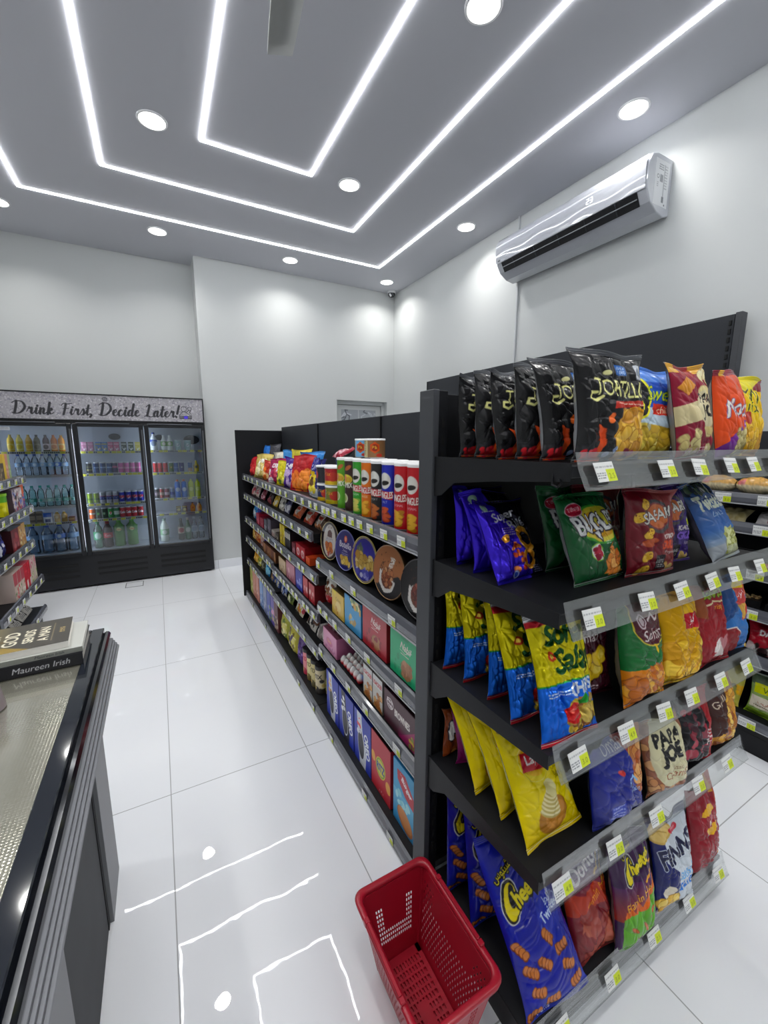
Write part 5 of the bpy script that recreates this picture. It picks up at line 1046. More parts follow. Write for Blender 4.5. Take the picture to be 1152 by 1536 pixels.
bagput('bugb', .845, .690, Z2, 13, 0, 0, 'green corn cone snack bag behind the front green one', g, .20)
bagput('bug', .820, .582, Z2, 24, 2, 0, 'green corn cone snack bag at the front of the second shelf', g, .20)
bagkind('saf', a_saf('#66101f', '#7a3434', '#d8b040', '#c8502c', 'Paprika'), .06, 25); bagkind('safp', a_saf('#2c1a44', '#3c2a68', '#b8a050', '#7a58b8', 'Pizza'), .06, 26)
bagput('saf', .960, .690, Z2, 10, -4, 0, 'dark red potato grill bag standing behind the green bag', g, .184)
bagput('saf', .985, .568, Z2, 9, -5, 0, 'dark red potato grill bag at the front, yellow pierced crisps printed', g, .184)
bagput('safp', 1.130, .605, Z2, 11, -6, 0, 'purple potato grill bag between the dark red and the blue bag', g, .184)
bagkind('twist', a_twist(), .07, 27)
bagput('twist', 1.318, .530, Z2, 27, 4, -3, 'blue twisted snack bag with pale foot at the right of the second shelf', g, .19)
g = 'crisp bags on the third shelf'
Z3 = ESZ[2]
bagkind('so', a_sohar(), .05, 31, mats=FOILM, back='#c8c8c4', crinkle=1.7, folds=1.6); bagkind('so2', a_sohar(), .055, 32, mats=FOILM, back='#c8c8c4', crinkle=1.7, folds=1.6)
for k, (key, x, y, ln, yw, lb) in enumerate([('so', .672, .875, 4, -4, 'yellow and blue foil chip bag at the very back of its row'), ('so2', .674, .797, 5, -3, 'yellow and blue foil chip bag second from the back of its row'), ('so', .684, .705, 9, -2, 'yellow and blue foil chip bag in the middle of its row'), ('so2', .662, .612, 17, -4, 'yellow and blue foil chip bag right behind the front one'), ('so', .668, .522, 18, -5, 'yellow and blue foil chip bag at the front of its row, tomato printed')]): bagput(key, x, y, Z3, ln, yw, 0, lb, g, .17)
bagkind('oman', a_oman(), .05, 33); bagkind('soha', a_soha(), .075, 34); bagkind('layA', a_lays('#c99a10', AR_LAYS), .075, 35, mats=FOILM); bagkind('red', a_red(), .07, 36); bagkind('layb', a_layblue(), .06, 37)
bagput('oman', .838, .600, Z3, 10, -6, 0, 'maroon and black chip bag with yellow crisps, half hidden on the third shelf', g, .16)
bagput('soha', .945, .525, Z3, 9, -2, 0, 'green chip bag with clear orange chip window at the front', g, .166)
bagput('layA', 1.125, .525, Z3, 11, -2, 0, 'golden yellow crisp bag with red badge on the third shelf', g, .18)
bagput('red', 1.305, .530, Z3, 12, -3, 0, 'red crisp bag with white bird shape on the third shelf', g, .16)
bagput('layb', 1.450, .530, Z3, 9, 0, 0, 'blue crisp bag with yellow badge at the right of the third shelf', g, .155)
g = 'crisp bags on the fourth shelf'
Z4 = ESZ[3]
bagkind('lay', a_layyel(), .075, 41, back='#d8d4a8', folds=.8); bagkind('lay2', a_layyel(), .07, 42, back='#d8d4a8')
bagput('lay2', .690, .745, Z4, 30, 4, 0, 'bright yellow salted crisp bag at the back of three', g, .20)
bagput('lay2', .696, .655, Z4, 31, 4, 0, 'bright yellow salted crisp bag in the middle of three', g, .20)
bagput('lay', .690, .556, Z4, 32, 2, 0, 'bright yellow salted crisp bag at the front, red oval badge', g, .20)
bagkind('brown', a_brown(), .04, 43); bagkind('mag', a_mag(), .04, 44)
bagput('brown', .700, .905, Z4, 3, -6, 0, 'small brown snack bag deep at the back of the fourth shelf', g, .12)
bagput('mag', .712, .855, Z4, 12, -8, 0, 'magenta snack bag hidden behind the yellow crisps', g, .14)
bagkind('omb', a_omanblue(), .07, 45, back='#3a4280'); bagkind('papc', a_papacream(), .07, 46); bagkind('blk', a_black(), .07, 47); bagkind('gold', a_gold(), .07, 48)
bagput('omb', .872, .525, Z4, 9, -5, 0, 'navy blue chilli chip bag between the yellow and the cream bag', g, .195)
bagput('papc', 1.088, .512, Z4, 13, -5, 0, 'cream caramel popcorn bag with bold black lettering', g, .175)
bagput('blk', 1.275, .525, Z4, 12, -4, 0, 'black and red hot snack bag on the fourth shelf', g, .16)
bagput('gold', 1.440, .525, Z4, 9, -2, 0, 'golden brown snack bag at the right end of the fourth shelf', g, .15)
g = 'crisp bags on the base shelf'
Z5 = .102
bagkind('chee', a_cheet(), .08, 51, back='#2a3480', folds=.7); bagkind('chee2', a_cheet(), .07, 52, back='#2a3480')
bagput('chee2', .690, .850, Z5, 5, -6, 0, 'large blue twisted corn puff bag at the back, behind the red basket', g, .20)
bagput('chee2', .690, .735, Z5, 12, -5, 0, 'large blue twisted corn puff bag in the middle of three', g, .20)
bagput('chee', .676, .515, Z5, 32, -6, -4, 'large blue twisted corn puff bag at the front, next to the basket', g, .20)
bagkind('dor', a_dor(), .07, 53); bagkind('chf', a_cheetf(), .07, 54); bagkind('finn', a_finn(), .07, 55); bagkind('layr', a_layred(), .08, 56)
bagput('dor', .878, .530, Z5, 22, -3, 0, 'purple and red hot tortilla chip bag on the base shelf', g, .17)
bagput('chf', 1.004, .500, Z5, 13, -5, 0, 'purple bag with green lower half and flames on the base shelf', g, .17)
bagput('finn', 1.196, .505, Z5, 11, -6, 0, 'navy and white lightly salted crisp bag on the base shelf', g, .18)
bagput('layr', 1.412, .510, Z5, 10, 0, 0, 'dark red crisp bag with yellow badge at the right of the base shelf', g, .17)
# ------------------------------------------------------------------ goods on the aisle gondola (fronts face -X)
HP = -math.pi/2
def gbox(y, z, w, d, h, art, label, cat, group, xf=.712, side='#888888', top=None, name='biscuit_box', dz=0, tilt=0, mats=None, sideart=None, rz=0):
    me = printed_box_mesh(name, w, d, h, art, side, top or side, mats=mats, sideart=sideart)
    return place(name, me, Matrix.Translation((xf+d/2, y, z+.001))@Matrix.Rotation(HP+Rz(rz), 4, 'Z')@Matrix.Rotation(Rz(-tilt), 4, 'X'), label, cat, group)
def gbag(y, z, art, T, label, group, xf=.73, lean=8, seed=1, name='snack_bag', cat='snack bag', rz=0, roll=0, mats=None, **k):
    me = bag_mesh(name, art, T, seed, mats=mats, **k)
    return place(name, me, Matrix.Translation((xf+T/2, y, z+.001))@Matrix.Rotation(HP+Rz(rz), 4, 'Z')@Matrix.Rotation(Rz(-lean), 4, 'X')@Matrix.Rotation(Rz(roll), 4, 'Y'), label, cat, group)
# crisp tubes on the top shelf of the near bay
S1 = 1.193
def tube(x, y, z, r, h, art, lid, label, group, rz=0, lidh=.012):
    t = thing('crisp_tube', label, 'crisp tube', (x, y, z), HP+Rz(rz), group)
    m = MB(); m.lathe([(r*.97, 0), (r, .003)], hx('#c9ccd0'), 28, capt=False); m.lathe([(r*.9985, .003), (r*.9985, h-.004)], hx(art_edge(art)), 28, capb=False, capt=False); wrap_cyl(m, art, r, .003); m.build('tube_body', CAN, t)
    m = MB(); m.lathe([(r*1.03, h-lidh), (r*1.04, h-.004), (r*1.0, h), (r*.9, h-.001)], hx(lid), 28); m.build('lid', WHITEP if lid == '#ffffff' else PLAST, t)
    return t
def art_edge(A):
    g = A.out()[A.ny//2, 1]; return '#%02x%02x%02x' % tuple(int(max(0, min(1, c))*255) for c in g)
def a_tube(col, sub, chips, seed, dark=None):
    W, Hh = 23.4, 22.2; A = Art(W, Hh, 5, col); cx = 12.4
    A.ell(cx, 16.2, 2.6, 3.0, '#e6e4de'); A.ell(cx, 15.4, 1.9, .85, '#26221f', .12)   # plain emblem oval with a dark bar
    A.poly([(cx-3.6, 12.6), (cx+3.6, 12.2), (cx+3.4, 9.2), (cx-3.4, 10)], '#b81c28' if col != '#b81c28' else '#a01420'); A.text('PRINGLES', cx, 9.7, 2.4, '#f2eee6', maxw=6.8, bold=.12, arc=-.3)
    A.text(sub, cx, 8, .8, '#f0f0f0', maxw=4.6)
    R = random.Random(seed)
    for k, y in enumerate((5.6, 4.4, 3, 1.8)): A.ell(cx+R.uniform(-.8, .8), y, 2.2, 1.0, chips[1], R.uniform(-.4, .4)); A.ell(cx+R.uniform(-.8, .8), y+.2, 2, .8, chips[0], R.uniform(-.4, .4))
    A.rect(cx+4.6, .6, cx+6.4, 3, '#d8d0d0'); A.smallprint(cx+4.8, 2.6, cx+6.2, 3, .7, '#55504f')
    A.rect(0, 0, 2.5, Hh, col); return A
def a_tamix(col, txt):
    A = Art(23.4, 22.2, 5, col); cx = 12.4; A.ell(cx, 14, 3.2, 2.2, '#d8c84a'); A.ell(cx-1, 14.4, 1.4, 1.4, '#e0886a'); A.ell(cx+1.2, 13.8, 1.5, 1.3, '#c8a03a'); A.text(txt, cx, 10.4, 2.2, '#e8e8e0', maxw=6.4, bold=.12); A.ell(cx-1, 5.6, 1.9, 2.1, '#d8dcb8'); A.ell(cx-1, 5.6, 1.2, 1.4, '#a8b86a'); A.ell(cx+1, 19, 2, .9, '#b8683c', .5); return A
RED_, CH = '#b81c28', ('#e0b038', '#b8801c')
gt = 'crisp tubes in a row on the top aisle shelf'
TU = [(1.072, RED_, 'ORIGINAL', CH, 'red crisp tube nearest the dark upright, cut off by it'), (1.157, RED_, 'ORIGINAL', CH, 'red crisp tube second from the dark upright'), (1.244, RED_, 'ORIGINAL', CH, 'red crisp tube between another red tube and the blue one'), (1.338, '#1c2aa0', 'SALT', ('#c85a34', '#8a3420'), 'blue crisp tube with red crisps printed'), (1.427, '#232122', 'SMOKY', ('#b86a34', '#8a3a1c'), 'black crisp tube between orange and blue tubes'), (1.515, '#d8741a', 'CHEESE', ('#e8b03a', '#c8861c'), 'orange crisp tube between the black and the green tube'), (1.600, '#3a9a34', 'ONION', ('#d8d070', '#8ab84a'), 'green crisp tube with white emblem oval')]
for k, (y, c, s, ch, lb) in enumerate(TU): tube(.7605, y, S1, .0375, .236, a_tube(c, s, ch, k), '#ffffff', lb, gt, rz=4)
tube(.7605, 1.688, S1, .0375, .236, a_tamix('#3a2422', 'TAMIX'), '#ffffff', 'dark brown crisp tube beside the two green ones', gt); tube(.7605, 1.778, S1, .0375, .236, a_tamix('#5a9a2a', 'TAMIX'), '#ffffff', 'leaf green crisp tube at the far end of the tube row', gt)
for k, (y, c, s, ch, lb) in enumerate(TU): tube(.8445, y, S1, .0375, .236, a_tube(c, s, ch, k), '#ffffff', lb.replace('crisp tube', 'crisp tube of the rear row', 1).split(',')[0].split(' with')[0].split(' between')[0].split(' nearest')[0].split(' second')[0]+f' standing {ORD[k]} from the dark upright', gt, rz=4)
def a_pik(col, back):
    A = Art(28.8, 7.6, 5, col); cx = 16.4
    A.poly([(cx+2*math.cos(t*.523)*(1.25 if t % 2 else 1), 4.2+2*math.sin(t*.523)*(1.25 if t % 2 else 1)) for t in range(12)], '#c8541c'); A.ell(cx, 4.2, 1.5, 1.5, '#8a2a1c'); A.text('Pik', cx, 3.6, 1.4, '#e8d04a'); A.rect(0, 0, 13, 7.6, back); A.smallprint(8.2, 6.6, 12, 8, .75, '#6a6248'); A.ell(cx+2, 1, 1.4, .7, '#b83a2a'); return A
tube(.845, 1.640, S1+.237, .046, .084, a_pik('#8a6848', '#c8bd92'), '#ffffff', 'brown snack tub with beige back label standing on top of the tubes', 'tubs on top of the crisp tubes', rz=38, lidh=.008)
tube(.845, 1.738, S1+.237, .046, .084, a_pik('#7ab0d8', '#c8bd92'), '#ffffff', 'light blue snack tub standing on top of the tubes', 'tubs on top of the crisp tubes', rz=10, lidh=.008)
def a_tub(base, bar, low):
    A = Art(34, 7.4, 4, base); cx = 18; A.rect(0, 0, 34, 2, low); A.ell(cx+3, 4, 3, 2.2, '#b8382c'); A.text('Crax', cx-1, 4.6, 2, '#d8a83a', rot=-.1, maxw=6); A.rect(cx-8.6, 1.4, cx-3.4, 6.8, bar); A.smallprint(cx-8.2, 6, cx-3.8, 5, 1, '#55565a'); return A
gtb = 'stacked snack tubs on the top aisle shelf'
for y, zk, b, lo, lb, rz in ((2.055, 0, '#1c2450', '#d8b42a', 'navy and yellow snack tub at the bottom, nearest the shelf edge', 20), (2.060, 1, '#2a2a30', '#2a2a30', 'dark snack tub with grey back label on top of the navy one', -60), (1.935, 0, '#7a7a34', '#c8b42a', 'olive snack tub at the bottom behind the green tube', 20), (1.938, 1, '#a8242c', '#d8b42a', 'red and yellow snack tub on top, beside the green tube', 10)):
    tube(.778, y, S1+zk*.094, .0555, .092, a_tub(b, '#b8bcc0', lo), '#ffffff', lb, gtb, rz=rz, lidh=.009)
gs = 'snack bags on the far part of the top aisle shelf'
def a_sun(): 
    A = Art(15, 22, 3, '#2a2a78'); A.rect(0, 0, 15, 5, '#c8ccd0'); A.bits(4, 4, 12, 13, 40, ['#d8c02c', '#e0cc48', '#c8a820'], 1.2, 2.6, 4, asp=.3); A.ell(8, 8.4, 2.6, 2.6, '#6a4a24'); A.text('SUN', 8, 15, 3, '#d8d8e4', maxw=10); return A
def mixart(w, h, bg, cols, seed, n=12, txt=None, tc='#ffffff', res=2.5, band=None):
    A = Art(w, h, res, bg); 
    if band: A.rect(0, h*band[0], w, h*band[1], band[2])
    A.bits(w*.08, h*.06, w*.92, h*.55, n, cols, min(w, h)*.07, min(w, h)*.17, seed)
    if txt: A.text(txt, w*.5, h*.62, h*.16, tc, maxw=w*.85, bold=.15)
    return A
gbag(2.225, S1, a_sun(), .05, 'indigo sunflower seed bag with yellow flower', gs, seed=61)
gbag(2.40, S1, mixart(14, 20, '#26266a', ['#3a3a8a'], 3), .05, 'plain indigo seed bag standing behind the red one', gs, xf=.83, lean=4, seed=62)
gbag(2.14, S1+.02, mixart(14, 19, '#2a2a72', ['#3a3a8a'], 3), .05, 'indigo seed bag standing behind the flower bag', gs, xf=.86, lean=3, seed=63)
gbag(2.20, S1+.215, mixart(13, 10, '#8a1430', ['#c8a0a8'], 5, txt='PAW'), .05, 'crimson pouch lying on top of the seed bags', gs, xf=.86, lean=62, seed=64)
FB = [(2.52, 17, 20, '#a81c24', ['#d8742a', '#e08a3a'], 'large red crisp bag beside the indigo bag', 12), (2.71, 13, 18, '#4a2480', ['#c8b0d8'], 'narrow purple snack bag between red and yellow ones', 8), (2.88, 16, 15, '#c8bc1c', ['#5a7a2a', '#e4e060'], 'yellow green snack bag with dark spots', 10), (3.10, 18, 16, '#9a2450', ['#d8586a', '#e8e0e4'], 'raspberry pink snack bag with pale lettering', 10), (3.36, 14, 14, '#a83020', ['#e0762c', '#e8c890'], 'small orange red snack bag beside the popcorn', 12), (3.60, 20, 18, '#c8b468', ['#e8dca0', '#d8c47a', '#f0e8c4'], 'popcorn bag with yellow kernels', 14), (3.85, 14, 15, '#a81c28', ['#c83a3a'], 'red snack pack at the far end of the top shelf', 6)]
for k, (y, w_, h_, bg, cc, lb, ln) in enumerate(FB): gbag(y, S1, mixart(w_*1.35, h_*1.14, bg, cc, k, 16, 'CHIPS' if k % 2 else None), .06, lb, gs, xf=.735, lean=ln, seed=70+k, crinkle=1.2, rz=17)
RB = [(2.66, 20, 22, '#3f86c8', ['#e0e8f0', '#e8e0a0'], 'sky blue and white bag behind the red crisp bag'), (2.90, 19, 23, '#d0c44a', ['#3f86c8', '#f0ecd0'], 'yellow and blue bag behind the yellow green one'), (3.15, 19, 22, '#4a92d0', ['#e4ecf4', '#e8e4b0'], 'bright blue and white bag behind the pink one'), (3.42, 17, 20, '#d8d4c8', ['#3f86c8', '#d8c860'], 'white bag with blue top in the back row'), (3.66, 13, 26, '#4a4a50', ['#8a8a90', '#b0a890'], 'grey and black bag standing high in the back row'), (3.90, 13, 25, '#3a7ac8', ['#a86a5a', '#c8d8e8'], 'blue bag at the far back corner of the top shelf')]
for k, (y, w_, h_, bg, cc, lb) in enumerate(RB): gbag(y, S1, mixart(w_*1.3, h_*1.1, bg, cc, 20+k, 14, band=(.72, 1, bg)), .06, lb, gs, xf=.855, lean=6, seed=80+k, rz=17)

# round tins standing on edge, near bay second shelf
S2 = .893
def disc(mb, A, R, M, mi=0, nr=36, nt=90):
    r, t = np.meshgrid(np.linspace(.004, 1, nr), np.linspace(0, 2*np.pi, nt, endpoint=False), indexing='ij')
    P = np.stack([r*np.cos(t)*R, 0*r, R+r*np.sin(t)*R], -1); H_, W_ = A.c.shape[:2]
    c = A.c[np.clip(((r*np.sin(t)+1)/2*H_).astype(int), 0, H_-1), np.clip(((r*np.cos(t)+1)/2*W_).astype(int), 0, W_-1)]
    mb.grid(tr(P.reshape(-1, 3), M).reshape(P.shape), c, mi, True, flip=True, closeu=True)
def tin(y, R, d, art, rim, label, lean=5, rz=0, bead='#b8a878', xf=.735):
    t = thing('biscuit_tin', label, 'biscuit tin', (xf, y, S2+.001+d*math.sin(Rz(lean))), HP+Rz(rz), 'round biscuit tins on edge'); K = Matrix.Rotation(Rz(-lean), 4, 'X')
    m = MB(); m.lathe([(R*.985, -.002), (R*.985, .018), (R*.965, .018), (R*.965, d)], hx(rim), 48, M=K@Matrix.Translation((0, 0, R))@Matrix.Rotation(-math.pi/2, 4, 'X')); m.build('tin_body', TIN, t)
    m = MB(); disc(m, art, R*.96, K@Matrix.Translation((0, -.0035, R*.04))); m.build('printed_lid', TIN, t)
    m = MB(); a = np.linspace(0, 2*np.pi, 49); m.tube(tr(np.stack([R*.972*np.cos(a), 0*a-.0025, R+R*.972*np.sin(a)], -1), K), .0028, hx(bead), 6, cap=False); m.build('lid_rim', TIN, t)
A = Art(21, 21, 6, '#2a2024'); A.ell(10.5, 10.5, 7.4, 9.4, '#cfc8c0'); A.ell(10.5, 10.5, 7.4, 9.4, '#8a7a6a', ring=.25); A.poly([(7.6, 12.6), (13.4, 12.6), (13, 15.6), (10.5, 16.8), (8, 15.6)], '#5a3a34'); A.text('ROYAL', 10.5, 17.4, 1.2, '#8a6a5a', maxw=5); A.text('BISCUITS', 10.5, 10.8, 1.3, '#4a5a8a', maxw=9); A.smallprint(6, 10, 15, 2, .8, '#8a8a9a'); A.bits(6, 3.6, 15, 8.4, 12, ['#c8742a', '#d88a3a', '#a8581c'], 1.4, 2.2, 3, '#7a3a14'); A.bits(8.6, 2, 12.4, 4.4, 6, ['#a83a3a', '#d0c8c0'], .5, .9, 5)
tin(1.947, .100, .045, A, '#1c1618', 'dark biscuit tin with white oval label, far end of the tin row', rz=6)
A = Art(21, 21, 6, '#22246a'); A.ell(10.5, 10.5, 10.2, 10.2, '#3a3c90', ring=.5); A.ell(10.5, 16.4, 1.6, 1.9, '#c84a3a'); A.ell(10.5, 16.4, 1, 1.2, '#e0b08a'); A.text('Botello', 10.5, 11.6, 3.2, '#d8d8e4', maxw=12, bold=.12); A.text('Danish', 10.5, 9.6, 1.4, '#c8c8dc', maxw=6); A.smallprint(7, 8.4, 14, 2, .8, '#9a9ac8'); A.bits(5.4, 3.4, 15.6, 6.4, 16, ['#d8b84a', '#e4cc70', '#c8a038'], 1.1, 1.7, 3, '#9a7a24')
tin(1.744, .098, .045, A, '#1a1c58', 'indigo biscuit tin with white lettering', rz=6, bead='#8a8cb8')
A = Art(22, 22, 6, '#2f2c8c'); A.ell(11, 11, 10.6, 10.6, '#c8b84a', ring=.5); A.poly([(5, 12), (9, 12), (9, 17), (7, 19), (5, 16)], '#4a5a5a'); A.bits(4, 12, 10, 16, 10, ['#5a6a58', '#3a4850', '#8a8a6a'], .8, 1.6, 3); A.bits(4, 7, 18, 13, 40, ['#c8ac60', '#b89848', '#d8c484', '#a88438'], 1.4, 2.2, 4, '#7a5c24'); A.bits(5, 2.4, 17, 6.6, 16, ['#4a4aa8', '#8a8ac8', '#c8c8e0'], .8, 1.6, 6)
tin(1.540, .1035, .045, A, '#24226c', 'blue biscuit tin with biscuit pile and gold rim', rz=6, bead='#c8b85a')
def a_crunch(bg, low, bits):
    A = Art(22, 22, 6, bg); A.poly([(0, 0), (0, 3), (10, 7.6), (17.6, 11), (22, 9), (22, 0)], low); A.text('Vanilla', 14, 14.4, 2.2, '#e8e0d8', rot=1.1, maxw=6); A.text('Crunch', 12.8, 13, 2.8, '#e8e0d8', rot=1.1, maxw=9, bold=.14)
    A.text('new', 7, 12.4, 1.6, '#3a2a28', rot=1.1); A.bits(4, 14, 19, 19, 8, ['#4a2c24'], .2, .4, 4); A.ell(10, 7.4, 4.9, 5.2, '#e4e0dc'); A.ell(10.4, 8.4, 4.3, 4.6, '#6a3c2c'); A.bits(7.4, 5.4, 13.6, 12, 40, bits, .7, 1.3, 5, '#4a2418'); A.line([(5.4, 10.6, 1.2), (5.6, 5.6, 1.5), (9, 2.8, 1.7), (13.6, 4, 1.4), (15.4, 7.4, .9), (14, 8, .8)], 1, '#e4e0dc'); return A
tin(1.3255, .1075, .06, a_crunch('#a8714c', '#2c2a2c', ['#b87a54', '#8a4c34', '#c89a74']), '#8a7450', 'copper brown round tin with white milk splash', rz=6, bead='#8a6a48')
tin(1.1085, .1075, .06, a_crunch('#242224', '#1a181a', ['#7a3a30', '#5a2824', '#9a5444']), '#1c1a1c', 'black round tin with chocolate bowl, next to the upright', rz=6, bead='#3a383a')
# near bay third shelf
S3 = .653; gn = 'boxes on the third aisle shelf, near bay'
A = Art(13, 18, 4, '#d4d2cc'); A.rect(0, 0, 13, 5, '#a81c24'); A.text('Choco', 5.4, 13.6, 2.4, '#3a3030', maxw=8, rot=.15); A.text('nut', 6, 11, 2, '#3a3030', rot=.15); A.bits(3, 4.6, 12, 11, 20, ['#5a3a28', '#8a6a44', '#7a4c34', '#c8b89a'], .9, 1.6, 4)
gbag(1.965, S3, A, .05, 'white chocolate bag with red base and nuts printed', gn, seed=91, xf=.72, cat='sweet bag', lean=6)
gbag(1.855, S3, mixart(11, 15, '#a8c4c4', ['#c8d8d8', '#d0404a'], 4, band=(0, .25, '#b82430')), .045, 'pale teal and red sweet bag behind the yellow box', gn, xf=.80, seed=92, cat='sweet bag')
def gold_open(y, w_, h_, d_, art, side, label, inner, bits=True):
    o = gbox(y, S3, w_, d_, h_, art, label, 'box', gn, side=side, top='#15110f', name='display_box'); return o
A = Art(15, 12.5, 5, '#d8b85a'); A.poly([(0, 12.5), (6, 12.5), (4, 10)], '#e0cc3a'); A.ell(8, 5, 3.4, 3, '#e4cc8a'); A.text('Cakes', 8, 8, 1.8, '#8a6a2a', maxw=9); A.bits(3, 1, 12, 4, 8, ['#c89a48', '#e0c078'], .8, 1.4, 4)
gbox(1.778, S3, .15, .12, .125, A, 'golden yellow open display box', 'box', gn, side='#c8a848', top='#5a4a2c', name='display_box')
A = Art(17.5, 16, 5, '#4f9ac8'); A.poly([(0, 16), (5, 16), (9, 11.6), (13, 11.8), (17.5, 13.6), (17.5, 16)], '#2a2a24'); A.bits(6, 11.6, 17, 15.6, 14, ['#d8cc9a', '#c8a04a', '#8aa06a'], 1, 1.8, 3); A.ell(8, 5, 3, 2.2, '#7ab8dc'); A.bits(5, 3, 12, 7, 8, ['#c8b88a', '#b89a60'], .8, 1.4, 4)
gbox(1.604, S3, .178, .12, .155, A, 'sky blue open display box with cut front', 'box', gn, side='#3f86b4', top='#26241f', name='display_box')
def a_digest(col, dark, txt='Nabil'):
    A = Art(22, 17, 6, col); A.poly([(7, 17), (16, 17), (14, 15.4), (9, 15.4)], dark); A.text(txt, 12, 11.4, 2.6, '#e8dcd8', shear=.3, maxw=8, rot=-.08, bold=.06); A.line([(8, 11), (12, 10.4), (17, 12.4)], .22, '#e8dcd8'); A.smallprint(8.6, 9.6, 15, 1, .6, '#e0d0cc'); A.ell(13, 4.6, 4.4, 3.2, '#9a6a48', a=.8); A.ell(13, 4.6, 3.8, 2.7, '#b08058', a=.8); A.bits(2, 1, 20, 8, 14, [dark], .6, 1.4, 5); return A
gbox(1.392, S3, .212, .16, .172, a_digest('#a8323c', '#8a242e'), 'red open biscuit carton', 'box', gn, side='#8a1c26', top='#1c0c0e', name='display_box')
A = a_digest('#2fa878', '#2a946a'); A.poly([(9, 1.6), (14, .6), (18, 4), (16.6, 7.6), (11, 8)], '#a87a58'); A.bits(10, 1.6, 17, 7, 14, ['#b8886a', '#9a6c4c'], .8, 1.4, 4)
gbox(1.160, S3, .195, .16, .172, A, 'mint green open biscuit carton next to the upright', 'box', gn, side='#1f8a62', top='#0c1210', name='display_box')
# near bay fourth shelf
S4 = .410; gn4 = 'goods on the fourth aisle shelf, near bay'
A = Art(19, 11, 4, '#d89ab8'); A.ell(9, 5.6, 4.4, 2.2, '#c8789a'); A.text('Candy', 9, 4.8, 1.8, '#e8d040', maxw=7); A.bits(1, 1, 18, 3, 8, ['#b87aa8', '#e8b8d0'], .6, 1.1, 3)
gbox(1.90, S4, .19, .13, .11, A, 'pink open sweet box filled with wrapped candies', 'box', gn4, side='#c47aa0', top='#7a4a5a', name='sweet_box')
R = random.Random(5)
for k in range(9):
    m = MB(); c = R.choice(['#c8d4c0', '#9a4a5a', '#d8d8d0', '#8aa86a', '#6a3a4a']); q = Matrix.Translation((.745+.035*(k//3)+R.uniform(-.006, .006), 1.845+.052*(k % 3), S4+.1115))@Matrix.Rotation(R.uniform(-.5, .5), 4, 'Z')@Matrix.Rotation(math.pi/2, 4, 'X')@Matrix.Translation((0, .011, 0))
    m.lathe([(.009, -.024), (.0025, -.017), (.0105, -.012), (.011, .012), (.0025, .017), (.009, .024)], hx(c), 10); m.v = [v*[1, 1, 1] for v in m.v]
    o = place('wrapped_candy', m.mesh('wrapped_candy', FOIL), q, f'wrapped candy in the pink box, {["front", "middle", "back"][k//3]} row, {ORD[k % 3]} from the near end', 'candy', 'candies in the pink sweet box')
for k in range(18):
    col, row = k % 6, k//6; m = MB(); m.lathe([(.004, 0), (.014, .006), (.0185, .018), (.0165, .032), (.009, .044), (.002, .048)], n=14, cols=[hx(c) for c in ('#b82c34', '#c8303a', '#d0404a', '#e4e0de', '#e8e6e4', '#e6e4e2')])
    place('chocolate_egg', m.mesh('chocolate_egg', FOIL), TM(.730+.034*row, 1.565+.0375*col+.008*(row % 2), S4+.002), f'red and white foil egg, {["front", "middle", "rear"][row]} row, {ORD[col]} from the near end', 'chocolate egg', 'foil chocolate eggs on the fourth shelf')
def a_oreobag(): 
    A = Art(13, 17, 6, '#1f6ac0'); A.poly([(0, 17), (5, 17), (13, 9), (13, 17)], '#16306e'); A.text('OREO', 7, 8.6, 3, '#e4e8f0', maxw=10, bold=.2, rot=.2, out='#10205a'); A.bits(2, .8, 11, 6.6, 8, ['#6a5440', '#8a7458', '#2a2428'], 1.2, 2, 3); A.ell(9, 13.6, 1.8, 1.8, '#a8845a'); return A
gbag(1.505, S4, a_oreobag(), .06, 'blue cookie pouch in front, beside the foil eggs', gn4, seed=95, xf=.72, lean=10, cat='cookie bag', mats=FOIL)
gbag(1.520, S4, a_oreobag(), .05, 'blue cookie pouch standing behind the front one', gn4, seed=96, xf=.81, lean=4, cat='cookie bag', mats=FOIL)
def a_bisc():
    A = Art(8.4, 14.5, 6, '#c8c4bc'); A.rect(0, 9.6, 8.4, 14.5, '#d4d4d2'); A.text('LOACKER', 4.2, 10.4, 1.8, '#b82c34', maxw=7.4, bold=.1); A.rect(0, 0, 8.4, 1.2, '#8a6a4a'); A.bits(.8, 1, 7.6, 7.4, 12, ['#c88a48', '#d8a868', '#a86a30'], 1, 1.8, 4, '#7a4a20'); return A
for k, y in enumerate((1.452, 1.362)): gbox(y, S4, .086, .12, .148, a_bisc(), ['white and red wafer box, farther of two side by side', 'white and red wafer box, nearer of two beside the brown carton'][k], 'wafer box', gn4, side='#6a6460', top='#b0a8a0')
A = Art(22, 13.5, 6, '#4a2430'); A.grad(0, 5, '#8a2a5a', '#4a2430', ((A.X > 11)).astype(float)); A.poly([(22, 0), (22, 8), (11, 0)], '#9a2a64'); A.ell(4.6, 9, 2.6, 2.2, '#d8d0d0', ring=.4); A.text('Snack', 4.6, 9.4, 1.4, '#e8e0e0', maxw=4.4, bold=.08); A.text('Hub', 4.6, 7.6, 1.4, '#e8e0e0', bold=.08); A.text('BROWNIES', 13.4, 6.4, 2.6, '#e4dcd8', maxw=10.5, bold=.15); A.bits(18, 1, 21.4, 5, 8, ['#c8b04a', '#8a9a4a'], .6, 1, 3)
gbox(1.192, S4, .225, .15, .14, A, 'dark brown and plum cake carton next to the upright', 'cake box', gn4, side='#3a1a26', top='#2a1018')
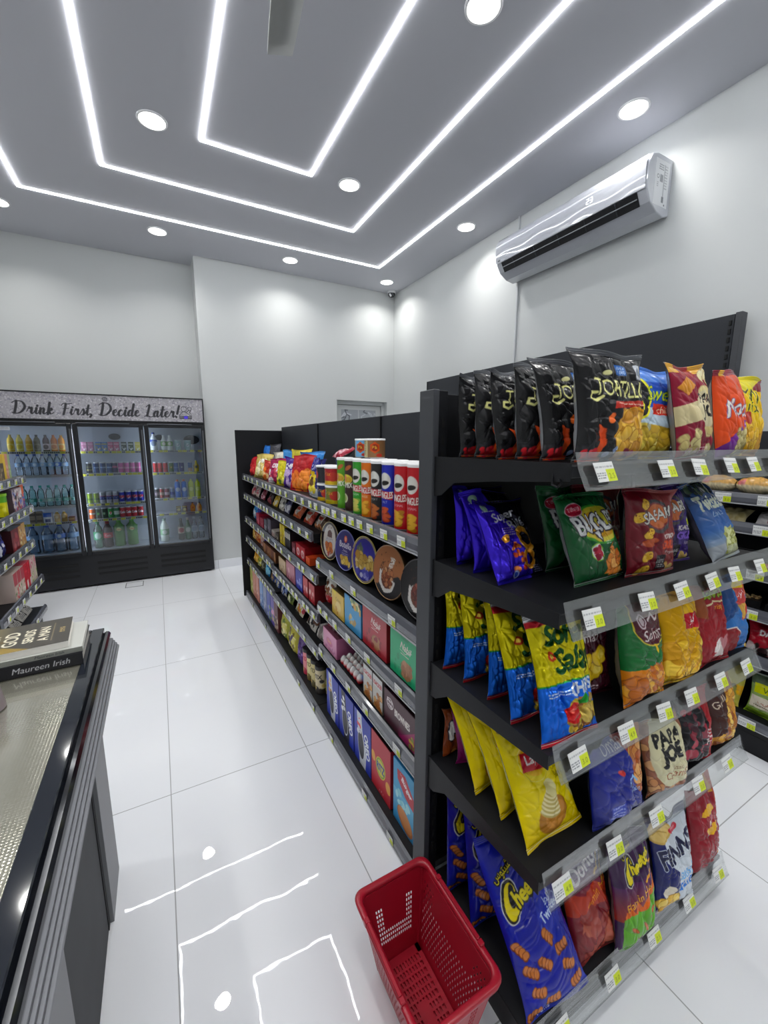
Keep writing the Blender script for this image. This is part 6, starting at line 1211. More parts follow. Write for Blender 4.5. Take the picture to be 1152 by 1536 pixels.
# near bay base shelf
S5 = .057; gb = 'goods on the base aisle shelf, near bay'
def stixt(y, c1, c2, label):
    r = .034; A = Art(21, 14.4, 4, c1); A.rect(0, 0, 21, 3, c2); A.bits(6, 1, 16, 8, 18, ['#d8c07a', '#b88a4a', c2, '#e8dcb8'], .8, 1.7, 4); A.text('STIX', 11.5, 9, 2.6, c2, maxw=7, bold=.1)
    t = thing('wafer_stick_tube', label, 'wafer tube', (.735, y, S5+.001), HP, gb); m = MB(); m.lathe([(r*.98, 0), (r, .004)], hx(c2), 24, capt=False); wrap_cyl(m, A, r, .003); m.build('tube_body', PAPER, t); m = MB(); m.lathe([(r*1.05, .147), (r*1.05, .166), (r*1.0, .169)], hx('#2c2a2c'), 24); m.build('lid', PLAST, t)
stixt(2.345, '#d88a92', '#b83a54', 'pink wafer stick tube with dark lid'); stixt(2.268, '#d8cc9a', '#6a5a2a', 'cream wafer stick tube beside the pink one'); stixt(2.191, '#c8bc8a', '#5a5234', 'beige wafer stick tube, second from the small cookie pack'); stixt(2.114, '#cbbfa0', '#2f2a28', 'pale wafer stick tube with brown pattern, nearest of four')
gbag(2.028, S5, mixart(7.5, 19, '#8a8a3a', ['#d8d0a8', '#6a4a34', '#c8b878'], 4, 14), .05, 'narrow olive cookie pack beside the blue cartons', gb, seed=97, cat='cookie bag', lean=3)
def a_oreo(v):
    A = Art(17.5, 25, 6, '#2438a0'); A.poly([(3, 25), (8, 25), (9, 17), (13, 8), (12, 0), (6, 0), (5, 8)], ['#c8ccd8', '#1c1c28', '#d0d4dc'][v]); A.ell(7.4, 10, 3.4, 7.4, '#23222a', .12); A.ell(7.4, 10, 3.4, 7.4, '#d8dce4', .12, ring=.35)
    A.text('OREO', 11.8, 12, 3.6, '#e8ecf4', rot=-1.35, maxw=11, bold=.26, out='#131c58'); A.bits(3, 15, 7, 22, 8, [['#d8b070', '#c89a54'], ['#e8e8e8', '#f4f4f4'], ['#d04a4a', '#e8e8ee']][v], .7, 1.3, 3); return A
for k, (y, w_, lb) in enumerate(((1.845, .165, 'blue sandwich cookie carton farthest of three, pale panel'), (1.667, .175, 'blue sandwich cookie carton in the middle, dark splash panel'), (1.485, .17, 'blue sandwich cookie carton beside the red box'))): gbox(y, S5, w_, .12, .252, a_oreo(k), lb, 'biscuit box', gb, xf=.70, side='#141f66')
A = Art(18, 25.5, 6, '#b02434'); A.ell(9, 12.4, 4.6, 4.6, '#d8c03a'); A.ell(9, 12.4, 4.2, 4.2, '#7a9a2a'); A.ell(9, 12.4, 3.5, 3.5, '#c8c04a'); A.text('RITZ', 9, 10.8, 3.2, '#1c3a8a', maxw=6.8, bold=.2); A.ell(2, 14, 1.8, 2.4, '#d8a040', .4); A.ell(16, 8, 2.2, 2.6, '#d8a040', .4); A.bits(7, 1, 12, 2.4, 4, ['#d8a8a8'], .3, .5, 3)
gbox(1.312, S5, .165, .12, .256, A, 'red cracker carton with round yellow badge', 'cracker box', gb, xf=.70, side='#8a1824', top='#15090b')
A = Art(16, 26, 6, '#3f9ac4'); A.grad(0, 14, '#2f80b0', '#6ab8d8'); A.poly([(3, 23), (9, 23.6), (15.4, 18.4), (15, 13.6), (9, 15), (3.4, 19)], '#b02434'); A.text('Burger', 9.4, 18, 2.6, '#f0e8e8', maxw=10, rot=-.45, bold=.14); A.text('crunchy', 7.4, 20.6, 1.5, '#e8c8cc', maxw=7, rot=-.35); A.ell(9, 4.8, 6, 3.8, '#a86a3c', -.4); A.ell(9, 5.4, 5.4, 3.1, '#c08450', -.4); A.bits(2, 9, 12, 14, 8, ['#8accd8', '#a8dce4'], .8, 1.8, 4)
gbox(1.130, S5, .155, .12, .262, A, 'light blue biscuit carton with red badge, next to the upright', 'biscuit box', gb, xf=.70, side='#2a78a8')
# far bays: second shelf
F2 = 1.013; gf = 'packs on the second aisle shelf, far bays'
def ovalpack(y, c, label):
    A = Art(15, 12, 4, c); A.ell(7.5, 6, 4.4, 4.6, '#d8d0c8'); A.ell(7.5, 6, 3.6, 3.8, '#c8bcb0'); A.rect(4, 5, 11, 7, '#a84030'); A.bits(1, 0, 14, 2.5, 8, ['#b87a50', '#8a5a3a'], .7, 1.2, 3)
    gbag(y, F2, A, .05, label, gf, xf=.735, lean=36, seed=int(y*100), cat='nut pack', name='nut_pack')
ovalpack(2.17, '#5a4434', 'brown nut pack with white oval, nearest of three'); ovalpack(2.36, '#a83a2a', 'rust red nut pack with white oval, middle of three'); ovalpack(2.58, '#b8562a', 'orange nut pack with white oval, farthest of three')
for k, (y, w_, h_, bg, cc, lb) in enumerate([(2.78, 12, 10, '#2a2a50', ['#c8c8d0'], 'dark blue small pouch on the second shelf, far bay'), (2.93, 12, 11, '#b8b4ac', ['#4a4a48', '#e0dcd4'], 'silver white pouch on the second shelf, far bay'), (3.10, 12, 9, '#c8a83a', ['#3a3a2a', '#d8d4c0'], 'mustard pouch on the second shelf, far bay'), (3.28, 13, 9, '#3a2a2c', ['#8a3a44'], 'dark brown flat pack on the second shelf'), (3.52, 13, 9, '#7a2438', ['#c8a0a8'], 'wine red flat pack on the second shelf'), (3.75, 13, 11, '#b8a8a4', ['#a83a4a', '#d8d0cc'], 'pale pack with red print near the far end'), (3.92, 12, 12, '#c8b0ac', ['#b84a58'], 'pink white pack at the far end of the second shelf')]): gbag(y, F2, mixart(w_, h_, bg, cc, k), .04, lb, gf, xf=.73, lean=20, seed=110+k, cat='pouch')
# far bays: third shelf
F3 = .793; gf3 = 'sweets on the third aisle shelf, far bays'
def sm(y, z, w_, d_, h_, bg, cc, lb, g_, seed, side=None, top=None, cat='sweet box', txt=None, xf=.715):
    gbox(y, z, w_, d_, h_, mixart(w_*100, h_*100, bg, cc, seed, 8, txt), lb, cat, g_, xf=xf, side=side or bg, top=top or side or bg, name=cat.replace(' ', '_'))
sm(2.24, F3, .07, .10, .045, '#d8562a', ['#e88a4a'], 'orange sweet box beside the red ones', gf3, 1)
for k, y in enumerate((2.335, 2.425)): gbox(y, F3, .085, .11, .085, simp(8.5, 8.5, '#b01c28', ('e', .5, .45, .34, .3, '#e0d0d0'), ('t', 'Kit', .5, .32, .26, '#b01c28', .1)), ['bright red wafer bar box, nearer one, third shelf', 'bright red wafer bar box, farther one, third shelf'][k], 'sweet box', gf3, side='#8a1420', name='sweet_box', xf=.715)
sm(2.525, F3, .075, .1, .07, '#6a2430', ['#c8a0a8'], 'dark red sweet box beside the black sticks', gf3, 3)
for k in range(4): gbox(2.60+.035*k, F3, .028, .10, .13, simp(2.8, 13, '#232025', ('r', .1, .55, .9, .85, '#d8d4cc')), f'thin black chocolate box with white mark, {ORD[k]} from the red boxes', 'sweet box', gf3, side='#151216', name='sweet_box')
for k, y in enumerate((2.76, 2.83)): sm(y, F3, .05, .1, .14, '#c8b42a', ['#6a3a2a', '#8a7ab8', '#4a2a20'], ['yellow stick carton, nearer one', 'yellow stick carton, farther one'][k], gf3, 5+k)
sm(2.94, F3, .08, .12, .05, '#4a4038', ['#c8c0b0'], 'low dark sweet box, bay two', gf3, 8); sm(3.06, F3, .09, .12, .05, '#b8b0a8', ['#8a4a4a'], 'low pale sweet box, bay three', gf3, 9); sm(3.18, F3, .10, .10, .115, '#4a4450', ['#8a8490'], 'grey violet sweet box, far bay', gf3, 10); sm(3.31, F3, .09, .10, .09, '#55555c', ['#a8a8b0'], 'slate grey sweet box, far bay', gf3, 11)
sm(3.45, F3, .13, .14, .08, '#8a1c34', ['#c86a7a'], 'maroon sweet box, nearer of two in the far bay', gf3, 12); sm(3.60, F3, .11, .14, .095, '#9a2038', ['#c86a7a'], 'maroon sweet box, farther of two in the far bay', gf3, 13)
gbag(3.73, F3, mixart(11, 14, '#2a3a9a', ['#6a8ad8'], 4), .05, 'royal blue sweet pouch near the far end of the third shelf', gf3, seed=130); gbag(3.88, F3, mixart(14, 14, '#3a8ac8', ['#b8b8b0', '#d8e0e8'], 5), .05, 'light blue sweet pouch at the far end of the third shelf', gf3, seed=131)
# far bays: fourth shelf
F4 = .580; gf4 = 'chocolate boxes on the fourth aisle shelf, far bays'
sm(2.185, F4, .10, .14, .115, '#a8242c', ['#c8505a', '#d8b0a8'], 'crimson chocolate box next to the bay end', gf4, 1, side='#7a1c24', top='#5a2a2c'); sm(2.30, F4, .09, .14, .12, '#b03038', ['#d8a0a0'], 'crimson and pink chocolate box beside the blue one', gf4, 2, side='#7a1c24')
sm(2.43, F4, .14, .14, .13, '#3036a0', ['#a8b0e0', '#5a60c0'], 'royal blue chocolate box with pale print', gf4, 3, side='#22287a'); sm(2.62, F4, .20, .15, .125, '#b87a88', ['#d8a8b0', '#9a5a6a'], 'dusty pink chocolate box', gf4, 4, side='#8a4c5c', top='#5a2c38'); sm(2.83, F4, .18, .15, .10, '#c8b090', ['#a88a64', '#d8c8a8'], 'peach beige chocolate box', gf4, 5, side='#a88c68', top='#7a6444')
R = random.Random(9)
for k in range(9): gbox(3.03+.047*k, F4, .042, .13, .10, mixart(4.2, 10, R.choice(['#7a4a2c', '#8a5a34', '#6a3c28', '#a87a50']), ['#c8a880', '#4a2a1c'], k, 6), f'brown chocolate bar standing on edge, {ORD[k]} from the near end', 'chocolate bar', gf4, side='#5a3824', name='chocolate_bar')
gbag(3.50, F4, mixart(11, 14, '#2a2a8a', ['#5a5ac0'], 4), .05, 'indigo sweet pouch on the fourth shelf', gf4, seed=140); 
for k, (y, bg, cc, lb) in enumerate([(3.62, '#c8a8a0', ['#8a4a44', '#e0d0c8'], 'pale pink nut pouch'), (3.74, '#b8562c', ['#d8a060'], 'rusty orange nut pouch'), (3.85, '#a8623a', ['#d8b080'], 'copper nut pouch'), (3.95, '#c8a048', ['#8a6a2c', '#e0c880'], 'golden nut pouch at the far end')]): gbag(y, F4, mixart(10, 15, bg, cc, 30+k), .045, lb+', fourth shelf', gf4, seed=150+k, lean=4)
# far bays: fifth shelf
F5 = .365; gf5 = 'packs on the fifth aisle shelf, far bays'
for k, (y, w_, h_, bg, cc, lb, ln) in enumerate([(2.14, 15, 15, '#b8b0ac', ['#8a8480', '#d8d4d0'], 'clear grey pouch of sweets by the bay end', 25), (2.32, 17, 16, '#c8c4bc', ['#6a4a3a', '#2a2624', '#e0dcd4'], 'white pouch with dark chocolates printed', 30), (2.56, 17, 16, '#d0c8b4', ['#c89a2c', '#b84a5a', '#e4e0d4'], 'cream pouch with yellow and pink print', 28), (2.78, 14, 14, '#7a8a4a', ['#d8d4b8', '#3a4a24'], 'green pouch on the fifth shelf', 22), (2.95, 14, 13, '#22305a', ['#8a9ac8', '#c8c4b0'], 'navy pouch, nearer one, fifth shelf', 20), (3.12, 14, 14, '#2a3a6a', ['#c8c4b0', '#6a7ab0'], 'navy pouch with cream print, fifth shelf', 20), (3.28, 14, 13, '#c8b89a', ['#3a4a7a', '#8a6a4a'], 'tan pouch beside the navy ones', 20), (3.45, 13, 14, '#2a7ab0', ['#8ac8e0'], 'turquoise blue pouch on the fifth shelf', 8), (3.62, 13, 13, '#4a4a40', ['#8a8a70'], 'olive grey pouch on the fifth shelf', 8), (3.76, 14, 12, '#b8b43a', ['#6a6a2a', '#d8d4a0'], 'lime yellow pouch on the fifth shelf', 10), (3.92, 15, 13, '#d09a2c', ['#e8c060', '#a8641c'], 'orange yellow pouch at the far end of the fifth shelf', 10)]): gbag(y, F5, mixart(w_, h_, bg, cc, 40+k, 16), .045, lb, gf5, xf=.725, lean=ln, seed=160+k, cat='pouch')
# far bays: base shelf
gf6 = 'large packs on the base aisle shelf, far bays'
def plas(y, bg, lab, lb, seed): gbag(y, S5, mixart(13, 21, bg, lab, seed, 14), .06, lb, gf6, xf=.70, lean=4, seed=seed, cat='snack bag')
plas(2.46, '#4a2a6a', ['#8a6ab0', '#2a1a44'], 'violet pack beside the wafer tubes', 170)
gbag(2.64, S5, mixart(19, 27, '#a8a03a', ['#c8c070', '#6a5a24', '#e0d8a0', '#4a3a58'], 5, 22), .08, 'large lime gold bag of sweets, nearer one', gf6, xf=.695, lean=4, seed=171); gbag(2.85, S5, mixart(19, 27, '#9a9a34', ['#c8c070', '#5a6a24', '#e0d8a0'], 6, 22), .08, 'large lime gold bag of sweets, farther one', gf6, xf=.695, lean=4, seed=172)
for k, (y, bg, cc, lb) in enumerate([(3.02, '#5a2a30', ['#c8b8a0', '#2a1a1c'], 'dark red cookie carton'), (3.13, '#5a4a9a', ['#d8a0b8', '#8a9a4a'], 'violet cookie carton'), (3.26, '#3a50a0', ['#a8b0d8', '#8aa04a'], 'blue cookie carton beside the violet one'), (3.40, '#8a94b0', ['#c8ccd8', '#5a6a9a'], 'grey blue cookie carton'), (3.54, '#7a9ac8', ['#c8d4e4', '#4a6aa0'], 'pale blue cookie carton'), (3.70, '#c88a7a', ['#e0b0a0', '#a86a5c'], 'salmon pink cookie carton, nearer one'), (3.84, '#d09684', ['#e8b8a8', '#b07464'], 'salmon pink cookie carton, farther one'), (3.96, '#b8b86a', ['#d8d8a0', '#6a7a3a'], 'pale green cookie carton at the far end')]): gbox(y, S5, .115, .12, .24, mixart(11.5, 24, bg, cc, 50+k, 14), lb+' on the base shelf', 'cookie box', gf6, xf=.70, side=bg, name='cookie_box')
# ------------------------------------------------------------------ goods on the right wall shelving
gr = 'bread packs on the wall shelf behind the crisps'
for k, y in enumerate((.735, .885, 1.035)):
    m = MB(); u, v = np.meshgrid(np.linspace(0, 1, 26), np.linspace(0, 2*np.pi, 24, endpoint=False), indexing='ij')
    r = np.sin(np.pi*np.clip(u, .02, .98))**.35; X = (u-.5)*.145
    P = np.stack([X, -.048*r*np.cos(v), .044+.043*r*np.sin(v)+.002*np.sin(9*v+20*u)], -1); C = np.where((np.sin(v) < .25)[..., None], np.array(hx('#cfc3a4')), np.array(hx('#b08a4c'))); C[(u > .06) & (u < .3) & (np.abs(np.sin(v)-.5) < .35)] = hx('#b86a6c')
    n_ = np.random.RandomState(k).rand(*u.shape); C = C*(.86+.28*n_[..., None]); m.grid(P, C, 0, True, flip=True, closeu=True)
    place('bread_roll_pack', m.mesh('bread_roll_pack', FOIL), Matrix.Translation((2.53, y, 1.249))@Matrix.Rotation(HP, 4, 'Z'), f'cream paper wrapped bread roll, {["nearest", "middle", "farthest"][k]} of three on the upper wall shelf', 'bread', gr)
gq = 'packs on the right wall shelving'
def wbox(y, z, w_, h_, d_, A, lb, cat, xf=2.50, lean=0, seed=0, bag=True, T=.05):
    if bag: return place(cat.replace(' ', '_'), bag_mesh(cat.replace(' ', '_'), A, T, seed), Matrix.Translation((xf+T/2, y, z+.002))@Matrix.Rotation(HP, 4, 'Z')@Matrix.Rotation(Rz(-lean), 4, 'X'), lb, cat, gq)
    return place(cat.replace(' ', '_'), printed_box_mesh(cat.replace(' ', '_'), w_, d_, h_, A, '#2a2a2c'), TM(xf+d_/2, y, z+.001, HP), lb, cat, gq)
A = Art(18, 10, 5, '#c8c4c4'); A.rect(5, 1, 17, 9, '#8a1a34'); A.text('SHAWARMA', 11, 5.4, 2.4, '#d8a0ac', maxw=11); A.text('WRAPS', 11, 2, 2.4, '#d8b0b8', maxw=9)
wbox(.78, 1.107, .18, .10, .05, A, 'white and maroon wrap pack lying on the wall shelf', 'bread pack', lean=50, seed=201, xf=2.49)
wbox(.975, 1.107, .16, .10, .05, mixart(16, 10, '#b8ae88', ['#d8ccA8'.lower(), '#a09468'], 4), 'cream flatbread pack behind the blue crisp bag', 'bread pack', lean=50, seed=202, xf=2.49)
t = thing('dessert_tub', 'pale green lidded plastic tub with red label on the wall shelf', 'tub', (2.56, .78, .893), HP, gq); m = MB(); m.lathe([(.05, 0), (.062, .05)], hx('#a8c4b4'), 24); m.build('tub_body', PLAST, t); m = MB(); m.lathe([(.065, .05), (.065, .058)], hx('#c8d8d0'), 24); m.build('lid', PLAST, t); A = Art(9, 3.2, 4, '#a83038'); A.text('Tamr', 4.5, .8, 1.6, '#e8d0d0', maxw=6); m = MB(); wrap_cyl(m, A, .0615, .012); m.build('label', PAPER, t)
for k, y in enumerate((.70, .88)):
    t = thing('snack_tray', f'black snack tray with clear film and yellow label, {["nearer", "farther"][k]} one', 'food tray', (2.56, y, .698), HP+.2*k, gq)
    m = MB(); m.prism([(-.075, -.05), (.075, -.05), (.075, .05), (-.075, .05)], 0, .035, hx('#1c1c1e')); m.build('tray', PLAST, t); m = MB(); R = random.Random(k)
    for j in range(40): m.lathe([(.001, 0), (.009, .004), (.007, .009), (.001, .011)], hx(R.choice(['#c8a878', '#d8bc90', '#a8845a', '#8a6a48'])), 7, M=TM(R.uniform(-.062, .062), R.uniform(-.04, .04), .033))
    o = m.build('nut_filling', PAPER, t); o['kind'] = 'stuff'; A = Art(6, 4, 4, '#c8b82a'); A.text('Mix', 3, 1.4, 1.4, '#3a5a2a'); m = MB(); g = A.out(); u, v = np.meshgrid(np.linspace(0, 1, g.shape[1]), np.linspace(0, 1, g.shape[0])); m.grid(np.stack([-.065+u*.06, -.01+v*.04, 0*u+.046], -1), g, 0, False); m.build('label', PAPER, t)
wbox(.735, .473, .20, .15, .05, mixart(20, 15, '#9a1c2c', ['#c89a3a', '#2a1a1c', '#d8c8c8'], 4, 16, 'DATES'), 'crimson food pack with gold print below the trays', 'food pack', seed=204, lean=12, xf=2.495)
wbox(.95, .473, .18, .15, .05, mixart(18, 15, '#8a1826', ['#c85a4a', '#2a1416'], 5, 16), 'dark red food pack half hidden behind the blue crisp bag', 'food pack', seed=205, lean=12, xf=2.495)
A = Art(18, 21, 6, '#8aa060'); A.rect(0, 15, 18, 21, '#5a6a54'); A.poly([(2, 15.6), (16, 16.4), (17, 12), (2, 11)], '#c8cc1c'); A.text('Vital', 9, 12, 2.6, '#3a5a1c', maxw=9); A.rect(1, 4, 17, 9.6, '#d0c8b8'); A.text('\ufe90\ufbfd\ufecb\ufe8e\ufee3', 8, 6, 2.2, '#8a3a2a', maxw=10); A.smallprint(3, 5, 14, 1, .8, '#6a5a4a'); A.rect(0, 0, 18, 3, '#7a9a2c')
wbox(.70, .169, .18, .21, .05, A, 'green and cream salad pack on the bottom wall shelf', 'food pack', seed=206, lean=14, xf=2.47, T=.06)
wbox(.885, .169, .16, .20, .05, mixart(16, 20, '#b8b04a', ['#8a8a4a', '#d8d08a', '#5a5a2a'], 6, 20, band=(.3, .55, '#d8a81c')), 'yellow banded noodle pack on the bottom wall shelf', 'food pack', seed=207, lean=12, xf=2.475)
# ------------------------------------------------------------------ goods on the left wall shelving (fronts face +X)
gl = 'goods on the left wall shelving'
def lbox(y, z, xf, w_, d_, h_, A, lb, cat, side='#888888', top=None): return place(cat.replace(' ', '_'), printed_box_mesh(cat.replace(' ', '_'), w_, d_, h_, A, side, top or side), TM(xf-d_/2, y, z+.001, math.pi/2), lb, cat, gl)
def lbag(y, z, xf, A, T, lb, cat, seed, lean=6, mats=None): return place(cat.replace(' ', '_'), bag_mesh(cat.replace(' ', '_'), A, T, seed, mats=mats), Matrix.Translation((xf-T/2, y, z+.002))@Matrix.Rotation(math.pi/2, 4, 'Z')@Matrix.Rotation(Rz(-lean), 4, 'X'), lb, cat, gl)
A = Art(24, 19, 3, '#4a3a24'); A.rect(0, 13, 24, 19, '#c8a828'); A.rect(19, 0, 24, 19, '#d8b82c'); A.bits(2, 1, 18, 10, 18, ['#8a7a5a', '#6a5a44', '#b0a080'], 1, 2.4, 4)
lbox(3.78, 1.217, -.965, .24, .16, .19, A, 'yellow and brown carton on the top left shelf', 'food carton', '#c8a02c', '#d8b84a')
lbox(3.955, 1.217, -.975, .09, .16, .19, mixart(9, 19, '#c88a78', ['#d8b0a0'], 3), 'salmon pink carton beside the yellow one', 'food carton', '#b87a68'); lbox(4.05, 1.217, -.985, .08, .16, .185, mixart(8, 18, '#9ab07a', ['#b8c89a'], 3), 'pale green carton at the far end of the top left shelf', 'food carton', '#8aa06a'); lbox(3.52, 1.217, -.965, .22, .16, .18, mixart(22, 18, '#5a4a34', ['#c8a848', '#8a7a5a'], 5), 'brown carton at the left image edge, top left shelf', 'food carton', '#4a3a28')
t = thing('drink_mix_tub', 'lime yellow tub with green lid at the left edge', 'tub', (-1.015, 3.74, .985), math.pi/2, gl); m = MB(); A = Art(42, 14, 3, '#c8c41c'); A.rect(0, 9.6, 42, 14, '#5a9a2c'); A.bits(14, 1, 28, 8, 14, ['#e0dc5a', '#a8a418'], 1, 2, 3); wrap_cyl(m, A, .067, .002); m.lathe([(.067, .0), (.067, .002)], hx('#c8c41c'), 28); m.build('tub_body', PLAST, t); m = MB(); m.lathe([(.07, .142), (.07, .158)], hx('#8ab83a'), 28); m.build('lid', PLAST, t)
A = Art(24, 17, 3, '#b8a8a8'); A.bits(1, 1, 23, 16, 60, ['#3a2a34', '#e0dcdc', '#a83a4a', '#5a6ab0', '#2a1c22', '#d8d0d0'], .9, 2, 4)
lbox(3.96, .985, -.94, .24, .12, .17, A, 'patterned carton in red, white and navy', 'food carton', '#4a3a4a', '#c8b8c0'); lbox(4.135, .985, -.95, .09, .14, .20, mixart(9, 20, '#3a4aa0', ['#d8642a', '#e07a3a'], 3, band=(.55, 1, '#d0642c')), 'blue and orange carton at the far end, second left shelf', 'food carton', '#c85a24'); lbox(4.05, .985, -1.10, .26, .12, .23, mixart(26, 23, '#1c1a1c', ['#2a282a'], 3), 'black carton behind the patterned one', 'food carton', '#1a181a')
lbag(3.66, .703, -.97, mixart(18, 22, '#22245a', ['#c8ccd8', '#e0e0e8', '#3a3c80'], 5, 8), .07, 'navy pouch with white print at the left edge', 'milk pouch', 231); A = Art(24, 16, 3, '#6a1c24'); A.rect(16, 0, 24, 16, '#b88a4a'); A.bits(2, 3, 14, 12, 8, ['#8a2c34', '#a04a50'], 1.6, 3, 3); A.bits(16, 1, 23, 14, 12, ['#d8b870', '#8a5a34', '#e0d0a0'], 1, 1.8, 4)
lbox(3.92, .703, -.965, .26, .13, .165, A, 'maroon carton with golden end on the third left shelf', 'food carton', '#3a1418', '#2a1c1a'); lbox(4.11, .703, -.97, .10, .12, .17, mixart(10, 17, '#c8a060', ['#a86a3a', '#e0d0b0'], 3), 'tan carton at the far end, third left shelf', 'food carton', '#8a6a44')
for k in range(7):
    A = Art(7.8, 20, 3, '#b82434' if k in (3, 4) else '#c8b8ac'); 
    if k in (3, 4): A.rect(4, 0, 7.8, 7, '#d8d0cc'); A.bits(1, 8, 7, 19, 8, ['#d84a5a', '#9a1826'], .6, 1.2, k)
    elif k > 4: A.bits(.6, 11, 7.4, 19, 10, ['#c05a7a', '#a83a5c', '#e0b0c0'], .7, 1.4, k); A.bits(.6, .6, 7.4, 9, 8, ['#7a9a3a', '#d8dcb8'], .7, 1.4, k)
    else: A.rect(0, 11, 7.8, 20, '#a84a54'); A.bits(1, 1, 7, 9, 8, ['#5a7a3a', '#e0dcd0', '#c83a4a'], .7, 1.4, k)
    lbox(3.62+.084*k, .401, -.935, .078, .12, .20, A, f'juice carton on the fourth left shelf, {ORD[k]} from the counter, ' + ('red' if k in (3, 4) else 'pink and green' if k > 4 else 'rose and green'), 'juice carton', '#a83a48' if k in (3, 4) else '#b8a8a0')
for k in range(3):
    A = Art(14, 15, 4, '#c0beb8'); 
    for cx, cy in ((5, 10), (8.4, 9), (6, 7.4)): A.ell(cx, cy, 2.6, 2.6, '#2c2c30', ring=.6)
    A.smallprint(2, 4, 12, 3, 1, '#6a6a6e'); lbag(3.80+.16*k, .141, -.98, A, .04, f'white pack with black rings on the base left shelf, {ORD[k]} from the counter', 'cable pack', 240+k, lean=48)
# ------------------------------------------------------------------ things on the sales counter
ZC_ = .8995
bk = thing('book', 'lower black book in the stack, white script on its spine', 'book', (-.392, 1.405, ZC_), Rz(2), 'books stacked on the counter')
def bookm(root, w_, d_, h_, cov, art, spine, pages='#d8d6d0', cols=None):
    m = MB(); m.box((-w_/2+.002, -d_/2+.0022, .0022), (w_/2-.003, d_/2-.004, h_-.0022), hx(pages)); m.build('page_block', PAPER, root)
    m = MB(); m.box((-w_/2, -d_/2, 0), (w_/2, d_/2, .0018), hx(cov)); m.box((-w_/2, -d_/2, h_-.0018), (w_/2, d_/2, h_), hx(cov)); m.box((-w_/2, -d_/2, .0018), (w_/2, -d_/2+.0018, h_-.0018), hx(cov)); m.build('cover', PAPER, root)
    if art: g = art.out(); u, v = np.meshgrid(np.linspace(0, 1, g.shape[1]), np.linspace(0, 1, g.shape[0])); m = MB(); m.grid(np.stack([(u-.5)*w_, (v-.5)*d_, 0*u+h_+.0003], -1), g, 0, False); m.build('cover_print', PAPER, root)
    if spine: g = spine.out(); u, v = np.meshgrid(np.linspace(0, 1, g.shape[1]), np.linspace(0, 1, g.shape[0])); m = MB(); m.grid(np.stack([(u-.5)*w_, 0*u-d_/2-.0003, .0008+v*(h_-.0016)], -1), g, 0, False); m.build('spine_print', PAPER, root)
S = Art(33, 3.2, 8, '#14151c'); S.text('Maureen Irish', 24, .9, 1.5, '#dcdde0', shear=.25, maxw=14); S.smallprint(1, 2.2, 15, 2, .8, '#8a8c92')
bookm(bk, .33, .20, .033, '#14151c', None, S)
S = Art(31, 1.4, 8, '#8a8c86'); S.smallprint(1, .8, 12, 1, .8, '#3a3a3a'); S.text('Maureen Irish', 24, .35, .75, '#33343a', shear=.2, maxw=9)
b2 = thing('book', 'thin grey spined book in the middle of the stack', 'book', (-.388, 1.408, ZC_+.0335), Rz(3), 'books stacked on the counter'); bookm(b2, .32, .195, .014, '#b8b9b4', None, S, '#d8d6d0')
C = Art(30, 19, 6, '#3a352c'); C.grad(0, 1, '#3a352c', '#3a352c')
t_ = np.clip(C.X/18, 0, 1)[..., None]; C.c = np.array(hx('#e8d478'))*(1-t_)+np.array(hx('#3a362f'))*t_; C.poly([(0, 0), (22, 0), (16, 4), (0, 6)], '#8a7430'); C.ell(2, 12, 6, 7, '#f0e8b0', a=.6); C.poly([(5, 8), (8, 8.6), (9, 12), (10, 8.8), (16, 9), (16, 7.4), (5, 7.2)], '#5a4a24')
for s_, x, hh in (('WHEN', 13.6, 1.6), ('GOD', 17, 3), ('SENDS', 20.8, 2.2), ('A MAN', 24, 2.2)): C.text(s_, x+hh/2, 9, hh, '#e4dec8', rot=math.pi/2, maxw=13, bold=.08)
C.line([(26, 3), (26, 16)], .12, '#b8a878'); C.smallprint(27.4, 11, 28.6, 4, 1, '#c8b070')
b3 = thing('book', 'top book of the stack, gold landscape cover with white title', 'book', (-.412, 1.412, ZC_+.048), Rz(5), 'books stacked on the counter'); bookm(b3, .30, .19, .017, '#e4e2dc', C, None, '#e4e2dc')
o = thing('receipt_holder', 'pale plastic holder cut by the left photo edge, standing on the counter', 'holder', (-.388, 1.17, ZC_)); m = MB(); m.lathe([(.036, 0), (.036, .004), (.030, .05), (.028, .062)], hx('#8f8488'), 24); m.build('foot', PLAST, o); m = MB(); m.lathe([(.026, .062), (.031, .068), (.031, .10), (.026, .106)], hx('#dcdad8'), 24); m.build('white_roll', PLAST, o)
# ------------------------------------------------------------------ red shopping basket on the floor
RX0, RX1, RY0, RY1, RZ = .388, .628, .548, .892, .24
bkt = thing('shopping_basket', 'red plastic shopping basket on the floor by the end display', 'basket', ((RX0+RX1)/2, (RY0+RY1)/2, 0))
redp = mat('red_plastic', '#a31228', .36, coat=.15)
w0, l0 = (RX1-RX0)/2, (RY1-RY0)/2; tp = .040
def rr(w_, l_, r, n=6):
    P = []
    for cx, cy, a0 in ((w_-r, l_-r, 0), (-w_+r, l_-r, 90), (-w_+r, -l_+r, 180), (w_-r, -l_+r, 270)):
        for k in range(n+1): a = Rz(a0+90*k/n); P.append((cx+r*math.cos(a), cy+r*math.sin(a)))
    return P
def ring_mesh(m, prof, n=6):
    """prof: (inset, z) loops round the rounded rectangle"""
    P = np.array([[(x, y, z) for x, y in rr(w0-i, l0-i, max(.03-i*.2, .008), n)] for i, z in prof]); m.grid(P, hx('#b3132a'), 0, True, closeu=True)
ZB = .003
m = MB(); ring_mesh(m, [(.006, RZ-.02), (-.001, RZ-.018), (-.004, RZ-.004), (0, RZ), (.010, RZ), (.014, RZ-.004), (.0145, RZ-.014), (.011, RZ-.02), (.006, RZ-.02)]); m.build('rim', redp, bkt)
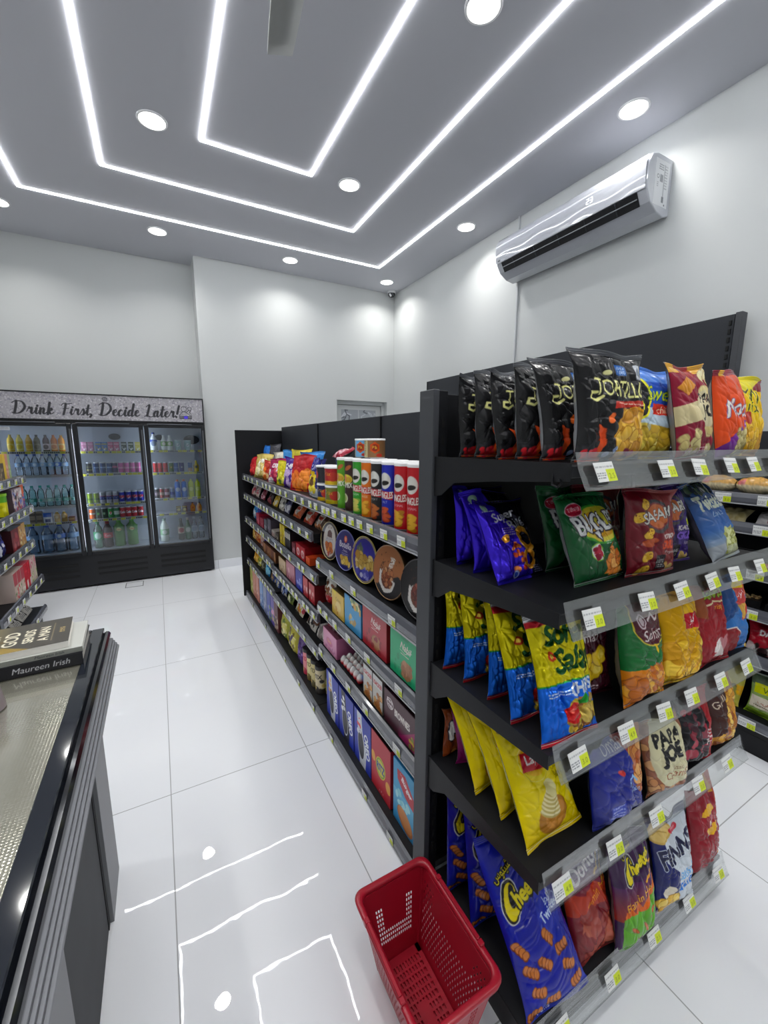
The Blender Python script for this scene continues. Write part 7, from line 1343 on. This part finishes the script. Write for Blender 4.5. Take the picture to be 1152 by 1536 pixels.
# floor with slots: lattice of bars; plate added beneath to darken the slots
def inset(z): return .0115+tp*(1-(z-ZB)/(RZ-ZB))
wf, lf = w0-inset(ZB)-.003, l0-inset(ZB)-.003
m = MB(); m.box((-wf, -lf, 0), (wf, -lf+.035, .008)); m.box((-wf, lf-.022, 0), (wf, lf, .008)); m.box((-wf, -lf, 0), (-wf+.012, lf, .008)); m.box((wf-.012, -lf, 0), (wf, lf, .008))
m.box((-wf+.001, -lf+.001, -.0012), (wf-.001, lf-.001, .0008)); ny_, nx_ = 10, 11; xs = np.linspace(-wf+.012, wf-.012, nx_+1); ys = np.linspace(-lf+.035, lf-.022, ny_+1)
for x in xs[1:-1]: m.box((x-.0023, ys[0], .0003), (x+.0023, ys[-1], .0077))
for y in ys[1:-1]: m.box((xs[0], y-.0030, 0), (xs[-1], y+.0030, .008))
m.box((-.017, -.06, .0001), (.017, .0, .0082)); m.xf(Matrix.Translation((0, 0, ZB))); m.build('basket_floor', redp, bkt)
def wall(axis, sgn, ncol, rows, holes, name):
    """perforated side: grid of cells; True in holes(c, r) leaves an opening"""
    m = MB(); zs = np.linspace(ZB, RZ-.016, rows+1); L_ = (l0 if axis == 'x' else w0)
    for r in range(rows):
        for c in range(ncol):
            def pt(cc, z, e):
                i = inset(z); half = L_-i-.001; u = -half+2*half*cc/ncol; d = (w0 if axis == 'x' else l0)-i+e
                return (sgn*d, u, z) if axis == 'x' else (u, sgn*d, z)
            def slab(c0, c1, z0, z1):
                e0, e1 = -.0011, .0011
                V = [pt(c0, z0, e0), pt(c1, z0, e0), pt(c1, z1, e0), pt(c0, z1, e0), pt(c0, z0, e1), pt(c1, z0, e1), pt(c1, z1, e1), pt(c0, z1, e1)]
                m.poly([(0, 1, 2, 3), (7, 6, 5, 4), (0, 4, 5, 1), (1, 5, 6, 2), (2, 6, 7, 3), (3, 7, 4, 0)], m.addv(V, hx('#b3132a')))
            if not holes(c, r): slab(c, c+1, zs[r], zs[r+1])
            else: f = .2; g_ = .13; dz = zs[r+1]-zs[r]; slab(c, c+f, zs[r], zs[r+1]); slab(c+1-f, c+1, zs[r], zs[r+1]); slab(c+f, c+1-f, zs[r], zs[r]+dz*g_); slab(c+f, c+1-f, zs[r+1]-dz*g_, zs[r+1])
    return m.build(name, redp, bkt)
Hend = lambda c, r: (4 <= c <= 19) and (r in (4, 5, 6) or (r in (7, 8, 9, 10, 11) and (c <= 6 or c >= 17)))
wall('y', 1, 24, 16, Hend, 'end_wall'); wall('y', -1, 24, 16, Hend, 'end_wall')
Hs = lambda c, r: (2 <= c <= 41) and (2 <= r <= 9 if 9 <= c <= 34 else 2 <= r <= 13) and (c+r) % 2 == 0
wall('x', 1, 44, 16, Hs, 'side_wall'); wall('x', -1, 44, 16, Hs, 'side_wall')
for sx in (-1, 1):
    for sy in (-1, 1):
        m = MB(); P = []
        for z in np.linspace(ZB, RZ-.016, 6):
            i = inset(z); P.append([(sx*(w0-i-.0015+.0034*math.cos(a)), sy*(l0-i-.0015+.0034*math.sin(a)), z) for a in np.linspace(0, 2*np.pi, 8, endpoint=False)])
        m.grid(np.array(P), hx('#b3132a'), 0, True, closeu=True); m.build('corner_post', redp, bkt)
for sx in (-1, 1):   # folded carrying handles with their hinge lugs
    hd = thing_part = None
    m = MB(); x = sx*(w0-.003); m.box((x-.0055, -.083, RZ+.0006), (x+.0055, .083, RZ+.0072), bev=.0022); hd = m.build('handle', redp, bkt)
    m = MB()
    for sy in (-1, 1): m.box((x-.007, sy*.091-.0075, RZ-.012), (x+.0075, sy*.091+.0075, RZ+.0062), bev=.002)
    m.build('hinge_lug', redp, hd)
